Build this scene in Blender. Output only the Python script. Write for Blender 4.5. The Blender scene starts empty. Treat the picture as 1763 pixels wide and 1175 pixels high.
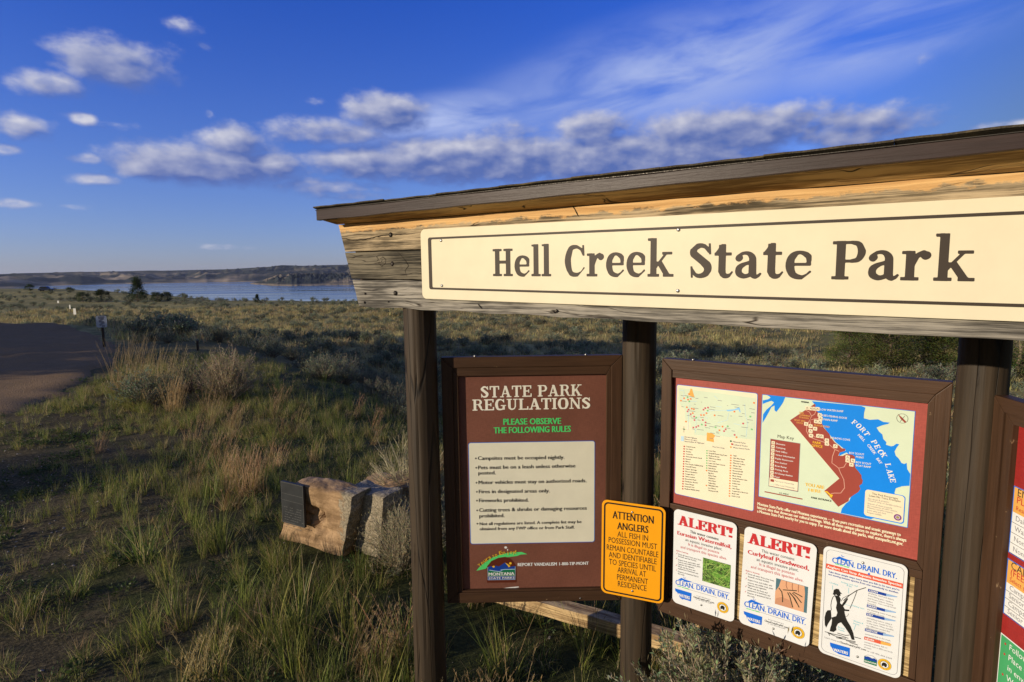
import bpy, bmesh, math, random
import numpy as np
from mathutils import Vector, Matrix
from mathutils.geometry import tessellate_polygon

rnd = random.Random(7)
nr = np.random.default_rng(11)
SC = bpy.context.scene
COL = SC.collection
R = math.radians

# ------------------------------------------------------------------ camera
F, PIT, ROL = 1022.6, R(6.604), R(-0.743)
CAMZ = 2.2
CX, CY = 881.5, 587.5
cd = bpy.data.cameras.new('camera')
cam = bpy.data.objects.new('camera', cd)
COL.objects.link(cam)
cd.sensor_width = 36.0
cd.lens = F / 1763 * 36.0
cd.clip_start = 0.05
cd.clip_end = 30000
cam.location = (0, 0, CAMZ)
cam.rotation_mode = 'QUATERNION'
_m = Matrix.Rotation(R(90) - PIT, 3, 'X') @ Matrix.Rotation(ROL, 3, 'Z')
cam.rotation_quaternion = _m.to_quaternion()
SC.camera = cam

# ------------------------------------------------------------------ sun, sky, exposure
SUN_EL = R(13.0)
SUN_AZ = R(62.0)                       # to the left of straight behind the camera
sdir = Vector((-math.sin(SUN_AZ) * math.cos(SUN_EL), -math.cos(SUN_AZ) * math.cos(SUN_EL), math.sin(SUN_EL)))
sl = bpy.data.lights.new('sun', 'SUN')
sl.energy = 5.0
sl.angle = R(0.55)
sl.color = (1.0, 0.86, 0.66)
so = bpy.data.objects.new('sun', sl)
COL.objects.link(so)
so.rotation_mode = 'QUATERNION'
so.rotation_quaternion = sdir.to_track_quat('Z', 'Y')
SC.view_settings.view_transform = 'Standard'
SC.view_settings.look = 'None'
SC.view_settings.exposure = 0.0
SC.view_settings.gamma = 1.0
SC.view_settings.use_curve_mapping = False


def ray(px, py):
    X = (px - CX) / F
    Y = -(py - CY) / F
    cr, sr = math.cos(ROL), math.sin(ROL)
    X, Y = X * cr - Y * sr, X * sr + Y * cr
    c, s = math.cos(PIT), math.sin(PIT)
    return np.array([X, c + Y * s, -s + Y * c])


def azel(px, py):
    d = ray(px, py)
    return math.atan2(d[0], d[1]), math.atan2(d[2], math.hypot(d[0], d[1]))


class NT:
    """small helper for node trees"""
    def __init__(s, nt):
        s.nt = nt

    def n(s, typ, **kw):
        nd = s.nt.nodes.new(typ)
        for k, v in kw.items():
            setattr(nd, k, v)
        return nd

    def l(s, a, b):
        s.nt.links.new(a, b)

    def put(s, sock, v):
        if hasattr(v, 'links') or hasattr(v, 'is_linked'):
            s.l(v, sock)
        else:
            sock.default_value = v

    def math(s, op, a, b=0.0, c=None, clamp=False):
        nd = s.n('ShaderNodeMath', operation=op, use_clamp=clamp)
        s.put(nd.inputs[0], a)
        s.put(nd.inputs[1], b)
        if c is not None:
            s.put(nd.inputs[2], c)
        return nd.outputs[0]

    def vmath(s, op, a, b=(0, 0, 0)):
        nd = s.n('ShaderNodeVectorMath', operation=op)
        s.put(nd.inputs[0], a)
        s.put(nd.inputs[1], b)
        return nd.outputs[1] if op in ('LENGTH', 'DOT_PRODUCT') else nd.outputs[0]

    def mix(s, fac, a, b, blend='MIX'):
        nd = s.n('ShaderNodeMix', data_type='RGBA', blend_type=blend)
        s.put(nd.inputs[0], fac)
        s.put(nd.inputs[6], a)
        s.put(nd.inputs[7], b)
        return nd.outputs[2]

    def rng(s, v, a, b, c=0.0, d=1.0, smooth=True):
        nd = s.n('ShaderNodeMapRange', interpolation_type='SMOOTHSTEP' if smooth else 'LINEAR')
        s.put(nd.inputs[0], v)
        for i, q in enumerate((a, b, c, d)):
            s.put(nd.inputs[i + 1], q)
        return nd.outputs[0]

    def noise(s, vec, scale, detail=4.0, rough=0.55, dist=0.0):
        nd = s.n('ShaderNodeTexNoise')
        s.put(nd.inputs['Vector'], vec)
        nd.inputs['Scale'].default_value = scale
        nd.inputs['Detail'].default_value = detail
        nd.inputs['Roughness'].default_value = rough
        nd.inputs['Distortion'].default_value = dist
        return nd.outputs[0]

    def comb(s, x, y, z=0.0):
        nd = s.n('ShaderNodeCombineXYZ')
        s.put(nd.inputs[0], x)
        s.put(nd.inputs[1], y)
        s.put(nd.inputs[2], z)
        return nd.outputs[0]


def c3(r, g, b):
    return (r, g, b, 1.0)


def srgb(r, g, b, k=1.0):
    def f(x):
        x /= 255.0
        return (x / 12.92 if x <= 0.04045 else ((x + 0.055) / 1.055) ** 2.4) * k
    return (f(r), f(g), f(b), 1.0)


# world: Nishita sky with fair-weather cumulus and thin cirrus
W = bpy.data.worlds.new('World')
SC.world = W
W.use_nodes = True
W.node_tree.nodes.clear()
T = NT(W.node_tree)
sky = T.n('ShaderNodeTexSky', sky_type='NISHITA')
sky.sun_disc = False
sky.sun_elevation = SUN_EL
sky.sun_rotation = math.atan2(sdir.x, sdir.y)
sky.altitude = 700
sky.air_density = 1.0
sky.dust_density = 0.35
sky.ozone_density = 3.0
geo = T.n('ShaderNodeTexCoord')
sep = T.n('ShaderNodeSeparateXYZ')
T.l(geo.outputs['Generated'], sep.inputs[0])
az = T.math('ARCTAN2', sep.outputs[0], sep.outputs[1])
el = T.math('ARCSINE', sep.outputs[2])

CLOUDS = [  # px, py, half width, half height, strength  (directions read off the photograph)
    (195, 108, 115, 50, 1.1), (85, 145, 75, 28, 1.0), (120, 90, 70, 24, .7), (310, 42, 34, 20, .62), (352, 80, 22, 10, .5),
    (28, 218, 70, 27, .92), (130, 205, 36, 16, .9), (12, 258, 44, 14, .75), (185, 216, 70, 12, .45),
    (172, 309, 48, 13, .8), (156, 274, 38, 12, .8), (360, 284, 178, 44, 1.3), (405, 246, 80, 36, 1.15), (262, 288, 66, 32, 1.1),
    (445, 286, 80, 32, 1.05), (668, 196, 90, 42, 1.35), (568, 228, 120, 27, 1.0),
    (355, 196, 18, 12, .55), (535, 175, 30, 10, .45), (655, 280, 150, 34, 1.25), (840, 276, 320, 50, 1.4), (1015, 220, 78, 36, 1.0),
    (1080, 272, 360, 58, 1.35), (1250, 230, 250, 52, 1.25), (1460, 222, 180, 44, 1.1), (1350, 205, 110, 34, 1.0), (1730, 218, 130, 12, .6),
    (560, 322, 140, 20, .75), (600, 335, 90, 14, .7), (18, 352, 60, 11, .7), (130, 356, 30, 8, .5), (380, 425, 70, 8, .5), (85, 382, 34, 8, .4),
    (1605, 98, 30, 16, .5), (880, 225, 60, 22, .7),
]


def cloud_density(da, de, lo=False):
    a = T.math('ADD', az, da)
    e = T.math('ADD', el, de)
    p = T.comb(a, e)
    acc = None
    wob = T.noise(p, 11.0, 3.0, .6)
    ae = T.comb(T.math('ADD', a, T.math('MULTIPLY', T.math('SUBTRACT', wob, .5), .07)), T.math('ADD', e, T.math('MULTIPLY', T.math('SUBTRACT', wob, .5), .012)))
    for (x, y, w, h, s) in CLOUDS:
        a0, e0 = azel(x, y)
        a1, _ = azel(x + w, y)
        _, e1 = azel(x, y - h)
        d = T.vmath('SUBTRACT', ae, (a0, e0, 0))
        d = T.vmath('MULTIPLY', d, (1 / abs(a1 - a0), 1 / abs(e1 - e0), 0))
        r = T.vmath('LENGTH', d)
        v = T.math('MINIMUM', T.math('MULTIPLY', T.math('SUBTRACT', 1.0, r), 2.1), 1.25)
        v = T.math('MULTIPLY_ADD', v, s, -(max(0, 1 - s)) * .85)
        acc = v if acc is None else T.math('MAXIMUM', acc, v)
    pw = T.vmath('MULTIPLY', p, (1.0, 1.6, 1))
    n1 = T.math('ADD', T.math('MULTIPLY', T.noise(pw, 12.0, 3.0, .5), .45), T.math('MULTIPLY', T.noise(pw, 27.0, 3.0 if lo else 9.0, .45 if lo else .62), .55))
    # sparse clouds outside the frame, same kind as inside it
    out = T.math('MULTIPLY', T.rng(T.math('ABSOLUTE', az), .80, 1.0), T.rng(el, .02, .12))
    wild = T.math('MULTIPLY', T.math('SUBTRACT', T.noise(T.vmath('MULTIPLY', p, (1., 2.6, 1)), 3.2, 2.0, .5), .56), 4.0)
    wild = T.math('SUBTRACT', T.math('MULTIPLY', wild, out), T.math('SUBTRACT', 1.0, out))
    acc = T.math('MAXIMUM', acc, wild)
    acc = T.math('MAXIMUM', acc, -1.6)
    return T.math('ADD', T.math('MULTIPLY', acc, .9), T.math('MULTIPLY', T.math('SUBTRACT', n1, .51), 3.5))


d0 = cloud_density(0.0, 0.0)
d2 = cloud_density(0.0, 0.0, True)
d1 = cloud_density(-0.016, 0.014, True)
cover = T.rng(d0, -0.30, 1.15)
lit = T.rng(T.math('ADD', T.math('SUBTRACT', d2, d1), T.math('MULTIPLY', T.math('SUBTRACT', d0, d2), .25)), -0.45, 1.75, 0, 1, False)
thick = T.rng(d0, 0.3, 1.5)
dark = srgb(90, 114, 182)
bright = srgb(214, 214, 226)
ccol = T.mix(lit, dark, bright)
ccol = T.mix(T.math('MULTIPLY', thick, T.math('SUBTRACT', .45, T.math('MULTIPLY', lit, .45))), ccol, srgb(84, 106, 170))
# cirrus streaks, upper right
a0, e0 = azel(620, 250)
a1, e1 = azel(1400, 40)
ang = math.atan2(e1 - e0, a1 - a0)
ca, sa = math.cos(ang * .8), math.sin(ang * .8)
u = T.math('ADD', T.math('MULTIPLY', az, ca), T.math('MULTIPLY', el, sa))
v = T.math('SUBTRACT', T.math('MULTIPLY', el, ca), T.math('MULTIPLY', az, sa))
st = T.noise(T.comb(T.math('MULTIPLY', u, 1.6), T.math('MULTIPLY', v, 7.0)), 2.3, 6.0, .55, .5)
broad = T.noise(T.comb(u, T.math('MULTIPLY', v, 2.0)), 1.7, 3.0, .5)


def blob(x, y, w, h, tilt=0.0):
    a0, e0 = azel(x, y)
    a1, _ = azel(x + w, y)
    _, e1 = azel(x, y - h)
    d = T.vmath('SUBTRACT', T.comb(u, v), (a0 * ca + e0 * sa, e0 * ca - a0 * sa, 0))
    d = T.vmath('MULTIPLY', d, (1 / abs(a1 - a0), 1 / abs(e1 - e0), 0))
    return T.rng(T.vmath('LENGTH', d), 1.0, 0.0)


cm = T.math('MAXIMUM', blob(1150, 130, 640, 150), T.math('MULTIPLY', blob(760, 205, 240, 62), 1.3))
cm = T.math('MAXIMUM', cm, T.math('MULTIPLY', blob(1500, 60, 420, 130), .9))
behind = T.math('MULTIPLY', T.rng(T.math('ABSOLUTE', az), .85, 1.3), T.rng(el, .1, .4))
cm = T.math('MAXIMUM', cm, T.math('MULTIPLY', behind, .5))
ci = T.math('MULTIPLY', T.math('MULTIPLY', T.rng(st, .26, .66), cm), T.rng(broad, .20, .52))
ci = T.math('MULTIPLY', ci, 1.0, clamp=True)
# Nishita colour, deepened as by a polariser, with pale air at the horizon
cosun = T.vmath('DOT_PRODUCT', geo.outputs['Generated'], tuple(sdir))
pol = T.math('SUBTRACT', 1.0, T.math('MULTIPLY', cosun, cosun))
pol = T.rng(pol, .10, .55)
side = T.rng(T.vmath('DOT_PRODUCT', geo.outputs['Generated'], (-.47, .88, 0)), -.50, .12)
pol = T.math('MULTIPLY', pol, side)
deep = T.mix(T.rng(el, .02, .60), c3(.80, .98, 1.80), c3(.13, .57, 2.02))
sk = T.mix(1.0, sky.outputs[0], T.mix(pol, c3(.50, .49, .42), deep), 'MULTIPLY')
hz = T.rng(el, 0.0, 0.55)
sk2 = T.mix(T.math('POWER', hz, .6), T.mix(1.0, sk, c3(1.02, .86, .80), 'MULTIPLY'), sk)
bg = T.n('ShaderNodeBackground')
SKY_S = 0.10
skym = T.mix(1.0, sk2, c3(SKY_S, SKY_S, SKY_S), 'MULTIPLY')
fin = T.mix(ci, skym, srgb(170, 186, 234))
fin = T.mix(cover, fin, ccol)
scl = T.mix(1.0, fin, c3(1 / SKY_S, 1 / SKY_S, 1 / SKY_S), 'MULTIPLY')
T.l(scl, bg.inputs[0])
bg.inputs[1].default_value = SKY_S
wo = T.n('ShaderNodeOutputWorld')
T.l(bg.outputs[0], wo.inputs[0])


# ------------------------------------------------------------------ helpers
def tag(o, label=None, cat=None, group=None, kind=None):
    if label:
        o['label'] = label
    if cat:
        o['category'] = cat
    if group:
        o['group'] = group
    if kind:
        o['kind'] = kind
    return o


def empty(name, loc=(0, 0, 0), rz=0.0, **kw):
    o = bpy.data.objects.new(name, None)
    COL.objects.link(o)
    o.location = loc
    o.rotation_euler = (0, 0, rz)
    o.empty_display_size = .1
    return tag(o, **kw)


def mesh(name, V, Fc, mats, smooth=False, fm=None, cols=None):
    me = bpy.data.meshes.new(name)
    V = [tuple(map(float, v)) for v in V] if not isinstance(V, np.ndarray) else V
    me.from_pydata(V if not isinstance(V, np.ndarray) else V.tolist(), [], Fc if not isinstance(Fc, np.ndarray) else Fc.tolist())
    for m in (mats if isinstance(mats, (list, tuple)) else [mats]):
        me.materials.append(m)
    if smooth:
        me.polygons.foreach_set('use_smooth', [True] * len(me.polygons))
    if fm is not None:
        me.polygons.foreach_set('material_index', list(fm))
    if cols is not None:
        ca_ = me.color_attributes.new('tint', 'FLOAT_COLOR', 'POINT')
        ca_.data.foreach_set('color', np.asarray(cols, dtype=np.float32).ravel())
    me.update()
    return me


def obj(name, me, parent=None, loc=(0, 0, 0), rz=0.0):
    o = bpy.data.objects.new(name, me)
    COL.objects.link(o)
    o.parent = parent
    o.location = loc
    if rz:
        o.rotation_euler = (0, 0, rz)
    return o


def bm_obj(name, bm, mats, parent=None, smooth=False):
    me = bpy.data.meshes.new(name)
    bm.to_mesh(me)
    bm.free()
    for m in (mats if isinstance(mats, (list, tuple)) else [mats]):
        me.materials.append(m)
    if smooth:
        me.polygons.foreach_set('use_smooth', [True] * len(me.polygons))
    return obj(name, me, parent)


def bevel_box(bm, c, s, bev=0.003, rot=None):
    vs = bmesh.ops.create_cube(bm, size=1.0)['verts']
    for v in vs:
        v.co = Vector((v.co.x * s[0], v.co.y * s[1], v.co.z * s[2]))
    es = list({e for v in vs for e in v.link_edges})
    if bev:
        r = bmesh.ops.bevel(bm, geom=es, offset=bev, segments=2, profile=.6, affect='EDGES')
        vs = list({v for f in r['faces'] for v in f.verts} | {v for v in vs if v.is_valid})
    for v in vs:
        p = v.co.copy()
        if rot is not None:
            p = rot @ p
        v.co = p + Vector(c)
    return vs


def prism(bm, pts, y0, y1, bev=0.0):
    """closed polygon in local x,z extruded along local y"""
    a = [bm.verts.new((p[0], y0, p[1])) for p in pts]
    b = [bm.verts.new((p[0], y1, p[1])) for p in pts]
    n = len(pts)
    fs = [bm.faces.new(a), bm.faces.new(b[::-1])]
    for i in range(n):
        fs.append(bm.faces.new((a[i], b[i], b[(i + 1) % n], a[(i + 1) % n])))
    bmesh.ops.recalc_face_normals(bm, faces=fs)
    if bev:
        es = [e for e in bm.edges if e.verts[0] in a and e.verts[1] in a] + [e for e in bm.edges if (e.verts[0] in a) != (e.verts[1] in a) and (e.verts[0] in b or e.verts[1] in b)]
        bmesh.ops.bevel(bm, geom=list(set(es)), offset=bev, segments=2, profile=.6, affect='EDGES')


def rrect(u0, v0, u1, v1, r, seg=8):
    P = []
    for cx, cz, a in ((u1 - r, v1 - r, 0), (u0 + r, v1 - r, 90), (u0 + r, v0 + r, 180), (u1 - r, v0 + r, 270)):
        for i in range(seg + 1):
            t = R(a + 90 * i / seg)
            P.append((cx + r * math.cos(t), cz + r * math.sin(t)))
    return P


def tube(path, rads, seg=6):
    V, Fc = [], []
    path = [Vector(p) for p in path]
    prev = None
    for i, p in enumerate(path):
        d = (path[min(i + 1, len(path) - 1)] - path[max(i - 1, 0)]).normalized()
        up = Vector((0, 0, 1)) if abs(d.z) < .9 else Vector((1, 0, 0))
        a = d.cross(up).normalized()
        b = d.cross(a)
        for k in range(seg):
            t = 2 * math.pi * k / seg
            V.append(tuple(p + (a * math.cos(t) + b * math.sin(t)) * rads[i]))
        if i:
            for k in range(seg):
                q = (i - 1) * seg
                Fc.append((q + k, q + (k + 1) % seg, q + seg + (k + 1) % seg, q + seg + k))
    return V, Fc


class MB:
    def __init__(s):
        s.V, s.F, s.C, s.M = [], [], [], []

    def add(s, V, Fc, col=(1, 1, 1, 1), mi=0):
        o = len(s.V)
        s.V += [tuple(v) for v in V]
        s.F += [tuple(i + o for i in f) for f in Fc]
        s.C += [col] * len(V)
        s.M += [mi] * len(Fc)

    def mesh(s, name, mats, smooth=False):
        return mesh(name, s.V, s.F, mats, smooth, s.M, s.C)


# numpy noise ---------------------------------------------------------------
_P = nr.random((256, 256))


def vn(x, y):
    xi = np.floor(x).astype(int)
    yi = np.floor(y).astype(int)
    fx, fy = x - xi, y - yi
    fx = fx * fx * (3 - 2 * fx)
    fy = fy * fy * (3 - 2 * fy)
    a = _P[xi % 256, yi % 256]
    b = _P[(xi + 1) % 256, yi % 256]
    c = _P[xi % 256, (yi + 1) % 256]
    d = _P[(xi + 1) % 256, (yi + 1) % 256]
    return (a * (1 - fx) + b * fx) * (1 - fy) + (c * (1 - fx) + d * fx) * fy - .5


def fbm(x, y, o=4, g=.5):
    s, a = 0, 1.0
    for i in range(o):
        s = s + a * vn(x * 2 ** i + 17.3 * i, y * 2 ** i + 9.1 * i)
        a *= g
    return s


def sm(x, a, b):
    t = np.clip((x - a) / (b - a), 0, 1)
    return t * t * (3 - 2 * t)


# materials ------------------------------------------------------------------
def newmat(name):
    m = bpy.data.materials.new(name)
    m.use_nodes = True
    m.node_tree.nodes.clear()
    t = NT(m.node_tree)
    out = t.n('ShaderNodeOutputMaterial')
    b = t.n('ShaderNodeBsdfPrincipled')
    t.l(b.outputs[0], out.inputs[0])
    return m, t, b, out


def setp(b, base=None, rough=None, spec=None, metal=None):
    if base is not None:
        b.inputs['Base Color'].default_value = base
    if rough is not None:
        b.inputs['Roughness'].default_value = rough
    if spec is not None:
        b.inputs['Specular IOR Level'].default_value = spec
    if metal is not None:
        b.inputs['Metallic'].default_value = metal


def ocoord(t):
    return t.n('ShaderNodeTexCoord').outputs['Object']


def print_mat(name, col, rough=.5, var=.06, spec=.15):
    m, t, b, o = newmat(name)
    co = ocoord(t)
    n = t.noise(co, 9.0, 5.0, .6)
    f = t.rng(n, .3, .7, 1 - var, 1 + var * .4, False)
    t.l(t.mix(1.0, col, t.comb(f, f, f), 'MULTIPLY'), b.inputs['Base Color'])
    sp = t.noise(co, 160.0, 2.0, .5)
    bp = t.n('ShaderNodeBump')
    bp.inputs['Strength'].default_value = .06
    bp.inputs['Distance'].default_value = .001
    t.l(sp, bp.inputs['Height'])
    t.l(bp.outputs[0], b.inputs['Normal'])
    b.inputs['Roughness'].default_value = rough
    b.inputs['Specular IOR Level'].default_value = spec
    return m


def weave_mat(name, col):
    m, t, b, o = newmat(name)
    co = ocoord(t)
    s = t.n('ShaderNodeSeparateXYZ')
    t.l(co, s.inputs[0])
    wx = t.noise(t.comb(t.math('MULTIPLY', s.outputs[0], 40.), 0, t.math('MULTIPLY', s.outputs[2], 420.)), 1.0, 2.0)
    wz = t.noise(t.comb(t.math('MULTIPLY', s.outputs[0], 420.), 0, t.math('MULTIPLY', s.outputs[2], 40.)), 1.0, 2.0)
    w = t.math('ADD', wx, wz)
    f = t.rng(w, .7, 1.3, .80, 1.18, False)
    g = t.noise(co, 5.0, 3.0)
    f = t.math('MULTIPLY', f, t.rng(g, .3, .7, .9, 1.1, False))
    t.l(t.mix(1.0, col, t.comb(f, f, f), 'MULTIPLY'), b.inputs['Base Color'])
    b.inputs['Roughness'].default_value = .5
    b.inputs['Specular IOR Level'].default_value = .3
    return m


def wood_paint(name, col, worn=(.28, .19, .11, 1), axis='x', amount=.66, rough=.5):
    """painted or stained timber with streaks along the grain, chips and dust"""
    m, t, b, o = newmat(name)
    co = ocoord(t)
    sc = {'x': (3, 60, 60), 'z': (60, 60, 3)}[axis]
    q = t.vmath('MULTIPLY', co, sc)
    g1 = t.noise(q, 1.0, 6.0, .65)
    g2 = t.noise(t.vmath('MULTIPLY', co, (sc[0] * 2, sc[1] * 3, sc[2] * 3) if axis == 'x' else (sc[0] * 3, sc[1] * 3, sc[2] * 2)), 1.0, 4.0, .6)
    f = t.rng(g1, .3, .7, .72, 1.28, False)
    c = t.mix(1.0, col, t.comb(f, f, f), 'MULTIPLY')
    big = t.noise(co, 2.2, 3.0)
    c = t.mix(t.rng(big, .45, .75, 0, .35), c, c3(col[0] * 1.5, col[1] * 1.5, col[2] * 1.5))
    chip = t.noise(co, 26.0, 6.0, .7)
    c = t.mix(t.math('MULTIPLY', t.rng(chip, amount, amount + .05), .8), c, worn)
    scr = t.math('MULTIPLY', t.rng(g2, .70, .76), .5)
    c = t.mix(scr, c, worn)
    t.l(c, b.inputs['Base Color'])
    bp = t.n('ShaderNodeBump')
    bp.inputs['Strength'].default_value = .5
    bp.inputs['Distance'].default_value = .0025
    t.l(t.math('ADD', g1, t.math('MULTIPLY', g2, .6)), bp.inputs['Height'])
    t.l(bp.outputs[0], b.inputs['Normal'])
    b.inputs['Roughness'].default_value = rough
    b.inputs['Specular IOR Level'].default_value = .2
    return m


def log_mat():
    m, t, b, o = newmat('stained_log')
    co = ocoord(t)
    q = t.vmath('MULTIPLY', co, (34, 34, 1.6))
    g = t.noise(q, 1.0, 7.0, .66)
    fine = t.noise(t.vmath('MULTIPLY', co, (130, 130, 5)), 1.0, 4.0, .6)
    crack = t.n('ShaderNodeTexVoronoi', feature='DISTANCE_TO_EDGE')
    wv = t.noise(t.vmath('MULTIPLY', co, (4, 4, 1.2)), 1.0, 3.0)
    cq = t.vmath('ADD', t.vmath('MULTIPLY', co, (9, 9, .40)), t.comb(t.math('MULTIPLY', wv, .7), t.math('MULTIPLY', wv, .5), 0))
    t.l(cq, crack.inputs['Vector'])
    crack.inputs['Scale'].default_value = 1.0
    cr = t.rng(crack.outputs['Distance'], 0.0, .016)
    base = t.mix(t.rng(g, .25, .78), c3(.026, .018, .011), c3(.058, .039, .023))
    knot = t.noise(t.vmath('MULTIPLY', co, (9, 9, 5)), 1.0, 5.0, .7)
    base = t.mix(t.math('MULTIPLY', t.rng(knot, .70, .76), .6), base, c3(.15, .085, .04))
    base = t.mix(cr, c3(.008, .005, .003), base)
    t.l(base, b.inputs['Base Color'])
    bp = t.n('ShaderNodeBump')
    bp.inputs['Strength'].default_value = .5
    bp.inputs['Distance'].default_value = .004
    t.l(t.math('ADD', t.math('MULTIPLY', cr, 1.0), t.math('ADD', t.math('MULTIPLY', g, .7), t.math('MULTIPLY', fine, .35))), bp.inputs['Height'])
    t.l(bp.outputs[0], b.inputs['Normal'])
    b.inputs['Roughness'].default_value = .62
    b.inputs['Specular IOR Level'].default_value = .3
    return m


def plank_mat(name, dark=(.055, .045, .032, 1), light=(.40, .335, .235, 1), fresh=None, ztop=0.0, amt=1.0, seed=0.0):
    """weathered board; fresh = unweathered orange strip near local height ztop"""
    m, t, b, o = newmat(name)
    co = t.vmath('ADD', ocoord(t), (seed, 0, 0))
    wv = t.noise(t.vmath('MULTIPLY', co, (2.2, 2.2, 9)), 1.0, 3.0, .5)
    q = t.vmath('ADD', t.vmath('MULTIPLY', co, (1.7, 30, 105)), t.comb(0, 0, t.math('MULTIPLY', wv, 3.6)))
    g = t.noise(q, 1.0, 8.0, .68)
    fine = t.noise(t.vmath('MULTIPLY', co, (9, 90, 330)), 1.0, 4.0, .6)
    blot = t.noise(t.vmath('MULTIPLY', co, (2.0, 8, 7)), 1.0, 4.0, .6)
    f = t.math('ADD', t.math('MULTIPLY', g, .55), t.math('ADD', t.math('MULTIPLY', fine, .25), t.math('MULTIPLY', blot, .45)))
    base = t.mix(t.rng(f, .53, .72), dark, light)
    split = t.noise(t.vmath('ADD', t.vmath('MULTIPLY', co, (1.3, 0, 26)), t.comb(3.3, 0, t.math('MULTIPLY', wv, 4.0))), 1.0, 2.0, .5)
    sp = t.rng(t.math('ABSOLUTE', t.math('SUBTRACT', split, .5)), .0, .012)
    msk = t.rng(blot, .50, .58)
    sp = t.math('SUBTRACT', 1.0, t.math('MULTIPLY', t.math('SUBTRACT', 1.0, sp), msk))
    base = t.mix(sp, c3(.02, .014, .009), base)
    if fresh is not None:
        s = t.n('ShaderNodeSeparateXYZ')
        t.l(ocoord(t), s.inputs[0])
        edge = t.math('ADD', t.math('MULTIPLY', t.math('SUBTRACT', t.noise(t.vmath('MULTIPLY', co, (14, 0, 30)), 1.0, 6.0, .7), .5), .09), 0.0)
        k = t.rng(t.math('ADD', s.outputs[2], edge), ztop - .042, ztop - .030)
        frc = t.mix(t.rng(g, .3, .7), c3(.44, .24, .09), c3(.72, .46, .20))
        base = t.mix(t.math('MULTIPLY', k, fresh), base, frc)
    t.l(base, b.inputs['Base Color'])
    bp = t.n('ShaderNodeBump')
    bp.inputs['Strength'].default_value = .9
    bp.inputs['Distance'].default_value = .004
    t.l(t.math('ADD', t.math('MULTIPLY', sp, .8), t.math('ADD', g, t.math('MULTIPLY', fine, .4))), bp.inputs['Height'])
    t.l(bp.outputs[0], b.inputs['Normal'])
    b.inputs['Roughness'].default_value = .75
    b.inputs['Specular IOR Level'].default_value = .2
    return m


def metal_mat(name, col=(.42, .42, .42, 1), rough=.35):
    m, t, b, o = newmat(name)
    n = t.noise(ocoord(t), 300., 3.)
    t.l(t.rng(n, .3, .7, rough * .7, rough * 1.4, False), b.inputs['Roughness'])
    setp(b, col, None, None, .9)
    return m


def leaf_mat(name, trans=.35, rough=.6, hue=None, glob=1.0):
    """foliage: colour from the per-leaf tint, varied per plant, lets some light through"""
    m = bpy.data.materials.new(name)
    m.use_nodes = True
    m.node_tree.nodes.clear()
    t = NT(m.node_tree)
    out = t.n('ShaderNodeOutputMaterial')
    at = t.n('ShaderNodeAttribute', attribute_name='tint')
    oi = t.n('ShaderNodeObjectInfo')
    f = t.rng(oi.outputs['Random'], 0., 1., .72 * glob, 1.25 * glob, False)
    c = t.mix(1.0, at.outputs['Color'], t.comb(f, f, f), 'MULTIPLY')
    hs = t.n('ShaderNodeHueSaturation')
    t.l(t.rng(t.math('FRACT', t.math('MULTIPLY', oi.outputs['Random'], 7.31)), 0, 1, .475, .52, False), hs.inputs['Hue'])
    t.l(c, hs.inputs['Color'])
    d = t.n('ShaderNodeBsdfPrincipled')
    t.l(hs.outputs[0], d.inputs['Base Color'])
    d.inputs['Roughness'].default_value = rough
    d.inputs['Specular IOR Level'].default_value = .25
    tr = t.n('ShaderNodeBsdfTranslucent')
    t.l(hs.outputs[0], tr.inputs[0])
    mx = t.n('ShaderNodeMixShader')
    mx.inputs[0].default_value = trans
    t.l(d.outputs[0], mx.inputs[1])
    t.l(tr.outputs[0], mx.inputs[2])
    t.l(mx.outputs[0], out.inputs[0])
    return m


M_LOG = log_mat()
M_FRAMEX = wood_paint('brown_painted_rail', (.056, .029, .016, 1), axis='x')
M_FRAMEZ = wood_paint('brown_painted_stile', (.056, .029, .016, 1), axis='z')
M_FASCIA = wood_paint('brown_fascia_metal', (.034, .022, .020, 1), worn=(.10, .085, .075, 1), axis='x', amount=.70, rough=.42)
M_HOLE = newmat('dark_hole')[0]
setp(M_HOLE.node_tree.nodes['Principled BSDF'], c3(.012, .009, .007), .9, .1)
M_METAL = metal_mat('galvanised_screw')
M_RUST = metal_mat('dark_bolt', (.05, .045, .04, 1), .5)
M_LEAF = leaf_mat('foliage_leaf')
M_GRASS = leaf_mat('grass_blade', .42, .5)
M_STEM = leaf_mat('stem_bark', .0, .8)

# ------------------------------------------------------------------ terrain
CREST = np.array([(30., -2.), (12., 3.0), (4., 4.8), (0., 5.7), (-2.1, 6.9), (-4.3, 9.4), (-7.2, 14.), (-12., 21.), (-17., 27.), (-60., 40.), (-140., 60.)])


def crest_s(x, y):
    """distance beyond the bank's crest line (positive on the field side)"""
    best = np.full(np.shape(x), 1e9)
    sgn = np.ones(np.shape(x))
    for i in range(len(CREST) - 1):
        a, b = CREST[i], CREST[i + 1]
        d = b - a
        L = math.hypot(*d)
        t = np.clip(((x - a[0]) * d[0] + (y - a[1]) * d[1]) / L ** 2, 0, 1)
        qx, qy = x - (a[0] + t * d[0]), y - (a[1] + t * d[1])
        dist = np.hypot(qx, qy)
        s = (d[1] * qx - d[0] * qy)
        m = dist < best
        best = np.where(m, dist, best)
        sgn = np.where(m, np.where(s > 0, 1., -1.), sgn)
    return best * sgn


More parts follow.
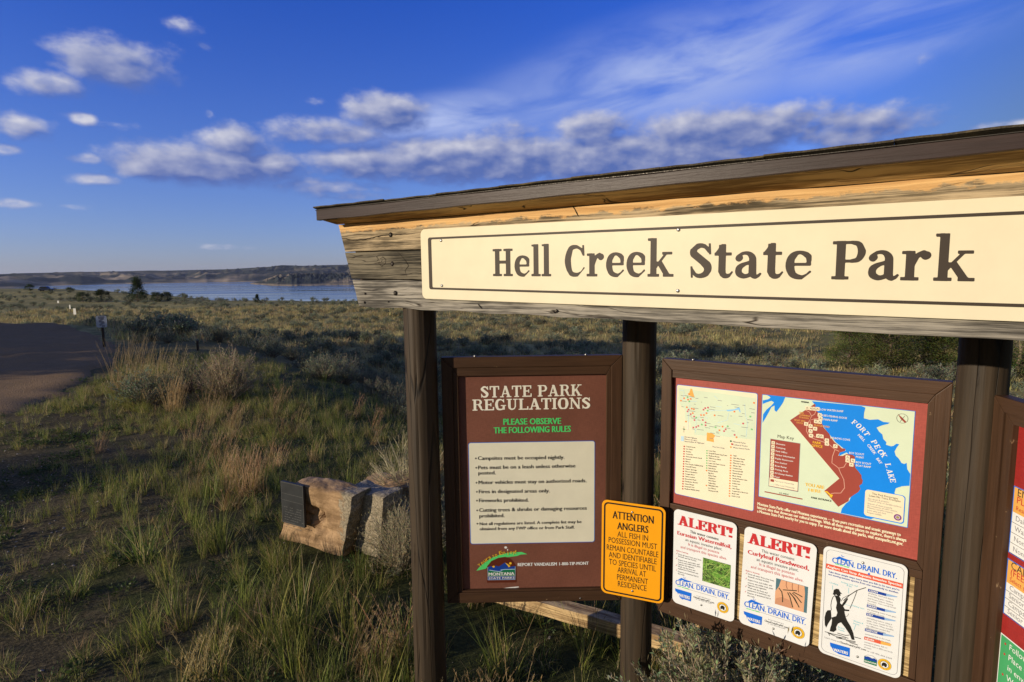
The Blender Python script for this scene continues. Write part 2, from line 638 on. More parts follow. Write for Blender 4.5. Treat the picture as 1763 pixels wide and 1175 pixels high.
def height(x, y):
    x = np.asarray(x, float)
    y = np.asarray(y, float)
    s = crest_s(x, y)
    h = -3.1 * sm(s, 0, 10) - .9 * sm(s, 12, 55)
    h = h - 1.4 * sm(y, 14, 70) * (1 - sm(s, -2, 6))
    h = h - 1.9 * sm(np.hypot(x, y), 65, 185)
    far = np.hypot(x, y)
    h = h + 1.15 * fbm(x / 26., y / 20., 4) * sm(far, 24, 60)
    h = h + .10 * fbm(x / 2.3, y / 2.3, 3) * sm(far, 2.5, 8)
    h = h + .03 * fbm(x / .45 + 5, y / .45, 3)
    # knoll at the left of the bay
    h = h + 4.3 * np.exp(-(((x + 215) / 75.) ** 2 + ((y - 262) / 60.) ** 2))
    h = h + 1.0 * np.exp(-(((x + 95) / 60.) ** 2 + ((y - 235) / 40.) ** 2))
    shore = 205 + 70 * sm(-x, 60, 220) + 25 * fbm(x / 60., y * 0 + 3.3, 3)
    h = np.where(y > shore - 25, h - (20 + h * 0) * sm(y, shore - 25, shore + 90), h)
    # dry land rises again to the sides and behind, well out of the picture
    return h


def hz1(x, y):
    return float(height(np.array([x]), np.array([y]))[0])


def ground_hit(px, py):
    """first point where the view ray meets the ground (used to read positions off the photograph)"""
    d = ray(px, py)
    t = np.concatenate([np.arange(2., 60, .02), np.arange(60, 600, .5)])
    X, Y, Z = d[0] * t, d[1] * t, CAMZ + d[2] * t
    k = np.argmax(Z < height(X, Y))
    return float(X[k]), float(Y[k]), float(Z[k])


# ground sheet, finely divided near the camera
def warp(n, near, far, p):
    u = np.linspace(-1, 1, n)
    return np.sign(u) * (near * np.abs(u) + (far - near) * np.abs(u) ** p)


gx = warp(521, 30, 9000, 7.0)
gy = np.concatenate([warp(521, 30, 9000, 7.0)]) + 9.0
GX, GY = np.meshgrid(gx, gy)
GZ = height(GX.ravel(), GY.ravel()).reshape(GX.shape)
n1_, n2_ = GX.shape
V = np.stack([GX.ravel(), GY.ravel(), GZ.ravel()], 1)
ii = np.arange(n1_ * n2_).reshape(n1_, n2_)
Fq = np.stack([ii[:-1, :-1], ii[:-1, 1:], ii[1:, 1:], ii[1:, :-1]], -1).reshape(-1, 4)


def ground_mat():
    m, t, b, o = newmat('ground_soil')
    co = ocoord(t)
    s = t.n('ShaderNodeSeparateXYZ')
    t.l(co, s.inputs[0])
    big = t.noise(co, .35, 4., .6)
    mid = t.noise(co, 2.3, 6., .62)
    fine = t.noise(co, 38., 6., .7)
    dirt = t.mix(t.rng(fine, .35, .7), c3(.040, .033, .017), c3(.150, .118, .060))
    green = t.mix(t.rng(fine, .35, .7), c3(.030, .036, .012), c3(.075, .080, .026))
    # tan grass and sage colour further out
    fn = t.noise(co, .9, 8., .7)
    far = t.mix(t.rng(fn, .35, .68), c3(.13, .12, .045), c3(.42, .35, .14))
    far = t.mix(t.rng(t.noise(co, .06, 3.), .42, .62), far, c3(.17, .155, .062))
    k = t.math('ADD', t.math('MULTIPLY', mid, .6), t.math('MULTIPLY', big, .6))
    # bare ground on the left of the bank
    left = t.rng(t.math('ADD', s.outputs[0], t.math('MULTIPLY', s.outputs[1], .32)), -2.2, .4, .14, -.08)
    near = t.mix(t.rng(t.math('ADD', k, left), .56, .72), green, dirt)
    dist = t.vmath('LENGTH', t.vmath('MULTIPLY', co, (1, 1, 0)))
    c = t.mix(t.rng(dist, 12, 34), near, far)
    t.l(c, b.inputs['Base Color'])
    bp = t.n('ShaderNodeBump')
    bp.inputs['Strength'].default_value = .7
    bp.inputs['Distance'].default_value = .03
    t.l(t.math('ADD', fine, t.math('MULTIPLY', mid, .6)), bp.inputs['Height'])
    t.l(bp.outputs[0], b.inputs['Normal'])
    setp(b, None, .95, .1)
    return m


M_GROUND = ground_mat()
g_me = mesh('ground', V, Fq, M_GROUND, True)
tag(obj('ground', g_me), kind='structure', label='grassy bank and sagebrush flat running down to the lake')


# road: unpaved, curving away on the left
def road():
    right = [(-3.9, -6), (-5.6, 0), (-6.9, 5), (-7.9, 9.), (-8.9, 12.2), (-11.0, 16.5), (-14.2, 21.), (-20., 27.5), (-31, 36), (-55, 50), (-110, 72)]
    wid = [9, 9, 9, 8.8, 8.4, 8, 8, 8, 8, 8, 8]
    pts = []
    for i in range(len(right) - 1):
        for k in range(16):
            t = k / 16
            p0 = np.array(right[max(i - 1, 0)]); p1 = np.array(right[i]); p2 = np.array(right[i + 1]); p3 = np.array(right[min(i + 2, len(right) - 1)])
            q = .5 * ((2 * p1) + (-p0 + p2) * t + (2 * p0 - 5 * p1 + 4 * p2 - p3) * t * t + (-p0 + 3 * p1 - 3 * p2 + p3) * t ** 3)
            pts.append((q, wid[i]))
    Vv, Ff = [], []
    NW = 26
    for i, (q, w) in enumerate(pts):
        d = pts[min(i + 1, len(pts) - 1)][0] - pts[max(i - 1, 0)][0]
        d = d / np.hypot(*d)
        nrm = np.array([-d[1], d[0]])
        jit = .35 * float(fbm(np.array([i * .35]), np.array([2.]))[0])
        for k in range(NW):
            f = k / (NW - 1)
            p = q + nrm * (w * f + jit * (1 - f))
            edge = min(f, 1 - f) * w
            crown = .03 + .05 * min(1, edge / 1.5)
            rut = -.03 * math.exp(-((edge - 1.3) / .3) ** 2) - .03 * math.exp(-((edge - 2.9) / .3) ** 2)
            z = hz1(p[0], p[1]) + (crown + rut if 0 < k < NW - 1 else -.06)
            Vv.append((p[0], p[1], z))
        if i:
            for k in range(NW - 1):
                a = (i - 1) * NW + k
                Ff.append((a, a + 1, a + NW + 1, a + NW))
    m, t, b, o = newmat('road_gravel')
    co = ocoord(t)
    fine = t.noise(co, 60., 5., .75)
    mid = t.noise(co, 1.6, 5., .6)
    vor = t.n('ShaderNodeTexVoronoi')
    t.l(co, vor.inputs['Vector'])
    vor.inputs['Scale'].default_value = 42.
    c = t.mix(t.rng(fine, .35, .68), c3(.15, .092, .042), c3(.38, .25, .12))
    c = t.mix(t.rng(mid, .4, .7, 0, .5), c, c3(.19, .13, .065))
    t.l(c, b.inputs['Base Color'])
    bp = t.n('ShaderNodeBump')
    bp.inputs['Strength'].default_value = .8
    bp.inputs['Distance'].default_value = .02
    t.l(t.math('SUBTRACT', fine, vor.outputs[0]), bp.inputs['Height'])
    t.l(bp.outputs[0], b.inputs['Normal'])
    setp(b, None, .95, .15)
    tag(obj('road', mesh('road', Vv, Ff, m, True)), kind='structure', label='unpaved gravel road curving away on the left')
    return np.array([p[0] for p in pts])


ROADPTS = road()

# lake
LAKE = -22.0
m, t, b, o = newmat('lake_water')
co = ocoord(t)
w1 = t.noise(t.vmath('MULTIPLY', co, (.03, .10, 1)), 1.0, 6., .6)
bp = t.n('ShaderNodeBump')
bp.inputs['Strength'].default_value = .035
bp.inputs['Distance'].default_value = 1.0
t.l(w1, bp.inputs['Height'])
t.l(bp.outputs[0], b.inputs['Normal'])
setp(b, c3(.030, .055, .085), .12, .5)
t.l(t.rng(t.noise(t.vmath('MULTIPLY', co, (.002, .012, 1)), 1.0, 3.), .35, .65, .06, .22), b.inputs['Roughness'])
tag(obj('lake', mesh('lake', [(-9000, 120, LAKE), (9000, 120, LAKE), (9000, 6500, LAKE), (-9000, 6500, LAKE)], [(0, 1, 2, 3)], m)),
    kind='structure', label='calm blue lake below the sagebrush flat')


# far badland hills across the water, and a low headland in front of them
def hills_mat():
    m, t, b, o = newmat('badland_slopes')
    co = ocoord(t)
    s = t.n('ShaderNodeSeparateXYZ')
    t.l(co, s.inputs[0])
    n = t.noise(t.vmath('MULTIPLY', co, (.0035, .0035, .02)), 1.0, 8., .62)
    fine = t.noise(t.vmath('MULTIPLY', co, (.03, .03, .08)), 1.0, 6., .7)
    c = t.mix(t.rng(n, .44, .66), c3(.035, .042, .042), c3(.33, .26, .18))
    capz = t.rng(t.math('ADD', s.outputs[2], t.math('MULTIPLY', n, 30.)), 36., 50.)
    c = t.mix(t.math('MULTIPLY', capz, .6), c, c3(.030, .040, .036))
    c = t.mix(t.rng(fine, .5, .72, 0, .35), c, c3(.035, .045, .032))
    beach = t.rng(s.outputs[2], LAKE + 4.5, LAKE + 1.0)
    c = t.mix(t.math('MULTIPLY', beach, .8), c, c3(.32, .25, .16))
    t.l(c, b.inputs['Base Color'])
    setp(b, None, 1.0, .05)
    return m


M_HILL = hills_mat()


def hills():
    NA, NR = 900, 110
    th = np.linspace(R(-62), R(50), NA)
    rr = 1750 + (np.linspace(0, 1, NR) ** 1.5) * 8500
    TH, RR = np.meshgrid(th, rr)
    X, Y = RR * np.sin(TH), RR * np.cos(TH)
    px = CX + F * np.tan(np.clip(TH, -1.2, 1.2))
    shore = np.interp(px, [-400, 0, 90, 220, 400, 620, 1200], [1900, 1950, 2350, 2620, 2560, 2500, 2400]) + 160 * fbm(TH * 22, TH * 0, 4)
    top = np.interp(px, [-600, 0, 60, 140, 262, 285, 400, 470, 490, 530, 590, 700, 1200],
                    [44, 44, 52, 56, 62, 60, 66, 78, 88, 82, 84, 84, 90])
    q = RR - shore
    ridge = 1 - np.abs(fbm(X / 240., Y / 320., 5, .52)) * 2.9
    gul = 1 - np.abs(fbm(X / 60. + 7, Y / 90., 4, .6)) * 2.4
    prof = .20 * sm(q, 0, 120) + .40 * sm(q, 120, 420) + .40 * sm(q, 420, 1150)
    er = (.28 + .62 * np.clip(ridge, -.45, 1) + .12 * np.clip(gul, -.4, 1))
    flat = sm(q, 1100, 1500)
    hgt = top * prof * (er * (1 - flat) + (1.0 + .05 * fbm(X / 300, Y / 300, 4)) * flat)
    Z = LAKE - 6 * (1 - sm(q, -60, 4)) + hgt
    Vh = np.stack([X.ravel(), Y.ravel(), Z.ravel()], 1)
    jj = np.arange(NA * NR).reshape(NR, NA)
    Fh = np.stack([jj[:-1, :-1], jj[:-1, 1:], jj[1:, 1:], jj[1:, :-1]], -1).reshape(-1, 4)
    tag(obj('hills', mesh('hills', Vh, Fh, M_HILL, True)), kind='structure', label='long eroded badland hills across the lake')
    # headland
    NA2, NR2 = 420, 60
    th = np.linspace(R(-25.5), R(-8), NA2)
    rr = np.linspace(1380, 2150, NR2)
    TH, RR = np.meshgrid(th, rr)
    X, Y = RR * np.sin(TH), RR * np.cos(TH)
    px = CX + F * np.tan(TH)
    env = sm(px, 418, 500) * (1 - sm(px, 900, 1000))
    q = RR - (1430 - 30 * sm(px, 430, 600)) - 50 * fbm(TH * 60, TH * 0 + 5, 4) - 240 * (1 - env)
    rid = 1 - np.abs(fbm(X / 55., Y / 75., 5, .6)) * 2.5
    Z = LAKE - 3 + (4.6 * sm(q, -10, 25) + 27 * sm(q, 30, 300) * (.45 + .6 * rid)) * (1 - sm(q, 430, 560)) * env
    Vh = np.stack([X.ravel(), Y.ravel(), Z.ravel()], 1)
    jj = np.arange(NA2 * NR2).reshape(NR2, NA2)
    Fh = np.stack([jj[:-1, :-1], jj[:-1, 1:], jj[1:, 1:], jj[1:, :-1]], -1).reshape(-1, 4)
    tag(obj('headland', mesh('headland', Vh, Fh, M_HILL, True)), kind='structure', label='low tan headland reaching into the lake')


hills()


# ------------------------------------------------------------------ flat boards: planes and print
class Plane:
    """vertical plane through (x,y) turned by yaw; local u runs right, z is height, +off comes towards the viewer"""
    def __init__(s, x, y, yaw):
        s.O = np.array([x, y, 0.])
        s.yaw = R(yaw)
        s.U = np.array([math.cos(s.yaw), -math.sin(s.yaw), 0])
        s.N = np.array([-math.sin(s.yaw), -math.cos(s.yaw), 0])

    def L(s, px, py, off=0.0):
        d = ray(px, py)
        C0 = np.array([0, 0, CAMZ])
        k = (np.dot(s.O - C0, s.N) + off) / np.dot(d, s.N)
        P = C0 + d * k
        return float(np.dot(P - s.O, s.U)), float(P[2])

    def root(s, name, u=0.0, z=0.0, **kw):
        P = s.O + s.U * u
        o = empty(name, (P[0], P[1], z), -s.yaw, **kw)
        return o


# hand-drawn bold slab letters (traced from distance fields so strokes merge cleanly)
def _cr(pts, n=9):
    P = [np.array(p, float) for p in pts]
    out = []
    for i in range(len(P) - 1):
        p0, p1, p2, p3 = P[max(i - 1, 0)], P[i], P[i + 1], P[min(i + 2, len(P) - 1)]
        for k in range(n):
            t = k / n
            out.append(.5 * ((2 * p1) + (-p0 + p2) * t + (2 * p0 - 5 * p1 + 4 * p2 - p3) * t * t + (-p0 + 3 * p1 - 3 * p2 + p3) * t ** 3))
    out.append(P[-1])
    return out


def C_(*pts):
    return ('c', _cr(pts))


def B_(x0, y0, x1, y1):
    return ('b', x0, y0, x1, y1)


def D_(x0, y0, x1, y1, w):
    return ('d', x0, y0, x1, y1, w)


S_ = .085   # slab thickness


def stem(x, y0, y1, w=.2, s=(1, 1, 1, 1), e=.10):
    """stem with slab serifs: s = bottom-left, bottom-right, top-left, top-right"""
    L = [B_(x - w / 2, y0, x + w / 2, y1)]
    if s[0]: L.append(B_(x - w / 2 - e, y0, x, y0 + S_))
    if s[1]: L.append(B_(x, y0, x + w / 2 + e, y0 + S_))
    if s[2]: L.append(B_(x - w / 2 - e, y1 - S_, x, y1))
    if s[3]: L.append(B_(x, y1 - S_, x + w / 2 + e, y1))
    return L


G = {}
G['H'] = (.96, stem(.24, 0, 1) + stem(.72, 0, 1) + [B_(.24, .46, .72, .57)])
G['A'] = (.96, [D_(.46, 1.0, .18, 0, .11), D_(.47, .98, .76, 0, .21), B_(.28, .27, .66, .36), B_(.01, 0, .34, S_), B_(.55, 0, .97, S_), B_(.36, .93, .56, 1.0)])
G['L'] = (.82, stem(.22, 0, 1, s=(1, 0, 1, 1)) + [B_(.22, 0, .78, .1), B_(.70, 0, .80, .30)])
G['E'] = (.84, stem(.22, 0, 1, s=(1, 0, 1, 0)) + [B_(.22, 0, .78, .1), B_(.22, .9, .76, 1), B_(.71, 0, .81, .29), B_(.68, .72, .78, 1), B_(.22, .46, .56, .56), B_(.52, .36, .60, .66)])
G['F'] = (.80, stem(.22, 0, 1, s=(1, 1, 1, 0)) + [B_(.22, .9, .76, 1), B_(.68, .70, .78, 1), B_(.22, .44, .56, .54), B_(.52, .34, .60, .64)])
G['T'] = (.86, stem(.43, 0, 1, s=(1, 1, 0, 0)) + [B_(.04, .9, .82, 1), B_(.03, .68, .13, 1), B_(.73, .68, .83, 1)])
G['I'] = (.44, stem(.22, 0, 1))
G['P'] = (.86, stem(.24, 0, 1, w=.22, s=(1, 1, 1, 0)) + [B_(.24, .92, .55, 1), C_((.50, .96, .042), (.66, .91, .07), (.735, .72, .095), (.66, .53, .07), (.50, .48, .042)), B_(.3, .44, .54, .52)])
G['R'] = (.92, stem(.22, 0, 1, s=(1, 1, 1, 0)) + [B_(.22, .92, .52, 1), C_((.48, .96, .042), (.62, .91, .07), (.69, .75, .09), (.62, .59, .07), (.48, .54, .042)), B_(.3, .50, .54, .575),
                 C_((.52, .52, .06), (.64, .40, .09), (.70, .16, .085), (.80, .05, .05), (.90, .06, .035))])
G['K'] = (.96, stem(.22, 0, 1) + [D_(.30, .36, .72, .95, .10), D_(.42, .62, .76, .02, .21), B_(.56, 1 - S_, .92, 1), B_(.58, 0, .96, S_)])
G['N'] = (.98, [B_(.14, 0, .24, 1), B_(.72, 0, .82, 1), D_(.17, 1, .79, 0, .21), B_(.02, 0, .36, S_), B_(.02, 1 - S_, .30, 1), B_(.60, 1 - S_, .96, 1)])
G['U'] = (.94, [B_(.14, .3, .34, 1), B_(.66, .3, .76, 1), B_(.03, 1 - S_, .45, 1), B_(.54, 1 - S_, .90, 1), C_((.24, .34, .10), (.28, .14, .09), (.45, .055, .065), (.63, .13, .055), (.71, .32, .05))])
G['O'] = (.94, [C_((.47, .95, .055), (.26, .88, .085), (.16, .5, .115), (.26, .12, .085), (.47, .05, .055), (.68, .12, .085), (.78, .5, .115), (.68, .88, .085), (.47, .95, .055))])
G['C'] = (.86, [C_((.74, .72, .035), (.66, .88, .05), (.47, .95, .06), (.26, .87, .09), (.16, .5, .12), (.26, .13, .09), (.48, .055, .065), (.68, .12, .05), (.78, .27, .03)), D_(.75, 1.0, .765, .66, .07)])
G['G'] = (.94, [C_((.72, .74, .03), (.64, .89, .05), (.47, .95, .06), (.26, .87, .09), (.16, .5, .115), (.26, .13, .09), (.48, .055, .065), (.66, .10, .06)), B_(.64, .04, .82, .44), B_(.50, .37, .92, .37 + S_), D_(.73, 1.0, .745, .68, .07)])
G['S'] = (.74, [C_((.60, .76, .04), (.50, .90, .06), (.34, .94, .07), (.18, .86, .095), (.16, .71, .11), (.30, .585, .12), (.46, .47, .12), (.57, .32, .115), (.54, .15, .095), (.38, .06, .07), (.22, .09, .055), (.12, .25, .035)),
                D_(.615, 1.0, .635, .68, .06), D_(.095, .34, .115, 0.0, .06)])
G['!'] = (.38, [('q', (.06, 1.0), (.34, 1.0), (.25, .42), (.15, .42)), B_(.09, 0, .31, .20)])
# lower case, x-height .73
G['e'] = (.72, [C_((.60, .40, .045), (.585, .60, .075), (.38, .70, .05), (.20, .60, .085), (.145, .36, .11), (.22, .12, .09), (.42, .04, .06), (.56, .09, .045), (.64, .19, .03)), B_(.2, .345, .66, .425)])
G['l'] = (.42, stem(.22, 0, 1.13, s=(1, 1, 0, 0), e=.09) + [B_(.04, 1.13 - .08, .22, 1.12)])
G['r'] = (.70, stem(.22, 0, .73, s=(1, 1, 0, 0), e=.10) + [B_(.03, .65, .22, .73), C_((.28, .40, .05), (.36, .60, .06), (.50, .68, .065)), C_((.54, .61, .10), (.56, .62, .10))])
G['k'] = (.86, stem(.22, 0, 1.14, s=(1, 1, 0, 0), e=.09) + [B_(.03, 1.06, .22, 1.14), D_(.28, .26, .62, .68, .09), D_(.40, .45, .68, .02, .20), B_(.50, .65, .82, .73), B_(.53, 0, .87, S_)])
G['t'] = (.56, [B_(.14, .16, .34, .95), B_(.02, .64, .50, .73), D_(.10, .72, .28, .97, .12), C_((.24, .20, .10), (.28, .09, .085), (.38, .06, .065), (.47, .10, .04), (.52, .17, .03))])
G['a'] = (.76, [C_((.14, .56, .095), (.155, .575, .095)), C_((.12, .60, .05), (.24, .695, .045), (.40, .69, .06), (.50, .58, .09), (.51, .40, .10), (.515, .15, .10), (.58, .05, .065), (.66, .07, .045), (.72, .13, .03)),
                C_((.48, .44, .045), (.30, .40, .055), (.155, .29, .085), (.15, .14, .09), (.27, .06, .07), (.40, .08, .055), (.50, .17, .05))])


def _sdf(prims, X, Y):
    D = np.full(X.shape, 9.0)
    rd = .012
    for p in prims:
        if p[0] == 'b':
            x0, y0, x1, y1 = p[1:]
            qx = np.abs(X - (x0 + x1) / 2) - abs(x1 - x0) / 2 + rd
            qy = np.abs(Y - (y0 + y1) / 2) - abs(y1 - y0) / 2 + rd
            d = np.hypot(np.maximum(qx, 0), np.maximum(qy, 0)) + np.minimum(np.maximum(qx, qy), 0) - rd
        elif p[0] == 'd':
            x0, y0, x1, y1, w = p[1:]
            # slanted stroke with horizontal cut ends, w measured horizontally
            k = (x1 - x0) / (y1 - y0)
            xc = x0 + (Y - y0) * k
            c = 1 / math.sqrt(1 + k * k)
            qx = (np.abs(X - xc) - w / 2) * c
            qy = np.abs(Y - (y0 + y1) / 2) - abs(y1 - y0) / 2
            d = np.maximum(qx, qy)
        elif p[0] == 'q':
            pts = p[1:]
            d = np.full(X.shape, -9.0)
            for i in range(len(pts)):
                a, b = pts[i], pts[(i + 1) % len(pts)]
                L = math.hypot(b[0] - a[0], b[1] - a[1])
                d = np.maximum(d, ((b[1] - a[1]) * -(X - a[0]) + (b[0] - a[0]) * (Y - a[1])) / L)
        else:
            d = np.full(X.shape, 9.0)
            pts = p[1]
            for i in range(len(pts) - 1):
                a, b = pts[i], pts[i + 1]
                dx, dy = b[0] - a[0], b[1] - a[1]
                LL = dx * dx + dy * dy + 1e-12
                t = np.clip(((X - a[0]) * dx + (Y - a[1]) * dy) / LL, 0, 1)
                d = np.minimum(d, np.hypot(X - a[0] - t * dx, Y - a[1] - t * dy) - (a[2] + (b[2] - a[2]) * t))
        # smooth union softens inner corners a little
        k = .018
        h = np.clip(.5 + .5 * (D - d) / k, 0, 1)
        D = D * (1 - h) + d * h - k * h * (1 - h)
    return D


_gcache = {}


def glyph(ch, cell=.016):
    if ch in _gcache:
        return _gcache[ch]
    adv, prims = G[ch]
    xs = np.arange(-.08, adv + .1, cell)
    ys = np.arange(-.10, 1.24, cell)
    X, Y = np.meshgrid(xs, ys, indexing='ij')
    D = _sdf(prims, X, Y)
    seg = {}

    def pt(i, j, k, l):
        a, b = D[i, j], D[k, l]
        t = a / (a - b)
        return (xs[i] + (xs[k] - xs[i]) * t, ys[j] + (ys[l] - ys[j]) * t)
    nx, ny = D.shape
    ins = D < 0
    for i in range(nx - 1):
        for j in range(ny - 1):
            c = (ins[i, j], ins[i + 1, j], ins[i + 1, j + 1], ins[i, j + 1])
            if all(c) or not any(c):
                continue
            e = [('h', i, j), ('v', i + 1, j), ('h', i, j + 1), ('v', i, j)]
            crosses = []
            for q in range(4):
                if c[q] != c[(q + 1) % 4]:
                    crosses.append((q, c[q]))
            outs = [q for q, s in crosses if s]
            inn = [q for q, s in crosses if not s]
            for q in outs:
                # leaving edge q pairs with the nearest entering edge
                r = inn[0] if len(inn) == 1 else (q + 3) % 4
                seg[e[q]] = e[r]
    co = {}
    for k in set(seg) | set(seg.values()):
        if k[0] == 'h':
            co[k] = pt(k[1], k[2], k[1] + 1, k[2])
        else:
            co[k] = pt(k[1], k[2], k[1], k[2] + 1)
    loops = []
    left = dict(seg)
    while left:
        s0 = next(iter(left))
        lp = []
        k = s0
        while k in left:
            lp.append(co[k])
            k = left.pop(k)
        # drop nearly collinear points
        P = lp
        for _ in range(2):
            Q = []
            for a in range(len(P)):
                p0, p1, p2 = P[a - 1], P[a], P[(a + 1) % len(P)]
                ar = abs((p1[0] - p0[0]) * (p2[1] - p0[1]) - (p1[1] - p0[1]) * (p2[0] - p0[0]))
                if ar > 2.2e-5 or a % 3 == 0 and ar > 4e-6:
                    Q.append(p1)
            P = Q
        if len(P) > 2:
            loops.append(P)
    area = lambda lp: sum(lp[i - 1][0] * lp[i][1] - lp[i][0] * lp[i - 1][1] for i in range(len(lp)))
    big_ = max(loops, key=lambda l: abs(area(l)))
    sg_ = 1 if area(big_) > 0 else -1
    outs_ = [l for l in loops if area(l) * sg_ > 0]
    holes = [l for l in loops if area(l) * sg_ <= 0]

    def inside(p, lp):
        c = False
        for i in range(len(lp)):
            x0, y0 = lp[i - 1]
            x1, y1 = lp[i]
            if (y0 > p[1]) != (y1 > p[1]) and p[0] < (x1 - x0) * (p[1] - y0) / (y1 - y0) + x0:
                c = not c
        return c
    V, tris = [], []
    for ol in outs_:
        grp = [ol] + [hl_ for hl_ in holes if inside(hl_[0], ol)]
        o = len(V)
        tris += [tuple(i + o for i in t) for t in tessellate_polygon([[Vector((p[0], p[1], 0)) for p in lp] for lp in grp])]
        V += [p for lp in grp for p in lp]
    _gcache[ch] = (adv, np.array(V), tris)
    return _gcache[ch]


_tc = {}


def textmesh(s, bold=0.0, font='b', track=0.0):
    """flat triangles for a string: (xy array scaled so capitals are 1 high, faces)"""
    key = (s, bold, font, track)
    if key in _tc:
        return _tc[key]
    if font == 's':
        V, Fc, x = [], [], 0.0
        for ch in s:
            if ch == ' ':
                x += .42
                continue
            adv, gv, gf = glyph(ch)
            o = len(V)
            V += [(p[0] + x, p[1]) for p in gv]
            Fc += [tuple(i + o for i in f) for f in gf]
            x += adv + track
        r = (np.array(V), Fc)
    else:
        cu = bpy.data.curves.new('t', 'FONT')
        cu.body = s
        cu.resolution_u = 2
        cu.fill_mode = 'FRONT'
        cu.offset = bold
        cu.space_character = 1 + track
        o = bpy.data.objects.new('t', cu)
        me = bpy.data.meshes.new_from_object(o)
        v = np.empty(len(me.vertices) * 3)
        me.vertices.foreach_get('co', v)
        v = v.reshape(-1, 3)[:, :2] / CAP
        Fc = [tuple(p.vertices) for p in me.polygons]
        bpy.data.objects.remove(o)
        bpy.data.curves.remove(cu)
        bpy.data.meshes.remove(me)
        r = (v, Fc)
    _tc[key] = r
    return r


CAP = 1.0
CAP = float(textmesh('H')[0][:, 1].max())
_tc.clear()


class Print:
    """flat printed artwork on a board; every colour becomes one thin printed part"""
    def __init__(s, plane, root, u0, off=0.0):
        s.pl, s.root, s.u0, s.off = plane, root, u0, off
        s.by = {}
        s.z0 = root.location.z

    def P(s, p):
        u, z = s.pl.L(p[0], p[1], s.off)
        return (u - s.u0, z - s.z0)

    def put(s, mat, V2, Fc, layer, name='print'):
        d = s.by.setdefault((mat.name, name), [mat, [], []])
        y = -(s.off + .00035 * layer + .0003)
        o = len(d[1])
        d[1] += [(float(a), y, float(b)) for a, b in V2]
        d[2] += [tuple(i + o for i in f) for f in Fc]

    def text(s, t, p0, p1, h, mat, layer=3, font='b', bold=0.0, track=0.0, name='lettering'):
        V2, Fc = textmesh(t, 0.0, font, track)
        a, b = np.array(s.P(p0)), np.array(s.P(p1))
        top = np.array(s.P((p0[0], p0[1] - h)))
        hh = top[1] - a[1]
        d = b - a
        x0, x1 = V2[:, 0].min(), V2[:, 0].max()
        up = np.array([0, 1.0])
        if abs(d[1]) > abs(d[0]) * .25:
            L = np.hypot(*d)
            up = np.array([-d[1], d[0]]) / L
        n_ = 1 + int(bold > .01) + int(bold >= .03)
        for k in range(n_):
            sh = (k - (n_ - 1) / 2) * .055
            W2 = a + np.outer((V2[:, 0] - x0) / (x1 - x0), d) + np.outer(V2[:, 1] * hh, up) + d / np.hypot(*d) * hh * sh
            s.put(mat, W2, Fc, layer + .22 * k, name)

    def poly(s, pts, mat, layer=1, name='print', px=True):
        q = [s.P(p) for p in pts] if px else pts
        tr = tessellate_polygon([[Vector((a, b, 0)) for a, b in q]])
        s.put(mat, q, [tuple(x) for x in tr], layer, name)

    def card(s, tl, tr, br, bl, r, mat, layer=1, name='print', grow=0.0):
        """true rectangle fitted to four measured corners"""
        q = [s.P(p) for p in (tl, tr, br, bl)]
        u0, u1 = (q[0][0] + q[3][0]) / 2, (q[1][0] + q[2][0]) / 2
        v1, v0 = (q[0][1] + q[1][1]) / 2, (q[2][1] + q[3][1]) / 2
        s.poly(rrect(u0 - grow, v0 - grow, u1 + grow, v1 + grow, r + grow), mat, layer, name, px=False)
        return u0, v0, u1, v1

    def line(s, pts, w, mat, layer=2, name='print', px=True):
        q = [np.array(s.P(p) if px else p) for p in pts]
        V2, Fc = [], []
        for i, p in enumerate(q):
            d = q[min(i + 1, len(q) - 1)] - q[max(i - 1, 0)]
            d = d / (np.hypot(*d) + 1e-9)
            n = np.array([-d[1], d[0]]) * w / 2
            V2 += [p + n, p - n]
            if i:
                k = 2 * i
                Fc.append((k - 2, k - 1, k + 1, k))
        s.put(mat, V2, Fc, layer, name)

    def ring(s, c, r0, r1, mat, layer=2, name='print', seg=40):
        V2, Fc = [], []
        for i in range(seg):
            t = 2 * math.pi * i / seg
            V2 += [(c[0] + r0 * math.cos(t), c[1] + r0 * math.sin(t)), (c[0] + r1 * math.cos(t), c[1] + r1 * math.sin(t))]
            k = 2 * i
            Fc.append((k, (k + 2) % (2 * seg), (k + 3) % (2 * seg), k + 1))
        s.put(mat, V2, Fc, layer, name)

    def disc(s, c, r, mat, layer=2, name='print', seg=32):
        s.poly([(c[0] + r * math.cos(2 * math.pi * i / seg), c[1] + r * math.sin(2 * math.pi * i / seg)) for i in range(seg)], mat, layer, name, px=False)

    def flush(s, parent):
        for (mn, name), (mat, V, Fc) in s.by.items():
            me = mesh(name, V, Fc, mat)
            o_ = obj(name, me, parent)
            if name in ('print', 'lettering', 'picture', 'paint_chip'):
                o_['kind'] = 'stuff'


def rect_of(pl, off, tl, tr, br, bl):
    q = [pl.L(p[0], p[1], off) for p in (tl, tr, br, bl)]
    return ((q[0][0] + q[3][0]) / 2, (q[2][1] + q[3][1]) / 2, (q[1][0] + q[2][0]) / 2, (q[0][1] + q[1][1]) / 2)


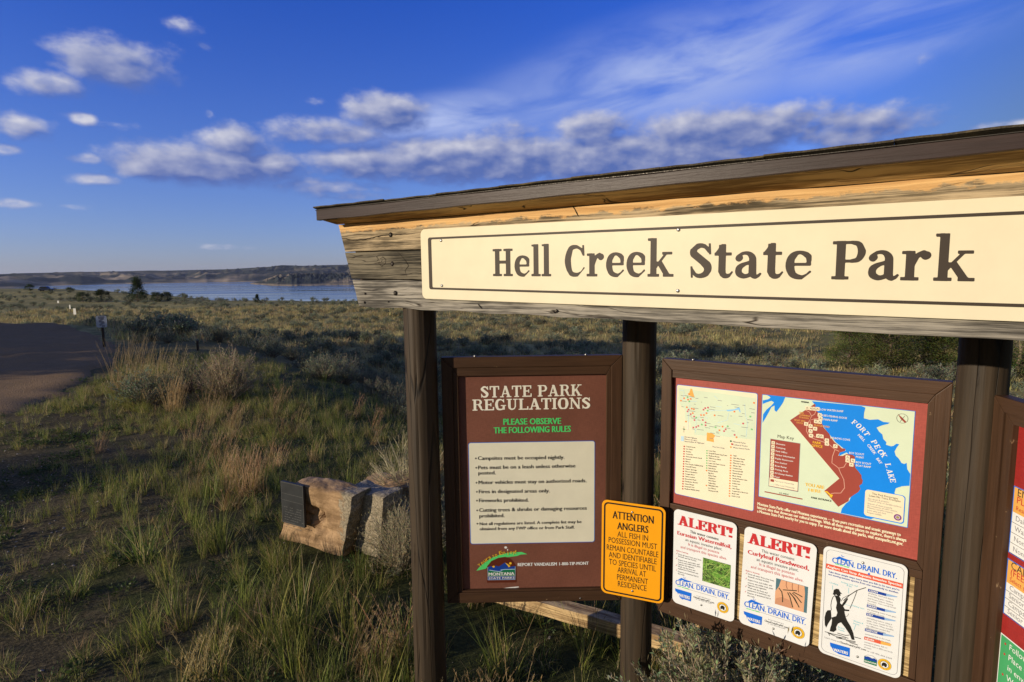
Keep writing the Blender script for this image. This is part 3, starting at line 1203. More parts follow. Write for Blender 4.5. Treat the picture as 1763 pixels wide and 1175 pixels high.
def mitred_frame(parent, outer, inner, y0, y1, name='frame_rail', bev=.003):
    """four mitred members between two rectangles (u0,z0,u1,z1); y0 front, y1 back"""
    (a0, b0, a1, b1), (c0, d0, c1, d1) = outer, inner
    g = .0006
    for pts, mm in (([(a0 + g, b1), (a1 - g, b1), (c1 - g, d1), (c0 + g, d1)], M_FRAMEX), ([(a0 + g, b0), (c0 + g, d0), (c1 - g, d0), (a1 - g, b0)], M_FRAMEX),
                    ([(a0, b0 + g), (a0, b1 - g), (c0, d1 - g), (c0, d0 + g)], M_FRAMEZ), ([(a1, b0 + g), (c1, d0 + g), (c1, d1 - g), (a1, b1 - g)], M_FRAMEZ)):
        bm = bmesh.new()
        prism(bm, pts, y0, y1, bev)
        bm_obj(name, bm, mm, parent)


def screw(parent, u, z, y, r=.005, name='screw', mat=None):
    bm = bmesh.new()
    n = 10
    for k, (rr, yy) in enumerate(((r, 0), (r * .95, -r * .35), (r * .55, -r * .6))):
        for i in range(n):
            bm.verts.new((u + rr * math.cos(2 * math.pi * i / n), y + yy, z + rr * math.sin(2 * math.pi * i / n)))
    bm.verts.ensure_lookup_table()
    for k in range(2):
        for i in range(n):
            bm.faces.new((bm.verts[k * n + i], bm.verts[k * n + (i + 1) % n], bm.verts[(k + 1) * n + (i + 1) % n], bm.verts[(k + 1) * n + i]))
    bm.faces.new([bm.verts[2 * n + i] for i in range(n)])
    bmesh.ops.recalc_face_normals(bm, faces=bm.faces)
    return bm_obj(name, bm, mat or M_METAL, parent, True)


# print colours
PM = {}


def pm(n, c, rough=.45):
    if n not in PM:
        PM[n] = print_mat(n, c, rough)
    return PM[n]


CREAM = pm('cream_print', (.74, .67, .50, 1))
CREAM2 = pm('pale_card_print', (.74, .72, .58, 1))
PALEG = pm('pale_green_print', (.58, .68, .53, 1))
MAPBG = pm('map_cream_print', (.74, .70, .53, 1))
WHITE = pm('white_print', (.74, .75, .75, 1))
SIGNW = pm('white_sign_sheet', (.67, .69, .71, 1), .35)
INK = pm('black_print', (.018, .017, .016, 1))
GREY = pm('grey_print', (.22, .22, .24, 1))
DKBR = pm('dark_taupe_print', (.050, .038, .029, 1))
BLUE = pm('blue_edge_print', (.02, .16, .62, 1))
LAKEB = pm('lake_blue_print', (.005, .22, .80, 1))
NAVY = pm('navy_print', (.012, .05, .30, 1))
BRIGHTB = pm('bright_blue_print', (.01, .13, .62, 1))
RED = pm('red_print', (.48, .028, .035, 1))
MAROON = pm('map_maroon_print', (.30, .060, .045, 1))
MAROON_B = weave_mat('maroon_board_face', (.315, .062, .048, 1))
MAROON_A = weave_mat('brownred_board_face', (.170, .066, .044, 1))
GREEN = pm('green_print', (.09, .62, .17, 1))
DKGREEN = pm('dark_green_print', (.01, .16, .07, 1))
YELL = pm('yellow_print', (.80, .48, .03, 1))
ORANGE = pm('orange_print', (.72, .38, .09, 1))
AMBER = pm('amber_sign_sheet', (.80, .34, .012, 1), .32)
SKIN = pm('skin_print', (.62, .34, .20, 1))
CYAN = pm('cyan_print', (.10, .50, .62, 1))
PINK = pm('pink_print', (.55, .10, .14, 1))
PALEB = pm('pale_blue_print', (.45, .65, .80, 1))
PURP = pm('purple_print', (.20, .06, .22, 1))
PINE = plank_mat('bare_backing_plank', (.20, .13, .055, 1), (.58, .42, .20, 1))

# ------------------------------------------------------------------ kiosk: posts, header boards, roof
PL1 = Plane(-.44, 2.76, -.6)
PL2 = Plane(.601, 2.786, 38.0)
PL3 = Plane(1.60, 2.005, 94.0)
PLH = Plane(-.412, 2.64, 35.5)
PLY = Plane(.566, 2.706, 22.0)

kiosk = empty('notice_kiosk', (.9, 2.5, 0), label='brown timber notice kiosk of round posts under a long shingled header roof', cat='kiosk')


def under_kiosk(o):
    o.parent = kiosk
    o.matrix_parent_inverse = Matrix.Translation((-.9, -2.5, 0))
    return o


def post(x, y, r, top, notch=None, seed=0, lean=(0, 0)):
    seg, rings = 72, 64
    V, Fc = [], []
    ph = seed * 1.7
    for j in range(rings + 1):
        z = -.25 + (top + .25) * j / rings
        for i in range(seg):
            a = 2 * math.pi * i / seg
            rr = r * (1 + .018 * math.sin(3 * a + ph) + .012 * math.sin(2 * a + z * 1.3 + ph) + .02 * math.sin(z * 2.1 + ph))
            rr += .0005 * math.sin(17 * a + 2 * math.sin(z * 1.1)) + .0003 * math.sin(29 * a + ph + z)
            if notch:
                for (na, w, dep, z0, z1) in notch:
                    c = R(na) + .05 * math.sin(z * 3.1) + .02 * math.sin(z * 11)
                    dd = (a - c + math.pi) % (2 * math.pi) - math.pi
                    k = float(sm(np.array(z), z0, z0 + .15) * (1 - sm(np.array(z), z1 - .15, z1)))
                    rr -= dep * math.exp(-(dd / w) ** 2) * k
                    rr += dep * .5 * math.exp(-((dd + 2.2 * w) / (w * 1.2)) ** 2) * k
            V.append((x + rr * math.cos(a) + lean[0] * z, y + rr * math.sin(a) + lean[1] * z, z))
    for j in range(rings):
        for i in range(seg):
            p = j * seg
            Fc.append((p + i, p + (i + 1) % seg, p + seg + (i + 1) % seg, p + seg + i))
    Fc.append(tuple(rings * seg + i for i in range(seg)))
    return under_kiosk(obj('post', mesh('post', V, Fc, M_LOG, True)))


post(-.430, 2.765, .0765, 2.02 + .20, [(232, .05, .016, -.2, 1.35), (262, .03, .006, .3, 2.2)], 1)
post(.601, 2.786, .0775, 2.02 + .12, [(250, .025, .006, .4, 2.1)], 2)
post(1.607, 2.00, .0715, 2.02 + .12, [(226, .03, .008, .2, 2.1), (205, .02, .005, .2, 1.6)], 3)
post(1.52, .86, .074, 2.16, [(200, .03, .006, .2, 2.1)], 4)

# header planks, laid out in the header plane
HO = .0


def hl(px, py, off=0.0):
    return PLH.L(px, py, off)


tl, bl = hl(582.5, 387.6), hl(617.6, 528)
tr, br = hl(1763, 295.9), hl(1763, 587.4)
plate_l = (hl(715.1, 395.9, .03)[0] + hl(724.8, 514.5, .03)[0]) / 2
text_l, text_r = hl(848, 476, .03)[0], hl(1677, 484, .03)[0]
plate_r = text_r + (text_l - plate_l)
board_r = plate_r + (plate_l - (tl[0] + bl[0]) / 2)


def edge_z(f, u):
    """height of the header at fraction f from top to bottom, at local u"""
    zt = tl[1] + (tr[1] - tl[1]) * (u - tl[0]) / (tr[0] - tl[0])
    zb = bl[1] + (br[1] - bl[1]) * (u - bl[0]) / (br[0] - bl[0])
    return zt + (zb - zt) * f


hroot_m = Matrix.Translation((PLH.O[0], PLH.O[1], 0)) @ Matrix.Rotation(-PLH.yaw, 4, 'Z')


def in_header(o):
    o.matrix_world = hroot_m
    o.location = hroot_m.translation
    o.rotation_euler = (0, 0, -PLH.yaw)
    return under_kiosk(o)


def left_u(f):
    return tl[0] + (bl[0] - tl[0]) * f


TH = .036
cuts = [0, .335, .668, 1.0]
for k in range(3):
    f0, f1 = cuts[k], cuts[k + 1]
    ztop = edge_z(f0, .6)
    mt = plank_mat('weathered_header_plank', fresh=(1.0 if k == 0 else None), ztop=ztop + .006, seed=k * 3.7,
                   dark=[(.055, .042, .024, 1), (.022, .019, .013, 1), (.058, .053, .045, 1)][k],
                   light=[(.48, .37, .23, 1), (.175, .15, .105, 1), (.34, .31, .26, 1)][k])
    bm = bmesh.new()
    N = 30
    g = .0035 if k else 0
    topv, botv = [], []
    for i in range(N + 1):
        t = i / N
        uL0, uL1 = left_u(f0), left_u(f1)
        u0_ = uL0 + (board_r - (uL0 - tl[0]) - uL0) * t
        u1_ = uL1 + (board_r - (uL1 - tl[0]) - uL1) * t
        w = .0012 * math.sin(i * 1.9 + k) + .0008 * math.sin(i * 4.3)
        topv.append((u0_, edge_z(f0, u0_) - g + w))
        botv.append((u1_, edge_z(f1, u1_) + (.0012 if k < 2 else 0) + w * (1 if k < 2 else 2.5)))
    yo = [0.0, -.002, .0015][k]
    prism(bm, topv + botv[::-1], yo, TH + yo, .0025)
    in_header(bm_obj('plank', bm, mt))

# recessed bolts at the left end
for (px, py, r_, nm) in ((673, 404.5, .0115, 'bolt'), (676, 454.5, .0115, 'bolt'), (681, 505, .0115, 'bolt'), (629, 506, .006, 'screw'), (628, 521, .006, 'screw'), (669, 520, .004, 'screw')):
    u_, z_ = hl(px, py)
    bm = bmesh.new()
    n = 16
    rr = [(r_ * .95, -.0024), (r_ * .9, -.0026), (r_ * .62, -.0026), (r_ * .55, -.0046), (r_ * .40, -.0056)]
    for (q, yy) in rr:
        for i in range(n):
            bm.verts.new((u_ + q * math.cos(2 * math.pi * i / n), yy, z_ + q * math.sin(2 * math.pi * i / n)))
    bm.verts.ensure_lookup_table()
    for k in range(len(rr) - 1):
        for i in range(n):
            f = bm.faces.new((bm.verts[k * n + i], bm.verts[k * n + (i + 1) % n], bm.verts[(k + 1) * n + (i + 1) % n], bm.verts[(k + 1) * n + i]))
            f.material_index = 0 if k < 2 else 1
    f = bm.faces.new([bm.verts[(len(rr) - 1) * n + i] for i in range(n)])
    f.material_index = 1
    bmesh.ops.recalc_face_normals(bm, faces=bm.faces)
    in_header(bm_obj(nm, bm, [M_HOLE, M_RUST]))

bm = bmesh.new()
prism(bm, [(left_u(.04) + .03, edge_z(.04, tl[0])), (board_r - .04, edge_z(.04, board_r)), (board_r - .06, edge_z(.97, board_r)), (left_u(.97) + .03, edge_z(.97, bl[0]))], TH + .003, TH + .012)
in_header(bm_obj('backing_panel', bm, M_FRAMEX))

# drying cracks and a knot in the header planks


def crack(pts, w, seed):
    q = random.Random(seed)
    P_ = [hl(530 + x * .3574, 200 + y * .3574) for x, y in pts]
    D = []
    for i in range(len(P_) - 1):
        for k in range(5):
            t_ = k / 5
            D.append((P_[i][0] + (P_[i + 1][0] - P_[i][0]) * t_, P_[i][1] + (P_[i + 1][1] - P_[i][1]) * t_ + q.uniform(-.0012, .0012)))
    D.append(P_[-1])
    V, Fc = [], []
    for i, (u_, z_) in enumerate(D):
        j = D[min(i + 1, len(D) - 1)]
        k = D[max(i - 1, 0)]
        dx, dz = j[0] - k[0], j[1] - k[1]
        L = math.hypot(dx, dz) + 1e-9
        ww = w * math.sin(math.pi * (i + .15) / (len(D) - .7)) ** .5 * q.uniform(.5, 1.2) / 2
        V += [(u_ - dz / L * ww, -.0026, z_ + dx / L * ww), (u_ + dz / L * ww, -.0026, z_ - dx / L * ww)]
        if i:
            Fc.append((2 * i - 2, 2 * i - 1, 2 * i + 1, 2 * i))
    in_header(obj('crack', mesh('crack', V, Fc, M_HOLE)))


crack(((163, 588), (230, 601), (290, 592), (330, 582), (385, 574)), .0050, 1)
crack(((412, 574), (430, 572), (470, 569), (516, 567)), .0035, 2)
crack(((432, 652), (468, 690), (488, 722), (470, 745), (478, 772)), .0030, 3)
crack(((345, 690), (362, 680), (378, 690), (376, 712), (358, 724), (344, 712), (346, 694)), .0030, 4)
crack(((262, 838), (300, 842), (340, 836)), .0022, 5)
crack(((820, 905), (832, 918), (840, 930)), .0045, 6)
crack(((1270, 420), (1290, 455), (1306, 486)), .0035, 7)
crack(((1180, 935), (1192, 948), (1206, 940), (1196, 930)), .006, 8)

# roof: fascia, soffit, deck, shingles
OV = .115
fl_t, fl_b = hl(546, 362.5, OV), hl(545, 380, OV)
fr_t, fr_b = hl(1763, 228, OV), hl(1763, 257, OV)
ru0 = fl_b[0]
ru1 = board_r + (tl[0] - ru0)


def lin(a, b, u):
    return a[1] + (b[1] - a[1]) * (u - a[0]) / (b[0] - a[0])


N = 40
bm = bmesh.new()
tv = [(ru0 + (ru1 - ru0) * i / N, lin(fl_t, fr_t, ru0 + (ru1 - ru0) * i / N) + .0015 * math.sin(i * .9)) for i in range(N + 1)]
bv = [(u_, lin(fl_b, fr_b, u_) + .0012 * math.sin(i * 1.3)) for i, (u_, _) in enumerate(tv)]
prism(bm, tv + bv[::-1], -OV, -OV + .020, .002)
in_header(bm_obj('fascia', bm, M_FASCIA))
M_SOFF = plank_mat('soffit_board', (.26, .15, .05, 1), (.70, .46, .18, 1))


def slab(name, m, u0, u1, y0, y1, z0f, z1f, th, n=24, jit=0.0):
    """sloping slab: underside heights z0f(u) at y0 and z1f(u) at y1"""
    V, Fc = [], []
    for i in range(n + 1):
        u_ = u0 + (u1 - u0) * i / n
        a, b = z0f(u_), z1f(u_)
        j_ = jit * math.sin(i * 2.3)
        V += [(u_, y0 + j_, a), (u_, y1, b), (u_, y1, b + th), (u_, y0 + j_, a + th)]
        if i:
            p, q = 4 * i - 4, 4 * i
            Fc += [(p, q, q + 1, p + 1), (p + 1, q + 1, q + 2, p + 2), (p + 2, q + 2, q + 3, p + 3), (p + 3, q + 3, q, p)]
    Fc += [(0, 1, 2, 3), (4 * n + 3, 4 * n + 2, 4 * n + 1, 4 * n)]
    return in_header(obj(name, mesh(name, V, Fc, m)))


sof = lambda u: lin(fl_b, fr_b, u) + .004
ht = lambda u: edge_z(0, u) + .002
slab('soffit', M_SOFF, ru0 + .004, ru1 - .004, -OV + .021, -.0005, sof, ht, .012)
slope = .28
BACK = .95
slab('roof_deck', M_SOFF, ru0 + .003, ru1 - .003, -OV + .021, BACK, lambda u: lin(fl_t, fr_t, u) - .0150, lambda u: lin(fl_t, fr_t, u) - .0150 - slope * (BACK + OV), .012)


def shingle_mat():
    m, t, b, o = newmat('asphalt_shingle')
    co = ocoord(t)
    n = t.noise(co, 180., 5., .8)
    n2 = t.noise(co, 9., 4., .6)
    c = t.mix(t.rng(n, .3, .7), c3(.022, .020, .018), c3(.115, .095, .065))
    c = t.mix(t.rng(n2, .45, .7, 0, .6), c, c3(.17, .13, .060))
    t.l(c, b.inputs['Base Color'])
    bp = t.n('ShaderNodeBump')
    bp.inputs['Strength'].default_value = 1.
    bp.inputs['Distance'].default_value = .004
    t.l(n, bp.inputs['Height'])
    t.l(bp.outputs[0], b.inputs['Normal'])
    setp(b, None, .95, .2)
    return m


M_SH = shingle_mat()
rows = 7
for row in range(rows):
    u_ = ru0 - .006
    first = rnd.uniform(.12, .3)
    while u_ < ru1 - .02:
        w = min(first if first else rnd.choice([.30, .305, .31]), ru1 + .006 - u_)
        first = 0
        y0 = -OV - .008 + row * .14 + rnd.uniform(-.005, .003)
        y1 = y0 + .165
        lift = .003 + rnd.uniform(0, .0035)
        zf = lambda uu, yy: lin(fl_t, fr_t, uu) + .0025 - slope * (yy + OV)
        N3 = 6
        V, Fc = [], []
        for i in range(N3 + 1):
            uu = u_ + (w - .0006) * i / N3
            fr = .0022 * math.sin(uu * 41 + row) + rnd.uniform(-.0012, .0012)
            for (yy, dz) in ((y0 + fr, lift), (y1, 0.0006)):
                V += [(uu, yy, zf(uu, yy) + dz + row * .0001), (uu, yy, zf(uu, yy) + dz + .0052)]
            if i:
                p, q = 4 * i - 4, 4 * i
                Fc += [(p, q, q + 1, p + 1), (p + 1, q + 1, q + 3, p + 3), (p + 3, q + 3, q + 2, p + 2), (p + 2, q + 2, q, p)]
        Fc += [(0, 1, 3, 2), (4 * N3, 4 * N3 + 2, 4 * N3 + 3, 4 * N3 + 1)]
        in_header(obj('shingle', mesh('shingle', V, Fc, M_SH)))
        u_ += w
# starter strip under the first course
slab('drip_edge', M_RUST, ru0 - .003, ru1 + .003, -OV - .004, -OV + .05, lambda u: lin(fl_t, fr_t, u) + .0005, lambda u: lin(fl_t, fr_t, u) + .0005 - slope * .054, .0018)
# rafters resting on the posts
for k in range(6):
    u_ = tl[0] + .12 + (board_r - tl[0] - .24) * k / 5
    zt = lambda yy: lin(fl_t, fr_t, u_) - .0155 - slope * (yy + OV)
    bm = bmesh.new()
    vs = []
    for uu in (u_ - .019, u_ + .019):
        vs += [bm.verts.new((uu, TH + .016, zt(TH))), bm.verts.new((uu, BACK - .03, zt(BACK - .03))), bm.verts.new((uu, BACK - .03, zt(BACK - .03) - .07)), bm.verts.new((uu, TH + .016, zt(TH) - .09))]
    for q in ((0, 1, 2, 3), (7, 6, 5, 4), (0, 4, 5, 1), (1, 5, 6, 2), (2, 6, 7, 3), (3, 7, 4, 0)):
        bm.faces.new([vs[i] for i in q])
    bmesh.ops.recalc_face_normals(bm, faces=bm.faces)
    in_header(bm_obj('rafter', bm, M_FRAMEX))
bm = bmesh.new()
bevel_box(bm, ((tl[0] + board_r) / 2, TH + .062, edge_z(.62, .8)), (board_r - tl[0] - .16, .088, .085), .004)
in_header(bm_obj('beam', bm, M_FRAMEX))

# ------------------------------------------------------------------ name sign on the header
OFP = .0105
r_ = PLH.root('name_sign', 0, 2.0, label='long cream name sign reading Hell Creek State Park on the kiosk header', cat='sign')
P = Print(PLH, r_, 0.0, OFP)
pz = lambda f, u: (lin(hl(715.1, 395.9, OFP), hl(1763, 337.2, OFP), u) if f == 0 else lin(hl(724.8, 514.5, OFP), hl(1763, 554.5, OFP), u)) - 2.0


def tilt_round(u0, u1, zt, zb, r, n=7):
    out = []
    for (cx, top, a) in ((u1 - r, 1, 0), (u0 + r, 1, 90), (u0 + r, 0, 180), (u1 - r, 0, 270)):
        for i in range(n + 1):
            t = R(a + 90 * i / n)
            uu = cx + r * math.cos(t)
            base = (zt(uu) - r) if top else (zb(uu) + r)
            out.append((uu, base + r * math.sin(t)))
    return out


bm = bmesh.new()
prism(bm, tilt_round(plate_l, plate_r, lambda u: pz(0, u), lambda u: pz(1, u), .024), -OFP, -.0032, .0015)
bm_obj('sign_panel', bm, print_mat('cream_sign_board', (.70, .63, .45, 1), .38, .05), r_)
a = P.P((735, 409.5)), P.P((741, 498.5)), P.P((1763, 363.6)), P.P((1763, 529.6))
li_t = lambda u: a[0][1] + (a[2][1] - a[0][1]) * (u - a[0][0]) / (a[2][0] - a[0][0])
li_b = lambda u: a[1][1] + (a[3][1] - a[1][1]) * (u - a[1][0]) / (a[3][0] - a[1][0])
lu0 = (a[0][0] + a[1][0]) / 2
lu1 = plate_r - (lu0 - plate_l)
outer = tilt_round(lu0, lu1, li_t, li_b, .010, 5)
inner = tilt_round(lu0 + .019, lu1 - .019, lambda u: li_t(u) - .0085, lambda u: li_b(u) + .0085, .006, 5)
n = len(outer)
P.put(DKBR, outer + inner, [(i, (i + 1) % n, n + (i + 1) % n, n + i) for i in range(n)], 1, 'border_line')
P.text('Hell', (849, 475.8), (949, 476.2), 46.5, DKBR, 1, 's')
P.text('Creek', (972.5, 476.2), (1159.5, 477.0), 53.0, DKBR, 1, 's')
P.text('State', (1187, 478.6), (1396, 480.5), 58.5, DKBR, 1, 's')
P.text('Park', (1431, 481.3), (1677.5, 485.0), 65.5, DKBR, 1, 's')
P.flush(r_)
for (x, y) in ((759.5, 414.5), (761, 492), (1168, 396), (1167, 501)):
    u_, z_ = P.P((x, y))
    screw(r_, u_, z_, -OFP - .0004, .0062)
for f in (.965,):
    for top in (0, 1):
        u_ = plate_l + (plate_r - plate_l) * f
        screw(r_, u_, (li_t(u_) - .022) if top else (li_b(u_) + .022), -OFP - .0004, .0062)

# ------------------------------------------------------------------ regulations board (left)
OF = -.026
o1 = rect_of(PL1, 0, (758.4, 615.7), (1069, 612.3), (1071, 1033), (770.8, 1039.9))
i1 = rect_of(PL1, OF, (789, 647), (1042, 643.3), (1043, 1009.6), (797, 1014))
r_ = PL1.root('regulations_board', (o1[0] + o1[2]) / 2, o1[1], label='framed brown-red board headed STATE PARK REGULATIONS between the two left posts', cat='notice board')
c_ = (o1[0] + o1[2]) / 2


def loc(q, c, z):
    return (q[0] - c, q[1] - z, q[2] - c, q[3] - z)


O_ = loc(o1, c_, o1[1])
I_ = loc(i1, c_, o1[1])
J_ = (O_[0] + .052, O_[1] + .052, O_[2] - .052, O_[3] - .050)
mitred_frame(r_, O_, J_, 0, .045)
mitred_frame(r_, (J_[0] - .0, J_[1] - .0, J_[2] + .0, J_[3] + .0), I_, .007, .046, 'inner_moulding', .002)
bm = bmesh.new()
prism(bm, [(I_[0] - .008, I_[1] - .008), (I_[2] + .008, I_[1] - .008), (I_[2] + .008, I_[3] + .008), (I_[0] - .008, I_[3] + .008)], -OF, -OF + .012)
pan = bm_obj('panel', bm, MAROON_A, r_)
P = Print(PL1, r_, c_, OF)
q_ = P.card((806.6, 763.9), (1022.6, 759.3), (1023.8, 931.3), (811.3, 937.7), .010, BLUE, 1, 'card', .0028)
P.card((806.6, 763.9), (1022.6, 759.3), (1023.8, 931.3), (811.3, 937.7), .010, CREAM2, 2, 'card')
TITLE = pm('title_white_print', (.82, .80, .70, 1))
P.text('STATE PARK', (828, 685), (1002, 681.5), 19.5, TITLE, 2, 's', track=.02)
P.text('REGULATIONS', (813.5, 707.3), (1016, 703.5), 19, TITLE, 2, 's', track=.0)
P.text('PLEASE OBSERVE', (867, 731.6), (965.8, 730), 10.3, GREEN, 2, bold=.03)
P.text('THE FOLLOWING RULES', (850.5, 746.5), (982.5, 743.6), 10.3, GREEN, 2, bold=.03)
for (s_, x0, y0, x1, y1, h) in (('Campsites must be occupied nightly.', 823, 792.2, 971.6, 790.4, 6.2), ('Pets must be on a leash unless otherwise', 823.5, 808.3, 990.5, 805, 6.2),
                                ('posted.', 823.8, 817.5, 853.5, 817, 6.2), ('Motor vehicles must stay on authorized roads.', 824.2, 834, 1009.5, 830.5, 6.2),
                                ('Fires in designated areas only.', 824.7, 849.6, 946.4, 848, 6.2), ('Fireworks prohibited.', 825, 864.9, 910, 864, 6.2),
                                ('Cutting trees & shrubs or damaging resources', 825.3, 881.6, 1010, 877.7, 6.2), ('prohibited.', 825.5, 891.5, 868.5, 890.6, 6.2),
                                ('Not all regulations are listed. A complete list may be', 826, 904.6, 1001, 900.7, 5.0), ('obtained from any FWP office or from Park Staff.', 826, 913.3, 989, 910.2, 5.0)):
    P.text(s_, (x0, y0), (x1, y1), h, INK, 3, bold=.03)
for (x, y) in ((819.3, 789.5), (820, 805.6), (820.4, 831.4), (821, 847), (821.2, 862.2), (821.6, 879), (822, 901.8)):
    P.disc(P.P((x, y)), .0042, INK, 3, 'lettering', 8)
P.text('REPORT VANDALISM', (891.7, 975), (958.5, 973.8), 5.4, WHITE, 2, bold=.03)
P.text('1-800-TIP-MONT', (963, 973.6), (1013.3, 972.4), 5.2, WHITE, 2, bold=.03)
# swoosh and park emblem
P.poly([(820, 983), (826, 976), (836, 967.5), (848, 960), (862, 954.5), (878, 951.5), (898, 950.6), (908, 954.5), (897, 955), (890, 957.5), (874, 959.5), (858, 964.5), (846, 970.5), (836, 979.5)], GREEN, 1)
P.poly([(838.5, 1003.5), (838.5, 975), (846, 966), (858, 960.5), (870, 958.8), (878, 961.5), (884, 967.5), (888.5, 975), (889, 1003)], pm('emblem_brown_print', (.10, .022, .012, 1)), 2)
P.poly([(839.7, 976.5), (845, 974.8), (849, 976.6), (853.5, 974), (859, 975.5), (869.5, 968.6), (874, 973), (878, 976), (886.5, 974.5), (886.5, 998), (839.7, 999)], NAVY, 3)
P.poly([(869.5, 968.8), (874, 971), (879, 974.6), (876, 977), (873, 972.5)], YELL, 4)
P.poly([(847, 975.5), (850.5, 973.8), (852, 976.5), (849.5, 977.3)], YELL, 4)
P.disc(P.P((878.7, 970)), .0062, YELL, 4, seg=16)
P.poly([(840, 983.5), (846, 982.2), (856, 983.8), (864, 983), (867, 981.5), (886.4, 980.3), (886.4, 991.2), (840, 992)], DKGREEN, 4)
P.line([(842.5, 981.5), (850, 983), (860, 984), (864.5, 982.5), (862, 981.2), (868, 980.5), (886.5, 980)], .0028, PALEB, 5)
P.line([(839.9, 976.5), (839.9, 998.4), (887, 997.8), (887, 975)], .0018, PALEB, 5)
P.line([(840, 992.2), (887, 991.6)], .0018, PALEG, 5)
P.text('MONTANA', (841.5, 991.2), (885.4, 990), 5.2, WHITE, 6, bold=.03)
P.text('STATE PARKS', (841.5, 997.2), (885.8, 996.2), 3.2, WHITE, 6, bold=.03)
sw = [(826.5, 976.5, -44), (830.5, 972.2, -44), (834.6, 968.6, -40), (838.7, 965.6, -36), (842.5, 963, -32), (849.5, 960, -26), (853, 958.6, -22), (860.5, 955.6, -16), (866, 954.4, -10), (870, 954, -8), (873.5, 953.8, -6), (878, 953.4, -4), (883, 953.2, -2), (887, 953.5, 0)]
for ch, (x, y, g) in zip('YourstoEnjoy!', [sw[i] for i in (0, 1, 2, 3, 4, 5, 6, 7, 8, 10, 11, 12, 13)]):
    w = 4.2 if ch not in 'Et' else (5.2 if ch == 'E' else 2.6)
    if ch == 'j' or ch == '!':
        w = 1.8
    a_ = R(g)
    V2, Fc = textmesh(ch, 0)
    a0_, b0_ = P.P((x, y)), P.P((x + w * math.cos(a_), y + w * math.sin(a_)))
    d_ = np.array(b0_) - np.array(a0_)
    L_ = np.hypot(*d_)
    up = np.array([-d_[1], d_[0]]) / L_
    hh = .0185
    V3 = np.array(a0_) + np.outer((V2[:, 0] - V2[:, 0].min()) / max(V2[:, 0].max() - V2[:, 0].min(), 1e-3), d_) + np.outer(V2[:, 1] * hh, up)
    P.put(YELL, V3, Fc, 7, 'lettering')
P.poly([(868, 942), (871, 940.6), (873.5, 942.5), (871.5, 945), (869, 944.5)], WHITE, 1, 'paint_chip')
P.poly([(873, 946), (875, 945.5), (874.5, 948), (873.2, 948.2)], WHITE, 1, 'paint_chip')
P.poly([(868, 1012.6), (878, 1011.2), (893, 1010), (893.5, 1011.4), (884, 1013), (870, 1013.6)], WHITE, 1, 'paint_chip')
P.flush(pan)
for (x, y) in ((817.6, 613.6), (1008.6, 610.6)):
    u_, z_ = PL1.L(x, y, -.02)
    bm = bmesh.new()
    bmesh.ops.create_uvsphere(bm, u_segments=10, v_segments=6, radius=.0065, matrix=Matrix.Translation((u_ - c_, .02, O_[3] + .002)))
    bm_obj('screw', bm, M_METAL, r_, True)
screw(r_, P.P((998, 1025.5))[0], P.P((998, 1025.5))[1], -.0003, .004)

# ------------------------------------------------------------------ map board (right)
o2 = rect_of(PL2, 0, (1132, 615.5), (1640, 660.4), (1598, 1252), (1140, 1047))
m2 = rect_of(PL2, OF, (1157.7, 647.2), (1597.7, 695.8), (1579.5, 964.4), (1154, 864.5))
w2 = rect_of(PL2, -.026, (1170, 893), (1576, 988), (1564, 1160), (1165, 1030))
zb2 = (PL2.L(1140, 1047)[1] + PL2.L(1354, 1140)[1]) / 2
o2 = (o2[0], zb2, o2[2], o2[3])
c_ = (o2[0] + o2[2]) / 2
r_ = PL2.root('map_board', c_, o2[1], label='wide framed maroon board carrying a state map and a lake map', cat='notice board')
O_ = loc(o2, c_, o2[1])
I_ = loc(m2, c_, o2[1])
Wd = loc(w2, c_, o2[1])
J_ = (O_[0] + .048, Wd[1] - .001, O_[2] - .048, O_[3] - .050)
mitred_frame(r_, O_, J_, 0, .045)
K_ = (I_[0], I_[1], I_[2], I_[3])
mitred_frame(r_, (J_[0], I_[1] - .030, J_[2], J_[3]), K_, .007, .046, 'inner_moulding', .002)
# middle rail and the narrow stiles beside the lower opening
for (a0_, b0_, a1_, b1_, mm) in ((J_[0] + .001, Wd[3], J_[2] - .001, I_[1] - .031, M_FRAMEX), (J_[0] + .001, J_[1] + .001, Wd[0], Wd[3] - .001, M_FRAMEZ), (Wd[2], J_[1] + .001, J_[2] - .001, Wd[3] - .001, M_FRAMEZ)):
    bm = bmesh.new()
    prism(bm, [(a0_, b0_), (a1_, b0_), (a1_, b1_), (a0_, b1_)], .007, .044, .002)
    bm_obj('middle_rail' if mm is M_FRAMEX else 'inner_stile', bm, mm, r_)
bm = bmesh.new()
prism(bm, [(I_[0] - .008, I_[1] - .008), (I_[2] + .008, I_[1] - .008), (I_[2] + .008, I_[3] + .008), (I_[0] - .008, I_[3] + .008)], -OF, -OF + .012)
pan = bm_obj('panel', bm, MAROON_B, r_)
npl = 7
for k in range(npl):
    a0_ = Wd[0] - .01 + (Wd[2] - Wd[0] + .02) * k / npl
    bm = bmesh.new()
    prism(bm, [(a0_ + .001, Wd[1] - .01), (a0_ + (Wd[2] - Wd[0] + .02) / npl - .001, Wd[1] - .01), (a0_ + (Wd[2] - Wd[0] + .02) / npl - .001, Wd[3] + .01), (a0_ + .001, Wd[3] + .01)], .016, .029, .001)
    bm_obj('backing_plank', bm, PINE, r_)
P = Print(PL2, r_, c_, OF)
CR1 = ((1166.5, 662.4), (1304.2, 678.6), (1296.8, 879.3), (1161.7, 850.2))
P.card(*CR1, .008, BLUE, 1, 'card', .0022)
P.card(*CR1, .008, MAPBG, 2, 'card')


def z4(x, y):      # zoomed crop 4 to photo pixels
    return (1150 + x * .11914, 640 + y * .11914)


def z5(x, y):
    return (1150 + x * .11914, 740 + y * .11914)


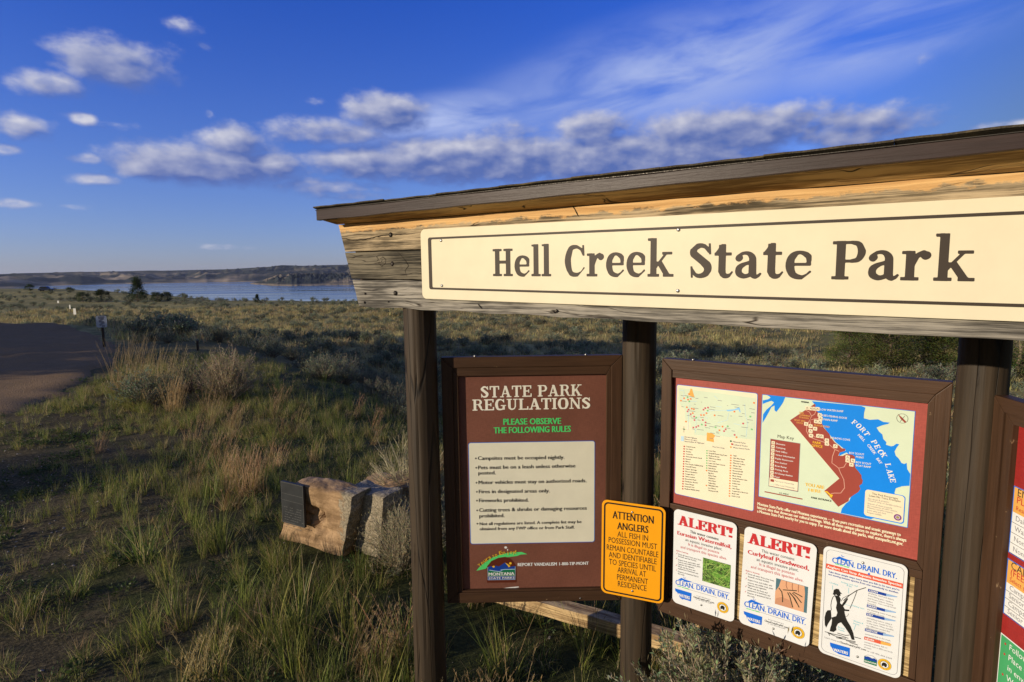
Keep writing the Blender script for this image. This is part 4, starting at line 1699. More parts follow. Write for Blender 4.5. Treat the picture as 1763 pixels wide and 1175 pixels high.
P.poly([z4(*p) for p in ((155, 235), (300, 250), (330, 245), (385, 270), (700, 305), (1270, 385), (1255, 990), (850, 945), (690, 925), (570, 890), (545, 930), (380, 915), (375, 850), (330, 790), (320, 730),
                         (260, 720), (240, 620), (250, 560), (180, 480), (150, 400), (160, 330))], PALEG, 3)
P.poly([z4(*p) for p in ((330, 245), (350, 250), (388, 380), (300, 340))], ORANGE, 4)
P.poly([z4(*p) for p in ((565, 880), (640, 890), (685, 925), (660, 960), (665, 1020), (560, 1000))], ORANGE, 4)
P.poly([z4(*p) for p in ((835, 555), (960, 545), (1010, 525), (1035, 515), (1052, 590), (1040, 590), (1020, 550), (900, 572), (870, 575))], pm('map_light_blue', (.25, .52, .85, 1)), 4)
for pts in (((155, 270), (230, 275), (235, 330), (215, 400)), ((300, 430), (420, 430)), ((670, 350), (720, 400)), ((690, 500), (780, 515)), ((530, 650), (580, 680)), ((950, 750), (1060, 775)), ((1110, 470), (1120, 620), (1150, 740), (1130, 950)),
            ((400, 880), (410, 700), (500, 600), (650, 560), (840, 560)), ((290, 850), (300, 600), (320, 480)), ((720, 740), (860, 700), (880, 600))):
    P.line([z4(*p) for p in pts], .0016, PALEB, 4)
RM = ((300, 550), (285, 575), (330, 615), (380, 650), (385, 700), (515, 550), (540, 528), (580, 520), (505, 700), (545, 735), (545, 775), (440, 785), (410, 800), (368, 808), (835, 835), (812, 860), (1088, 750), (965, 915))
OM = ((235, 385), (190, 420), (292, 405), (330, 395), (275, 515), (345, 535), (375, 545), (360, 600), (480, 628), (520, 628), (558, 600), (675, 632), (262, 722), (962, 578), (1245, 452), (790, 795), (745, 848), (992, 948), (305, 325))
GM = ((285, 370), (310, 430), (575, 565), (490, 765), (1192, 650), (1212, 835), (410, 665), (690, 805), (865, 790))
for L_, m_ in ((RM, PINK), (OM, pm('map_orange_dot', (.75, .22, .06, 1))), (GM, pm('map_green_dot', (.20, .50, .22, 1)))):
    for p in L_:
        P.disc(P.P(z4(*p)), .0042, m_, 5, seg=10)
rt = random.Random(3)
names_ = ((190, 345, 40), (240, 345, 60), (310, 360, 75), (400, 385, 40), (525, 372, 50), (720, 415, 60), (210, 425, 60), (195, 505, 30), (365, 525, 75), (315, 567, 80), (610, 508, 75), (590, 542, 85), (915, 470, 110), (965, 510, 60),
          (1080, 485, 40), (1180, 535, 75), (1070, 605, 40), (1205, 592, 50), (1025, 643, 50), (720, 633, 80), (275, 633, 70), (335, 668, 70), (470, 660, 50), (430, 698, 40), (555, 745, 60), (600, 790, 75), (680, 780, 75), (830, 812, 70),
          (1150, 693, 75), (1065, 800, 90), (420, 833, 95), (540, 808, 70), (350, 828, 40), (615, 885, 60), (700, 885, 40), (920, 855, 45), (1055, 925, 65), (690, 930, 60), (700, 870, 30), (600, 960, 50), (1140, 735, 30), (380, 470, 20), (480, 440, 12), (855, 490, 14), (905, 640, 20))
for (x, y, w) in names_:
    P.line([z4(x, y), z4(x + w, y + w * .14)], .0022, GREY, 6, 'lettering')
P.line([z4(232, 790), z4(232, 880)], .001, INK, 5)
P.line([z4(200, 828), z4(265, 838)], .001, INK, 5)
P.disc(P.P(z4(233, 832)), .0035, DKGREEN, 6, seg=8)
P.poly([z4(*p) for p in ((190, 930), (232, 935), (230, 1010), (188, 1003))], PALEB, 4)
for i, s_ in enumerate(('Interstate Highways', 'Rivers & Lakes', 'Intermediate & Highways')):
    P.text(s_, z4(243, 950 + i * 33), z4((420, 425, 525)[i], 976 + i * 32 + (6 if i == 2 else 0)), 2.4, GREY, 5)
P.text('Day Use Only', z4(645, 1092), z4(820, 1118), 2.2, GREY, 5)
for i, (s_, m_) in enumerate((('Natural Parks', DKGREEN), ('Cultural Parks', RED), ('Water-based Parks', ORANGE))):
    P.disc(P.P(z4(910 + (18 if i == 1 else 0), 1005 + i * 43)), .0042, m_, 5, seg=10)
    P.text(s_, z4(940, 1022 + i * 42), z4((1122, 1150, 1182)[i], 1046 + i * 44), 2.6, GREY, 5)
colA = ['Council Grove', 'Fort Owen', 'Granite', 'Travelers Rest', 'Anaconda Smoke Stack', 'Bannack', 'Elkhorn', 'First Peoples Buffalo Jump', 'Greycliff Prairie', 'Giant Springs', 'Missouri Headwaters', 'Tongue River', 'Clarks Lookout', 'Beaverhead Rock', 'Medicine Rocks', 'Giant Plunge', 'Pictograph Cave', 'Madison Buffalo Jump']
colB = ['Lone Pine', 'Greycliff Prairie Dog Town', 'Medicine Rocks', 'Wild Horse Island', 'Lost Creek', 'Lewis and Clark Caverns', 'Makoshika', 'Sluice Boxes', 'Painted Rocks', 'Big Arm', 'Finley Point', 'Wayfarers', 'West Shore', 'Yellow Bay', 'Whitefish Lake', 'Les Mason', 'Thompson Falls']
colC = ['Logan', 'Lake Mary Ronan', 'Thompson Falls', 'Placid Lake', 'Salmon Lake', 'Frenchtown Pond', 'Beavertail Hill', 'Painted Rocks', 'Black Sandy', 'Spring Meadow Lake', 'Smith River', 'Ackley Lake', 'Cooney', 'Lake Elmo', 'Tongue River Reservoir', 'Brush Lake', 'Hell Creek']
wA = [135, 95, 75, 105, 235, 75, 65, 255, 155, 165, 175, 140, 145, 165, 190, 135, 140, 215]
wB = [100, 265, 155, 175, 100, 240, 120, 105, 135, 75, 115, 100, 110, 105, 145, 110, 145]
wC = [50, 170, 150, 175, 120, 130, 145, 140, 125, 215, 115, 115, 75, 110, 235, 105, 120]
for i, s_ in enumerate(colA):
    y = 250 + i * 36.0
    x = 262 - i * 1.2
    P.text(s_, z5(x, y), z5(x + wA[i], y + wA[i] * .125), 2.2, INK, 5)
    P.disc(P.P(z5(x - 26, y - 8)), .0036, RED, 5, seg=8)
for i, s_ in enumerate(colB):
    y = 312 + i * 35.8
    x = 590 - i * .5
    P.text(s_, z5(x, y), z5(x + wB[i], y + wB[i] * .135), 2.2, INK, 5)
    if i < 9 or i == 14:
        P.disc(P.P(z5(x - 26, y - 8)), .0036, PM['map_green_dot'] if i < 8 else PM['map_orange_dot'], 5, seg=8)
for i, s_ in enumerate(colC):
    y = 380 + i * 36.6
    x = 944 - i * 1.3
    P.text(s_, z5(x, y), z5(x + wC[i], y + wC[i] * .14), 2.2, INK, 5)
    P.disc(P.P(z5(x - 34, y - 8)), .0036, PM['map_orange_dot'], 5, seg=8)

# lake map card
CR2 = ((1313, 679.5), (1575.4, 709.4), (1561.5, 908.2), (1306.9, 854.3))
P.card(*CR2, .0005, BLUE, 1, 'card', .0022)
P.card(*CR2, .0005, PALEG, 2, 'card')


def z6(x, y):      # crop 6 (1290,640) scale .2723
    return (1290 + x * .2723, 640 + y * .2723)


def z7(x, y):      # (1360,690) scale .17871
    return (1360 + x * .17871, 690 + y * .17871)


P.poly([z6(*p) for p in ((105, 147), (228, 162), (215, 195), (195, 225), (172, 255), (160, 245), (160, 215), (140, 225), (125, 255), (100, 300), (84, 325), (88, 270), (110, 240), (140, 215), (157, 195), (140, 185), (110, 195), (86, 205), (86, 182),
                         (120, 175), (135, 165), (125, 155))], LAKEB, 3)
P.poly([z7(*p) for p in ((212, 5), (690, 52), (728, 68), (715, 120), (712, 170), (770, 185), (850, 180), (900, 205), (962, 212), (945, 225), (900, 235), (870, 245), (835, 260), (860, 300), (890, 325), (900, 370), (930, 400), (925, 425),
                         (975, 440), (1000, 435), (1025, 415), (1053, 420), (1030, 450), (1008, 490), (1020, 530), (1050, 560), (1075, 600), (1100, 610), (1125, 600), (1130, 660), (1160, 705), (1152, 820), (1080, 825), (1020, 845),
                         (1008, 885), (1010, 900), (900, 1100), (780, 1142), (490, 1082), (500, 1040), (540, 990), (570, 968), (600, 900), (640, 830), (600, 640), (620, 560), (545, 500), (470, 535), (480, 500), (540, 480),
                         (440, 400), (330, 260), (260, 130), (240, 40))], LAKEB, 3)
P.poly([z7(*p) for p in ((0, 190), (240, 30), (250, 45), (235, 80), (290, 130), (300, 190), (325, 260), (380, 320), (390, 350), (430, 400), (480, 440), (500, 460), (535, 463), (530, 485), (480, 500), (465, 530), (510, 532), (545, 515),
                         (600, 520), (628, 540), (618, 590), (632, 650), (660, 680), (690, 720), (690, 745), (703, 770), (695, 800), (668, 820), (680, 850), (660, 880), (620, 905), (570, 940), (565, 968), (466, 1022), (330, 868), (475, 750))], MAROON, 4)
P.line([z7(*p) for p in ((0, 190), (475, 750), (330, 868))], .0014, CREAM, 5)
ROADP = pm('map_road_pink', (.62, .33, .26, 1))
for pts in (((435, 470), (410, 540), (405, 600), (440, 625), (470, 650), (490, 700), (520, 760), (528, 840), (490, 890), (430, 890), (395, 895)), ((470, 650), (520, 640), (545, 600)), ((150, 90), (190, 110), (210, 150), (190, 190), (240, 175), (280, 170)),
            ((190, 190), (165, 240), (160, 290), (190, 350), (240, 370), (330, 400), (350, 420)), ((200, 200), (190, 300), (240, 350), (290, 350)), ((270, 320), (320, 330), (330, 380), (400, 440), (435, 470), (475, 488)), ((250, 100), (240, 130), (205, 150))):
    P.line([z7(*p) for p in pts], .0024, ROADP, 5)
for (x, y) in ((167, 70), (203, 75), (234, 78), (268, 80), (288, 138), (296, 172), (253, 200), (288, 205), (157, 224), (200, 245), (244, 270), (200, 292), (205, 336), (274, 340), (305, 344), (357, 382), (357, 415), (439, 438), (557, 545), (557, 577), (608, 577), (593, 616)):
    u_, v_ = P.P(z7(x, y))
    P.poly(rrect(u_ - .0075, v_ - .0075, u_ + .0075, v_ + .0075, .002, 2), CREAM, 6, px=False)
    P.line([(u_ - .003, v_ - .003), (u_, v_ + .004), (u_ + .003, v_ - .003)], .0018, DKBR, 7, px=False)
for (s_, x0, y0, x1, y1, h, m_) in (('LOW WATER RAMP', 295, 92, 515, 113, 3.2, WHITE), ("HUB'S FISHING DOCK", 300, 148, 552, 178, 3.2, WHITE), ('MAIN RAMP', 325, 188, 460, 204, 3.2, WHITE), ('PLAYGROUND', 236, 243, 382, 262, 3.0, ORANGE),
                                    ('HILROYS COVE', 392, 365, 580, 388, 3.2, WHITE), ('BOY SCOUT', 572, 510, 715, 528, 3.2, WHITE), ('POINT', 637, 548, 713, 559, 3.2, WHITE), ('BOY SCOUT', 636, 600, 783, 620, 3.2, WHITE), ('BOAT RAMP', 636, 630, 780, 650, 3.2, WHITE),
                                    ('PARK', 222, 412, 302, 422, 4.2, YELL), ('OFFICE', 210, 442, 314, 456, 4.2, YELL), ('YOU ARE', 148, 820, 330, 852, 5.6, YELL), ('HERE', 178, 872, 298, 890, 5.2, YELL), ('PARK ENTRANCE', 206, 940, 400, 975, 3.0, INK),
                                    ('MARINA', 110, 17, 185, 26, 2.6, INK), ('FISH', 92, 120, 132, 127, 2.6, ORANGE), ('CLEANING', 92, 142, 195, 158, 2.6, ORANGE), ('STATION', 90, 166, 180, 178, 2.6, ORANGE), ('BOAT DRY', 46, 192, 148, 206, 2.6, ORANGE), ('DOCK', 66, 217, 128, 226, 2.6, ORANGE)):
    P.text(s_, z7(x0, y0), z7(x1, y1), h, m_, 6, bold=.02)
for ch, x, y, g in (('F', 588, 212, 30), ('O', 628, 240, 35), ('R', 668, 275, 40), ('T', 706, 310, 48), ('P', 778, 388, 52), ('E', 808, 432, 54), ('C', 840, 480, 55), ('K', 868, 508, 55), ('L', 915, 605, 68), ('A', 930, 660, 74), ('K', 945, 705, 76), ('E', 962, 748, 78)):
    a_ = R(g)
    p0 = z7(x, y)
    p1 = (p0[0] + 5.2 * math.cos(a_) * .75, p0[1] + 5.2 * math.sin(a_))
    V2, Fc = textmesh(ch, 0, 's')
    A0, A1 = np.array(P.P(p0)), np.array(P.P(p1))
    d_ = A1 - A0
    L_ = np.hypot(*d_)
    d_ = d_ / L_
    up = np.array([-d_[1], d_[0]])
    V3 = A0 + np.outer(V2[:, 0] * .019, d_) + np.outer(V2[:, 1] * .0185, up)
    P.put(WHITE, V3, Fc, 6, 'lettering')
P.text('HELL', z7(652, 335), z7(712, 395), 4.4, WHITE, 6, bold=.02)
P.text('CREEK', z7(742, 428), z7(812, 520), 4.4, WHITE, 6, bold=.02)
P.text('BAY', z7(830, 560), z7(868, 612), 4.4, WHITE, 6, bold=.02)
P.poly([z7(*p) for p in ((330, 872), (360, 872), (390, 900), (415, 908), (403, 935), (380, 920), (385, 912), (358, 888))], YELL, 6)
cc = P.P(z7(1083, 172))
P.ring(cc, .017, .0182, DKBR, 4)
P.poly([z7(*p) for p in ((1040, 128), (1078, 160), (1122, 205), (1108, 215), (1068, 178))], MAROON, 5)
P.line([z7(1060, 205), z7(1108, 145)], .001, DKBR, 5)
# map key


def z9(x, y):      # (1310,680) scale .15319
    return (1310 + x * .15319, 680 + y * .15319)


P.text('Map Key', z9(188, 482), z9(372, 506), 5.4, DKBR, 4)
P.poly([z9(*p) for p in ((108, 492), (446, 546), (420, 1092), (86, 1028))], GREY, 3)
P.poly([z9(*p) for p in ((113, 497), (440, 549), (415, 1085), (91, 1023))], MAROON, 4)
P.poly([z9(*p) for p in ((100, 927), (418, 982), (412, 1080), (92, 1020))], MAPBG, 5)
keys = (('Showers', 172, 548, 274, 565), ('Camping', 170, 590, 276, 608), ('Park Office', 168, 632, 298, 654), ('Visitor Information', 166, 674, 384, 710), ('Public Restroom', 164, 716, 362, 748), ('Fee Station', 163, 756, 294, 778), ('Boat Ramp', 161, 797, 290, 820),
        ('Fishing Area', 160, 838, 306, 864), ('RV Dump Station', 158, 880, 358, 914), ('Fuel', 157, 920, 208, 930))
for i, (s_, x0, y0, x1, y1) in enumerate(keys):
    P.text(s_, z9(x0, y0 + 6), z9(x1, y1 + 6), 2.6, WHITE, 6, bold=.015)
    u_, v_ = P.P(z9(x0 - 32, y0 - 10))
    P.poly(rrect(u_ - .0068, v_ - .0068, u_ + .0068, v_ + .0068, .0015, 2), CREAM, 6, px=False)
    P.line([(u_ - .003, v_ - .003), (u_, v_ + .003), (u_ + .003, v_ - .003)], .0016, DKBR, 7, px=False)
P.poly([z9(*p) for p in ((110, 945), (150, 952), (148, 980), (108, 972))], MAROON, 6)
P.poly([z9(*p) for p in ((106, 990), (148, 997), (146, 1022), (105, 1014))], PALEG, 6)
P.text('Park Land Ownership', z9(158, 972), z9(372, 1012), 2.4, GREY, 6)
P.text('Other Land Ownership', z9(156, 1014), z9(378, 1055), 2.4, GREY, 6)
P.line([z9(42, 1088), z9(468, 1172)], .0046, MAROON, 4)
P.text('1/2 MILE', z9(208, 1110), z9(312, 1128), 2.4, INK, 5)
# leave-no-trace card


def za(x, y):      # (1490,820) scale .0851
    return (1490 + x * .0851, 820 + y * .0851)


q0 = (za(-5, 262), za(815, 385), za(778, 965), za(-25, 820))
P.card(*q0, .012, LAKEB, 4, 'card', .0)
P.card(za(-15, 268), za(800, 388), za(768, 948), za(-28, 805), .012, CREAM, 5, 'card', -.001)
for (s_, x0, y0, x1, y1, h) in (('This Park Encourages', 135, 368, 660, 470, 3.4), ('Leave No Trace Principles', 75, 408, 712, 528, 3.4), ('Plan ahead & prepare.', 50, 462, 478, 540, 2.6), ('Travel & camp on durable surfaces.', 48, 500, 735, 640, 2.6),
                                ('Dispose of waste properly.', 46, 560, 548, 665, 2.6), ('Be considerate of other visitors.', 44, 605, 650, 728, 2.6), ('Minimize campfire impacts.', 40, 645, 560, 757, 2.6), ('Leave what you find.', 38, 695, 418, 775, 2.6), ('Respect wildlife.', 36, 742, 338, 806, 2.6)):
    P.text(s_, za(x0, y0), za(x1, y1), h, GREY if h < 3 else INK, 6)
cc = P.P(za(653, 832))
P.disc(cc, .0125, PURP, 6)
P.ring(cc, .0055, .0070, WHITE, 7)
P.disc(cc, .0045, pm('olive_print', (.35, .28, .08, 1)), 7)
for (s_, x0, y0, x1, y1) in (('Montana State Parks offer real Montana experiences \u2014 from pure recreation and scenic getaways to', 53, 843, 957, 1041), ('historic sites that showcase our cultural heritage. With all these unique places to explore, there\u2019s always', 52, 866, 992, 1076),
                             ('a Montana State Park nearby for you to enjoy. For more details about the parks, visit stateparks.mt.gov.', 51, 890, 972, 1099)):
    P.text(s_, z6(x0, y0), z6(x1, y1), 5.0, CREAM, 3, bold=.03)
P.flush(pan)
bm = bmesh.new()
u_, z_ = PL2.L(1193.5, 617, -.02)
bmesh.ops.create_uvsphere(bm, u_segments=10, v_segments=6, radius=.0065, matrix=Matrix.Translation((u_ - c_, .02, O_[3] + .002)))
bm_obj('screw', bm, M_METAL, r_, True)

# ------------------------------------------------------------------ small plates on the map board


def plate(pl, q, off, r, mat, name, label, group=None, th=.003, tilt=True):
    """thin rounded sheet whose four corners were measured; keeps its slight tilt"""
    L4 = [np.array(pl.L(p[0], p[1], off)) for p in q]
    c = sum(L4) / 4
    rx = L4[1] - L4[0] + L4[2] - L4[3]
    w, ang = np.hypot(*rx) / 2, math.atan2(rx[1], rx[0])
    ry = L4[0] - L4[3] + L4[1] - L4[2]
    h = np.hypot(*ry) / 2
    root = pl.root(name, c[0], c[1] - h / 2, label=label, cat='sign', group=group)
    ca_, sa_ = math.cos(ang), math.sin(ang)
    pts = [((x * ca_ - y * sa_), (x * sa_ + y * ca_) + h / 2) for x, y in rrect(-w / 2, -h / 2, w / 2, h / 2, r, 8)]
    bm = bmesh.new()
    prism(bm, pts, -off, -off + th, .0006)
    sh = bm_obj('sheet', bm, mat, root)
    pr = Print(pl, root, c[0], off)
    rot = lambda x, y: ((x * ca_ - y * sa_), (x * sa_ + y * ca_) + h / 2)
    return root, sh, pr, rot, w, h


root, sh, P, rot, w, h = plate(PLY, ((1036.8, 859.4), (1145.6, 875.5), (1142.7, 1040.7), (1034.4, 1020.2)), .0, .028, AMBER, 'warning_sign',
                               'amber ATTENTION ANGLERS sign screwed to the middle post')
g1 = [rot(*p) for p in rrect(-w / 2 + .010, -h / 2 + .010, w / 2 - .010, h / 2 - .010, .022, 8)]
g2 = [rot(*p) for p in rrect(-w / 2 + .0175, -h / 2 + .0175, w / 2 - .0175, h / 2 - .0175, .016, 8)]
n = len(g1)
P.put(INK, g1 + g2, [(i, (i + 1) % n, n + (i + 1) % n, n + i) for i in range(n)], 1, 'border_line')


def zc(x, y):      # crop 4 (740,830) scale .29353
    return (740 + x * .29353, 830 + y * .29353)


for (s_, x0, y0, x1, y1, h_) in (('ATTENTION', 1073, 213, 1312, 246, 12.8), ('ANGLERS', 1100, 277, 1281, 301, 12.0), ('ALL FISH IN', 1100, 321, 1280, 347, 9.4), ('POSSESSION MUST', 1049, 354, 1333, 397, 9.4), ('REMAIN COUNTABLE', 1038, 397, 1340, 443, 9.4),
                                 ('AND IDENTIFIABLE', 1050, 440, 1330, 484, 9.4), ('TO SPECIES UNTIL', 1051, 482, 1326, 526, 9.4), ('ARRIVAL AT', 1101, 530, 1268, 558, 9.4), ('PERMANENT', 1098, 572, 1279, 602, 9.4), ('RESIDENCE', 1103, 612, 1271, 641, 9.4)):
    P.text(s_, zc(x0, y0), zc(x1, y1), h_, INK, 1, bold=(.015 if h_ > 10 else 0))
P.flush(sh)
for (x, y) in ((1188, 178), (1188, 640)):
    u_, z_ = P.P(zc(x, y))
    screw(root, u_, z_, -.0006, .0055)


def zd(x, y):      # (1150,870) scale .17877
    return (1150 + x * .17877, 870 + y * .17877)


def ze(x, y):      # (1260,890) scale .2
    return (1260 + x * .2, 890 + y * .2)


def zf_(x, y):     # (1400,930) scale .20858
    return (1400 + x * .20858, 930 + y * .20858)


def cdd(P, z, pts):
    """CLEAN. DRAIN. DRY. wordmark: list of (word, x0,y0,x1,y1,h) plus fish arc"""
    for (s_, x0, y0, x1, y1, h_, m_) in pts:
        P.text(s_, z(x0 + 3, y0), z(x1 - 6, y1 - 1), h_, m_, 1, bold=.02)


def state_logo(P, z, poly, tx, tm=WHITE):
    P.poly([z(*p) for p in poly], BRIGHTB, 1)
    P.text('WATERS', z(*tx[0]), z(*tx[1]), tx[2], tm, 3, bold=.04)


def badge(P, c, r):
    P.disc(c, r, INK, 1)
    P.disc(c, r * .96, YELL, 2)
    P.disc(c, r * .64, INK, 3)
    P.disc(c, r * .57, WHITE, 4)
    # bear head mark
    P.poly([(c[0] + r * a, c[1] + r * b) for a, b in ((-.42, -.28), (-.40, .1), (-.2, .36), (.08, .42), (.3, .28), (.42, .05), (.3, -.08), (.36, -.3), (.1, -.42), (-.1, -.2), (-.22, -.4))], INK, 5, px=False)
    for i in range(22):
        t = 2 * math.pi * i / 22
        P.line([(c[0] + r * .72 * math.cos(t), c[1] + r * .72 * math.sin(t)), (c[0] + r * .84 * math.cos(t), c[1] + r * .84 * math.sin(t))], r * .07, DKBR, 4, px=False)


AQ1, AQ2 = -.004, -.004
root, sh, P, rot, w, h = plate(PL2, ((1161.9, 874.3), (1269.9, 904.1), (1262.7, 1070.9), (1156.2, 1037.5)), .003, .024, SIGNW, 'alert_sign',
                               'white ALERT! sign about Eurasian Watermilfoil, with a picture of green weed', 'white water-weed alert plates under the maps')
P.text('ALERT!', zd(98, 186), zd(618, 316), 16.5, RED, 1, 's', bold=.035)
P.text('This water contains', zd(213, 266), zd(487, 340), 4.6, INK, 1, bold=.02)
P.text('Eurasian Watermilfoil,', zd(92, 282), zd(610, 420), 6.4, RED, 1, bold=.03)
P.text('an aquatic invasive plant.', zd(168, 343), zd(523, 438), 4.6, INK, 1)
P.text('It is illegal to possess', zd(196, 388), zd(493, 470), 4.6, RED, 1, bold=.01)
P.text('and transport this species alive.', zd(121, 412), zd(566, 528), 4.6, RED, 1, bold=.01)
P.text('Before leaving:', zd(82, 443), zd(196, 472), 2.4, RED, 1, bold=.01)
for i, (s_, x0, y0, x1, y1) in enumerate((('Drain all water from your boat,', 100, 474, 322, 533), ('livewell, and bait bucket.', 100, 494, 275, 541), ('Inspect boat and trailer, and', 98, 527, 303, 577), ('remove any visible mud, plant', 98, 548, 312, 598), ('fragments and vegetation.', 97, 568, 255, 608),
                                          ('Wash and dry boat and', 96, 590, 262, 634), ('equipment in between use', 96, 610, 290, 662), ('Dispose of unwanted bait in', 96, 640, 294, 692), ('the trash.', 95, 660, 160, 678))):
    P.text(s_, zd(x0, y0 + 4), zd(x1, y1 + 4), 2.5, INK, 1)
for (x, y) in ((84, 465), (82, 512), (80, 578), (80, 625)):
    P.line([zd(x - 4, y), zd(x, y + 6), zd(x + 8, y - 8)], .0014, RED, 1)


def weed_mat():
    m, t, b, o = newmat('weed_picture_print')
    co = ocoord(t)
    n = t.noise(t.vmath('MULTIPLY', co, (1, 1, 1)), 28., 7., .6, 2.2)
    n2 = t.noise(co, 110., 5., .7, 3.0)
    c = t.mix(t.rng(n, .42, .58), c3(.015, .040, .012), c3(.10, .26, .035))
    c = t.mix(t.rng(n2, .52, .64), c, c3(.36, .50, .12))
    t.l(c, b.inputs['Base Color'])
    setp(b, None, .4, .3)
    return m


P.poly([zd(*p) for p in ((338, 503), (606, 578), (597, 807), (330, 728))], weed_mat(), 1, 'picture')
WG = pm('weed_light_green', (.40, .55, .15, 1))
rw = random.Random(5)
for k in range(26):
    fx, fy = rw.random(), rw.random()
    X0 = 338 + 262 * fx
    Y0 = 508 + 75 * fx + 215 * fy
    pts = []
    an = rw.uniform(0, 6.28)
    for i in range(8):
        X1 = min(max(X0, 338), 597)
        Y1 = min(max(Y0, 508 + (X1 - 338) * .28), 722 + (X1 - 338) * .28)
        pts.append(zd(X1, Y1))
        an += rw.uniform(-.5, .5)
        X0 += 13 * math.cos(an)
        Y0 += 13 * math.sin(an)
    P.line(pts, .0013, WG, 2, 'picture')
cdd(P, zd, (('CLEAN.', 70, 762, 258, 810, 8.4, BRIGHTB), ('DRAIN.', 272, 813, 466, 872, 8.8, BRIGHTB), ('DRY.', 477, 876, 594, 915, 8.8, BRIGHTB)))
P.poly([zd(*p) for p in ((98, 716), (130, 700), (155, 712), (200, 728), (240, 742), (200, 742), (165, 738), (140, 722), (120, 730))], BRIGHTB, 2)
P.line([zd(150, 688), zd(158, 706), zd(172, 700)], .002, BRIGHTB, 2)
P.line([zd(240, 748), zd(594, 848)], .0022, BRIGHTB, 2, 'lettering')
P.line([zd(160, 800), zd(470, 890)], .0012, GREY, 2, 'lettering')
for (x0, x1, y0, y1) in ((92, 128, 770, 779), (134, 160, 782, 790), (166, 200, 790, 800)):
    P.poly([zd(x0, y0 + 4), zd(x1, y1 + 4), zd(x1, y1 + 10), zd(x0, y0 + 10)], GREEN, 3)
state_logo(P, zd, ((68, 800), (228, 848), (222, 928), (150, 905), (140, 910), (118, 892), (98, 860), (88, 838), (72, 828)), ((98, 872), (210, 905), 4.6))
P.text('WATERS', zd(98, 878), zd(210, 911), 1.0, WHITE, 4)
P.text('CleanDrainDryMT.com', zd(246, 890), zd(444, 950), 3.0, INK, 1, bold=.02)
P.text('for more information go to', zd(275, 876), zd(410, 914), 1.7, GREY, 1)
P.text('or call 406-444-2449', zd(268, 908), zd(420, 954), 1.7, GREY, 1)
badge(P, P.P(zd(528, 986)), .0255)
P.flush(sh)
for (x, y) in ((355, 176), (321, 961)):
    screw(root, *P.P(zd(x, y)), -.0036, .005)

root, sh, P, rot, w, h = plate(PL2, ((1281.1, 904.1), (1405, 939.8), (1394.5, 1116.2), (1273, 1073.3)), .003, .024, SIGNW, 'alert_sign',
                               'white ALERT! sign about Curlyleaf Pondweed, with a picture of a hand holding weed', 'white water-weed alert plates under the maps')
P.text('ALERT!', ze(140, 225), ze(668, 362), 18.5, RED, 1, 's', bold=.035)
P.text('This water contains', ze(256, 304), ze(538, 378), 5.0, INK, 1)
P.text('Curlyleaf Pondweed,', ze(138, 318), ze(662, 462), 7.2, RED, 1, bold=.03)
P.text('an aquatic invasive plant.', ze(212, 378), ze(573, 474), 5.0, INK, 1)
P.text('It is illegal to possess', ze(238, 420), ze(540, 504), 5.0, RED, 1, bold=.01)
P.text('and transport this species alive.', ze(163, 440), ze(615, 562), 5.0, RED, 1, bold=.01)
P.text('Before leaving:', ze(120, 468), ze(240, 500), 2.6, RED, 1, bold=.01)
for i, (s_, x0, y0, x1, y1) in enumerate((('Drain all water from your boat,', 140, 496, 364, 556), ('livewell, and bait bucket.', 140, 518, 322, 566), ('Inspect boat and trailer, and', 138, 545, 345, 600), ('remove any visible mud, plant', 138, 570, 355, 625), ('fragments and vegetation.', 137, 590, 300, 632),
                                          ('Wash and dry boat and', 136, 612, 306, 660), ('equipment in between use', 135, 634, 330, 686), ('Dispose of unwanted bait in', 134, 658, 335, 710), ('the trash.', 133, 680, 198, 698))):
    P.text(s_, ze(x0, y0 + 2), ze(x1, y1 + 2), 2.7, INK, 1)
for (x, y) in ((124, 487), (121, 532), (118, 600), (115, 645)):
    P.line([ze(x - 4, y), ze(x, y + 5), ze(x + 8, y - 8)], .0014, RED, 1)
P.poly([ze(*p) for p in ((382, 528), (657, 605), (644, 830), (370, 748))], pm('picture_teal', (.07, .15, .19, 1)), 1, 'picture')
P.poly([ze(*p) for p in ((425, 542), (625, 598), (630, 660), (618, 822), (370, 748), (374, 640), (405, 600))], SKIN, 2, 'picture')
for pts in (((470, 556), (468, 590), (478, 622)), ((522, 572), (520, 604), (525, 635)), ((575, 585), (572, 620), (574, 650))):
    P.line([ze(*p) for p in pts], .0028, pm('skin_crease_print', (.30, .13, .08, 1)), 3, 'picture')
P.poly([ze(*p) for p in ((380, 700), (430, 690), (500, 720), (520, 790), (370, 748))], pm('skin_shadow_print', (.50, .25, .15, 1)), 3, 'picture')
WD = pm('weed_dark_print', (.045, .045, .03, 1))
for pts in (((405, 612), (430, 645), (438, 690), (437, 735)), ((440, 628), (500, 632), (560, 636)), ((480, 650), (500, 690), (525, 780)), ((500, 655), (540, 700), (580, 780)), ((520, 655), (560, 690), (600, 740)), ((495, 650), (530, 690), (560, 745)), ((530, 648), (575, 670), (608, 690))):
    P.line([ze(*p) for p in pts], .0040, WD, 4, 'picture')
cdd(P, ze, (('CLEAN.', 104, 770, 298, 824, 9.4, BRIGHTB), ('DRAIN.', 311, 828, 506, 892, 9.6, BRIGHTB), ('DRY.', 519, 894, 640, 934, 9.6, BRIGHTB)))
P.poly([ze(*p) for p in ((136, 728), (168, 712), (195, 724), (240, 744), (280, 758), (240, 758), (205, 752), (178, 736), (158, 742))], BRIGHTB, 2)
P.line([ze(184, 702), ze(192, 720), ze(206, 714)], .002, BRIGHTB, 2)
P.line([ze(300, 768), ze(640, 876)], .0022, BRIGHTB, 2, 'lettering')
P.line([ze(200, 806), ze(520, 910)], .0012, GREY, 2, 'lettering')
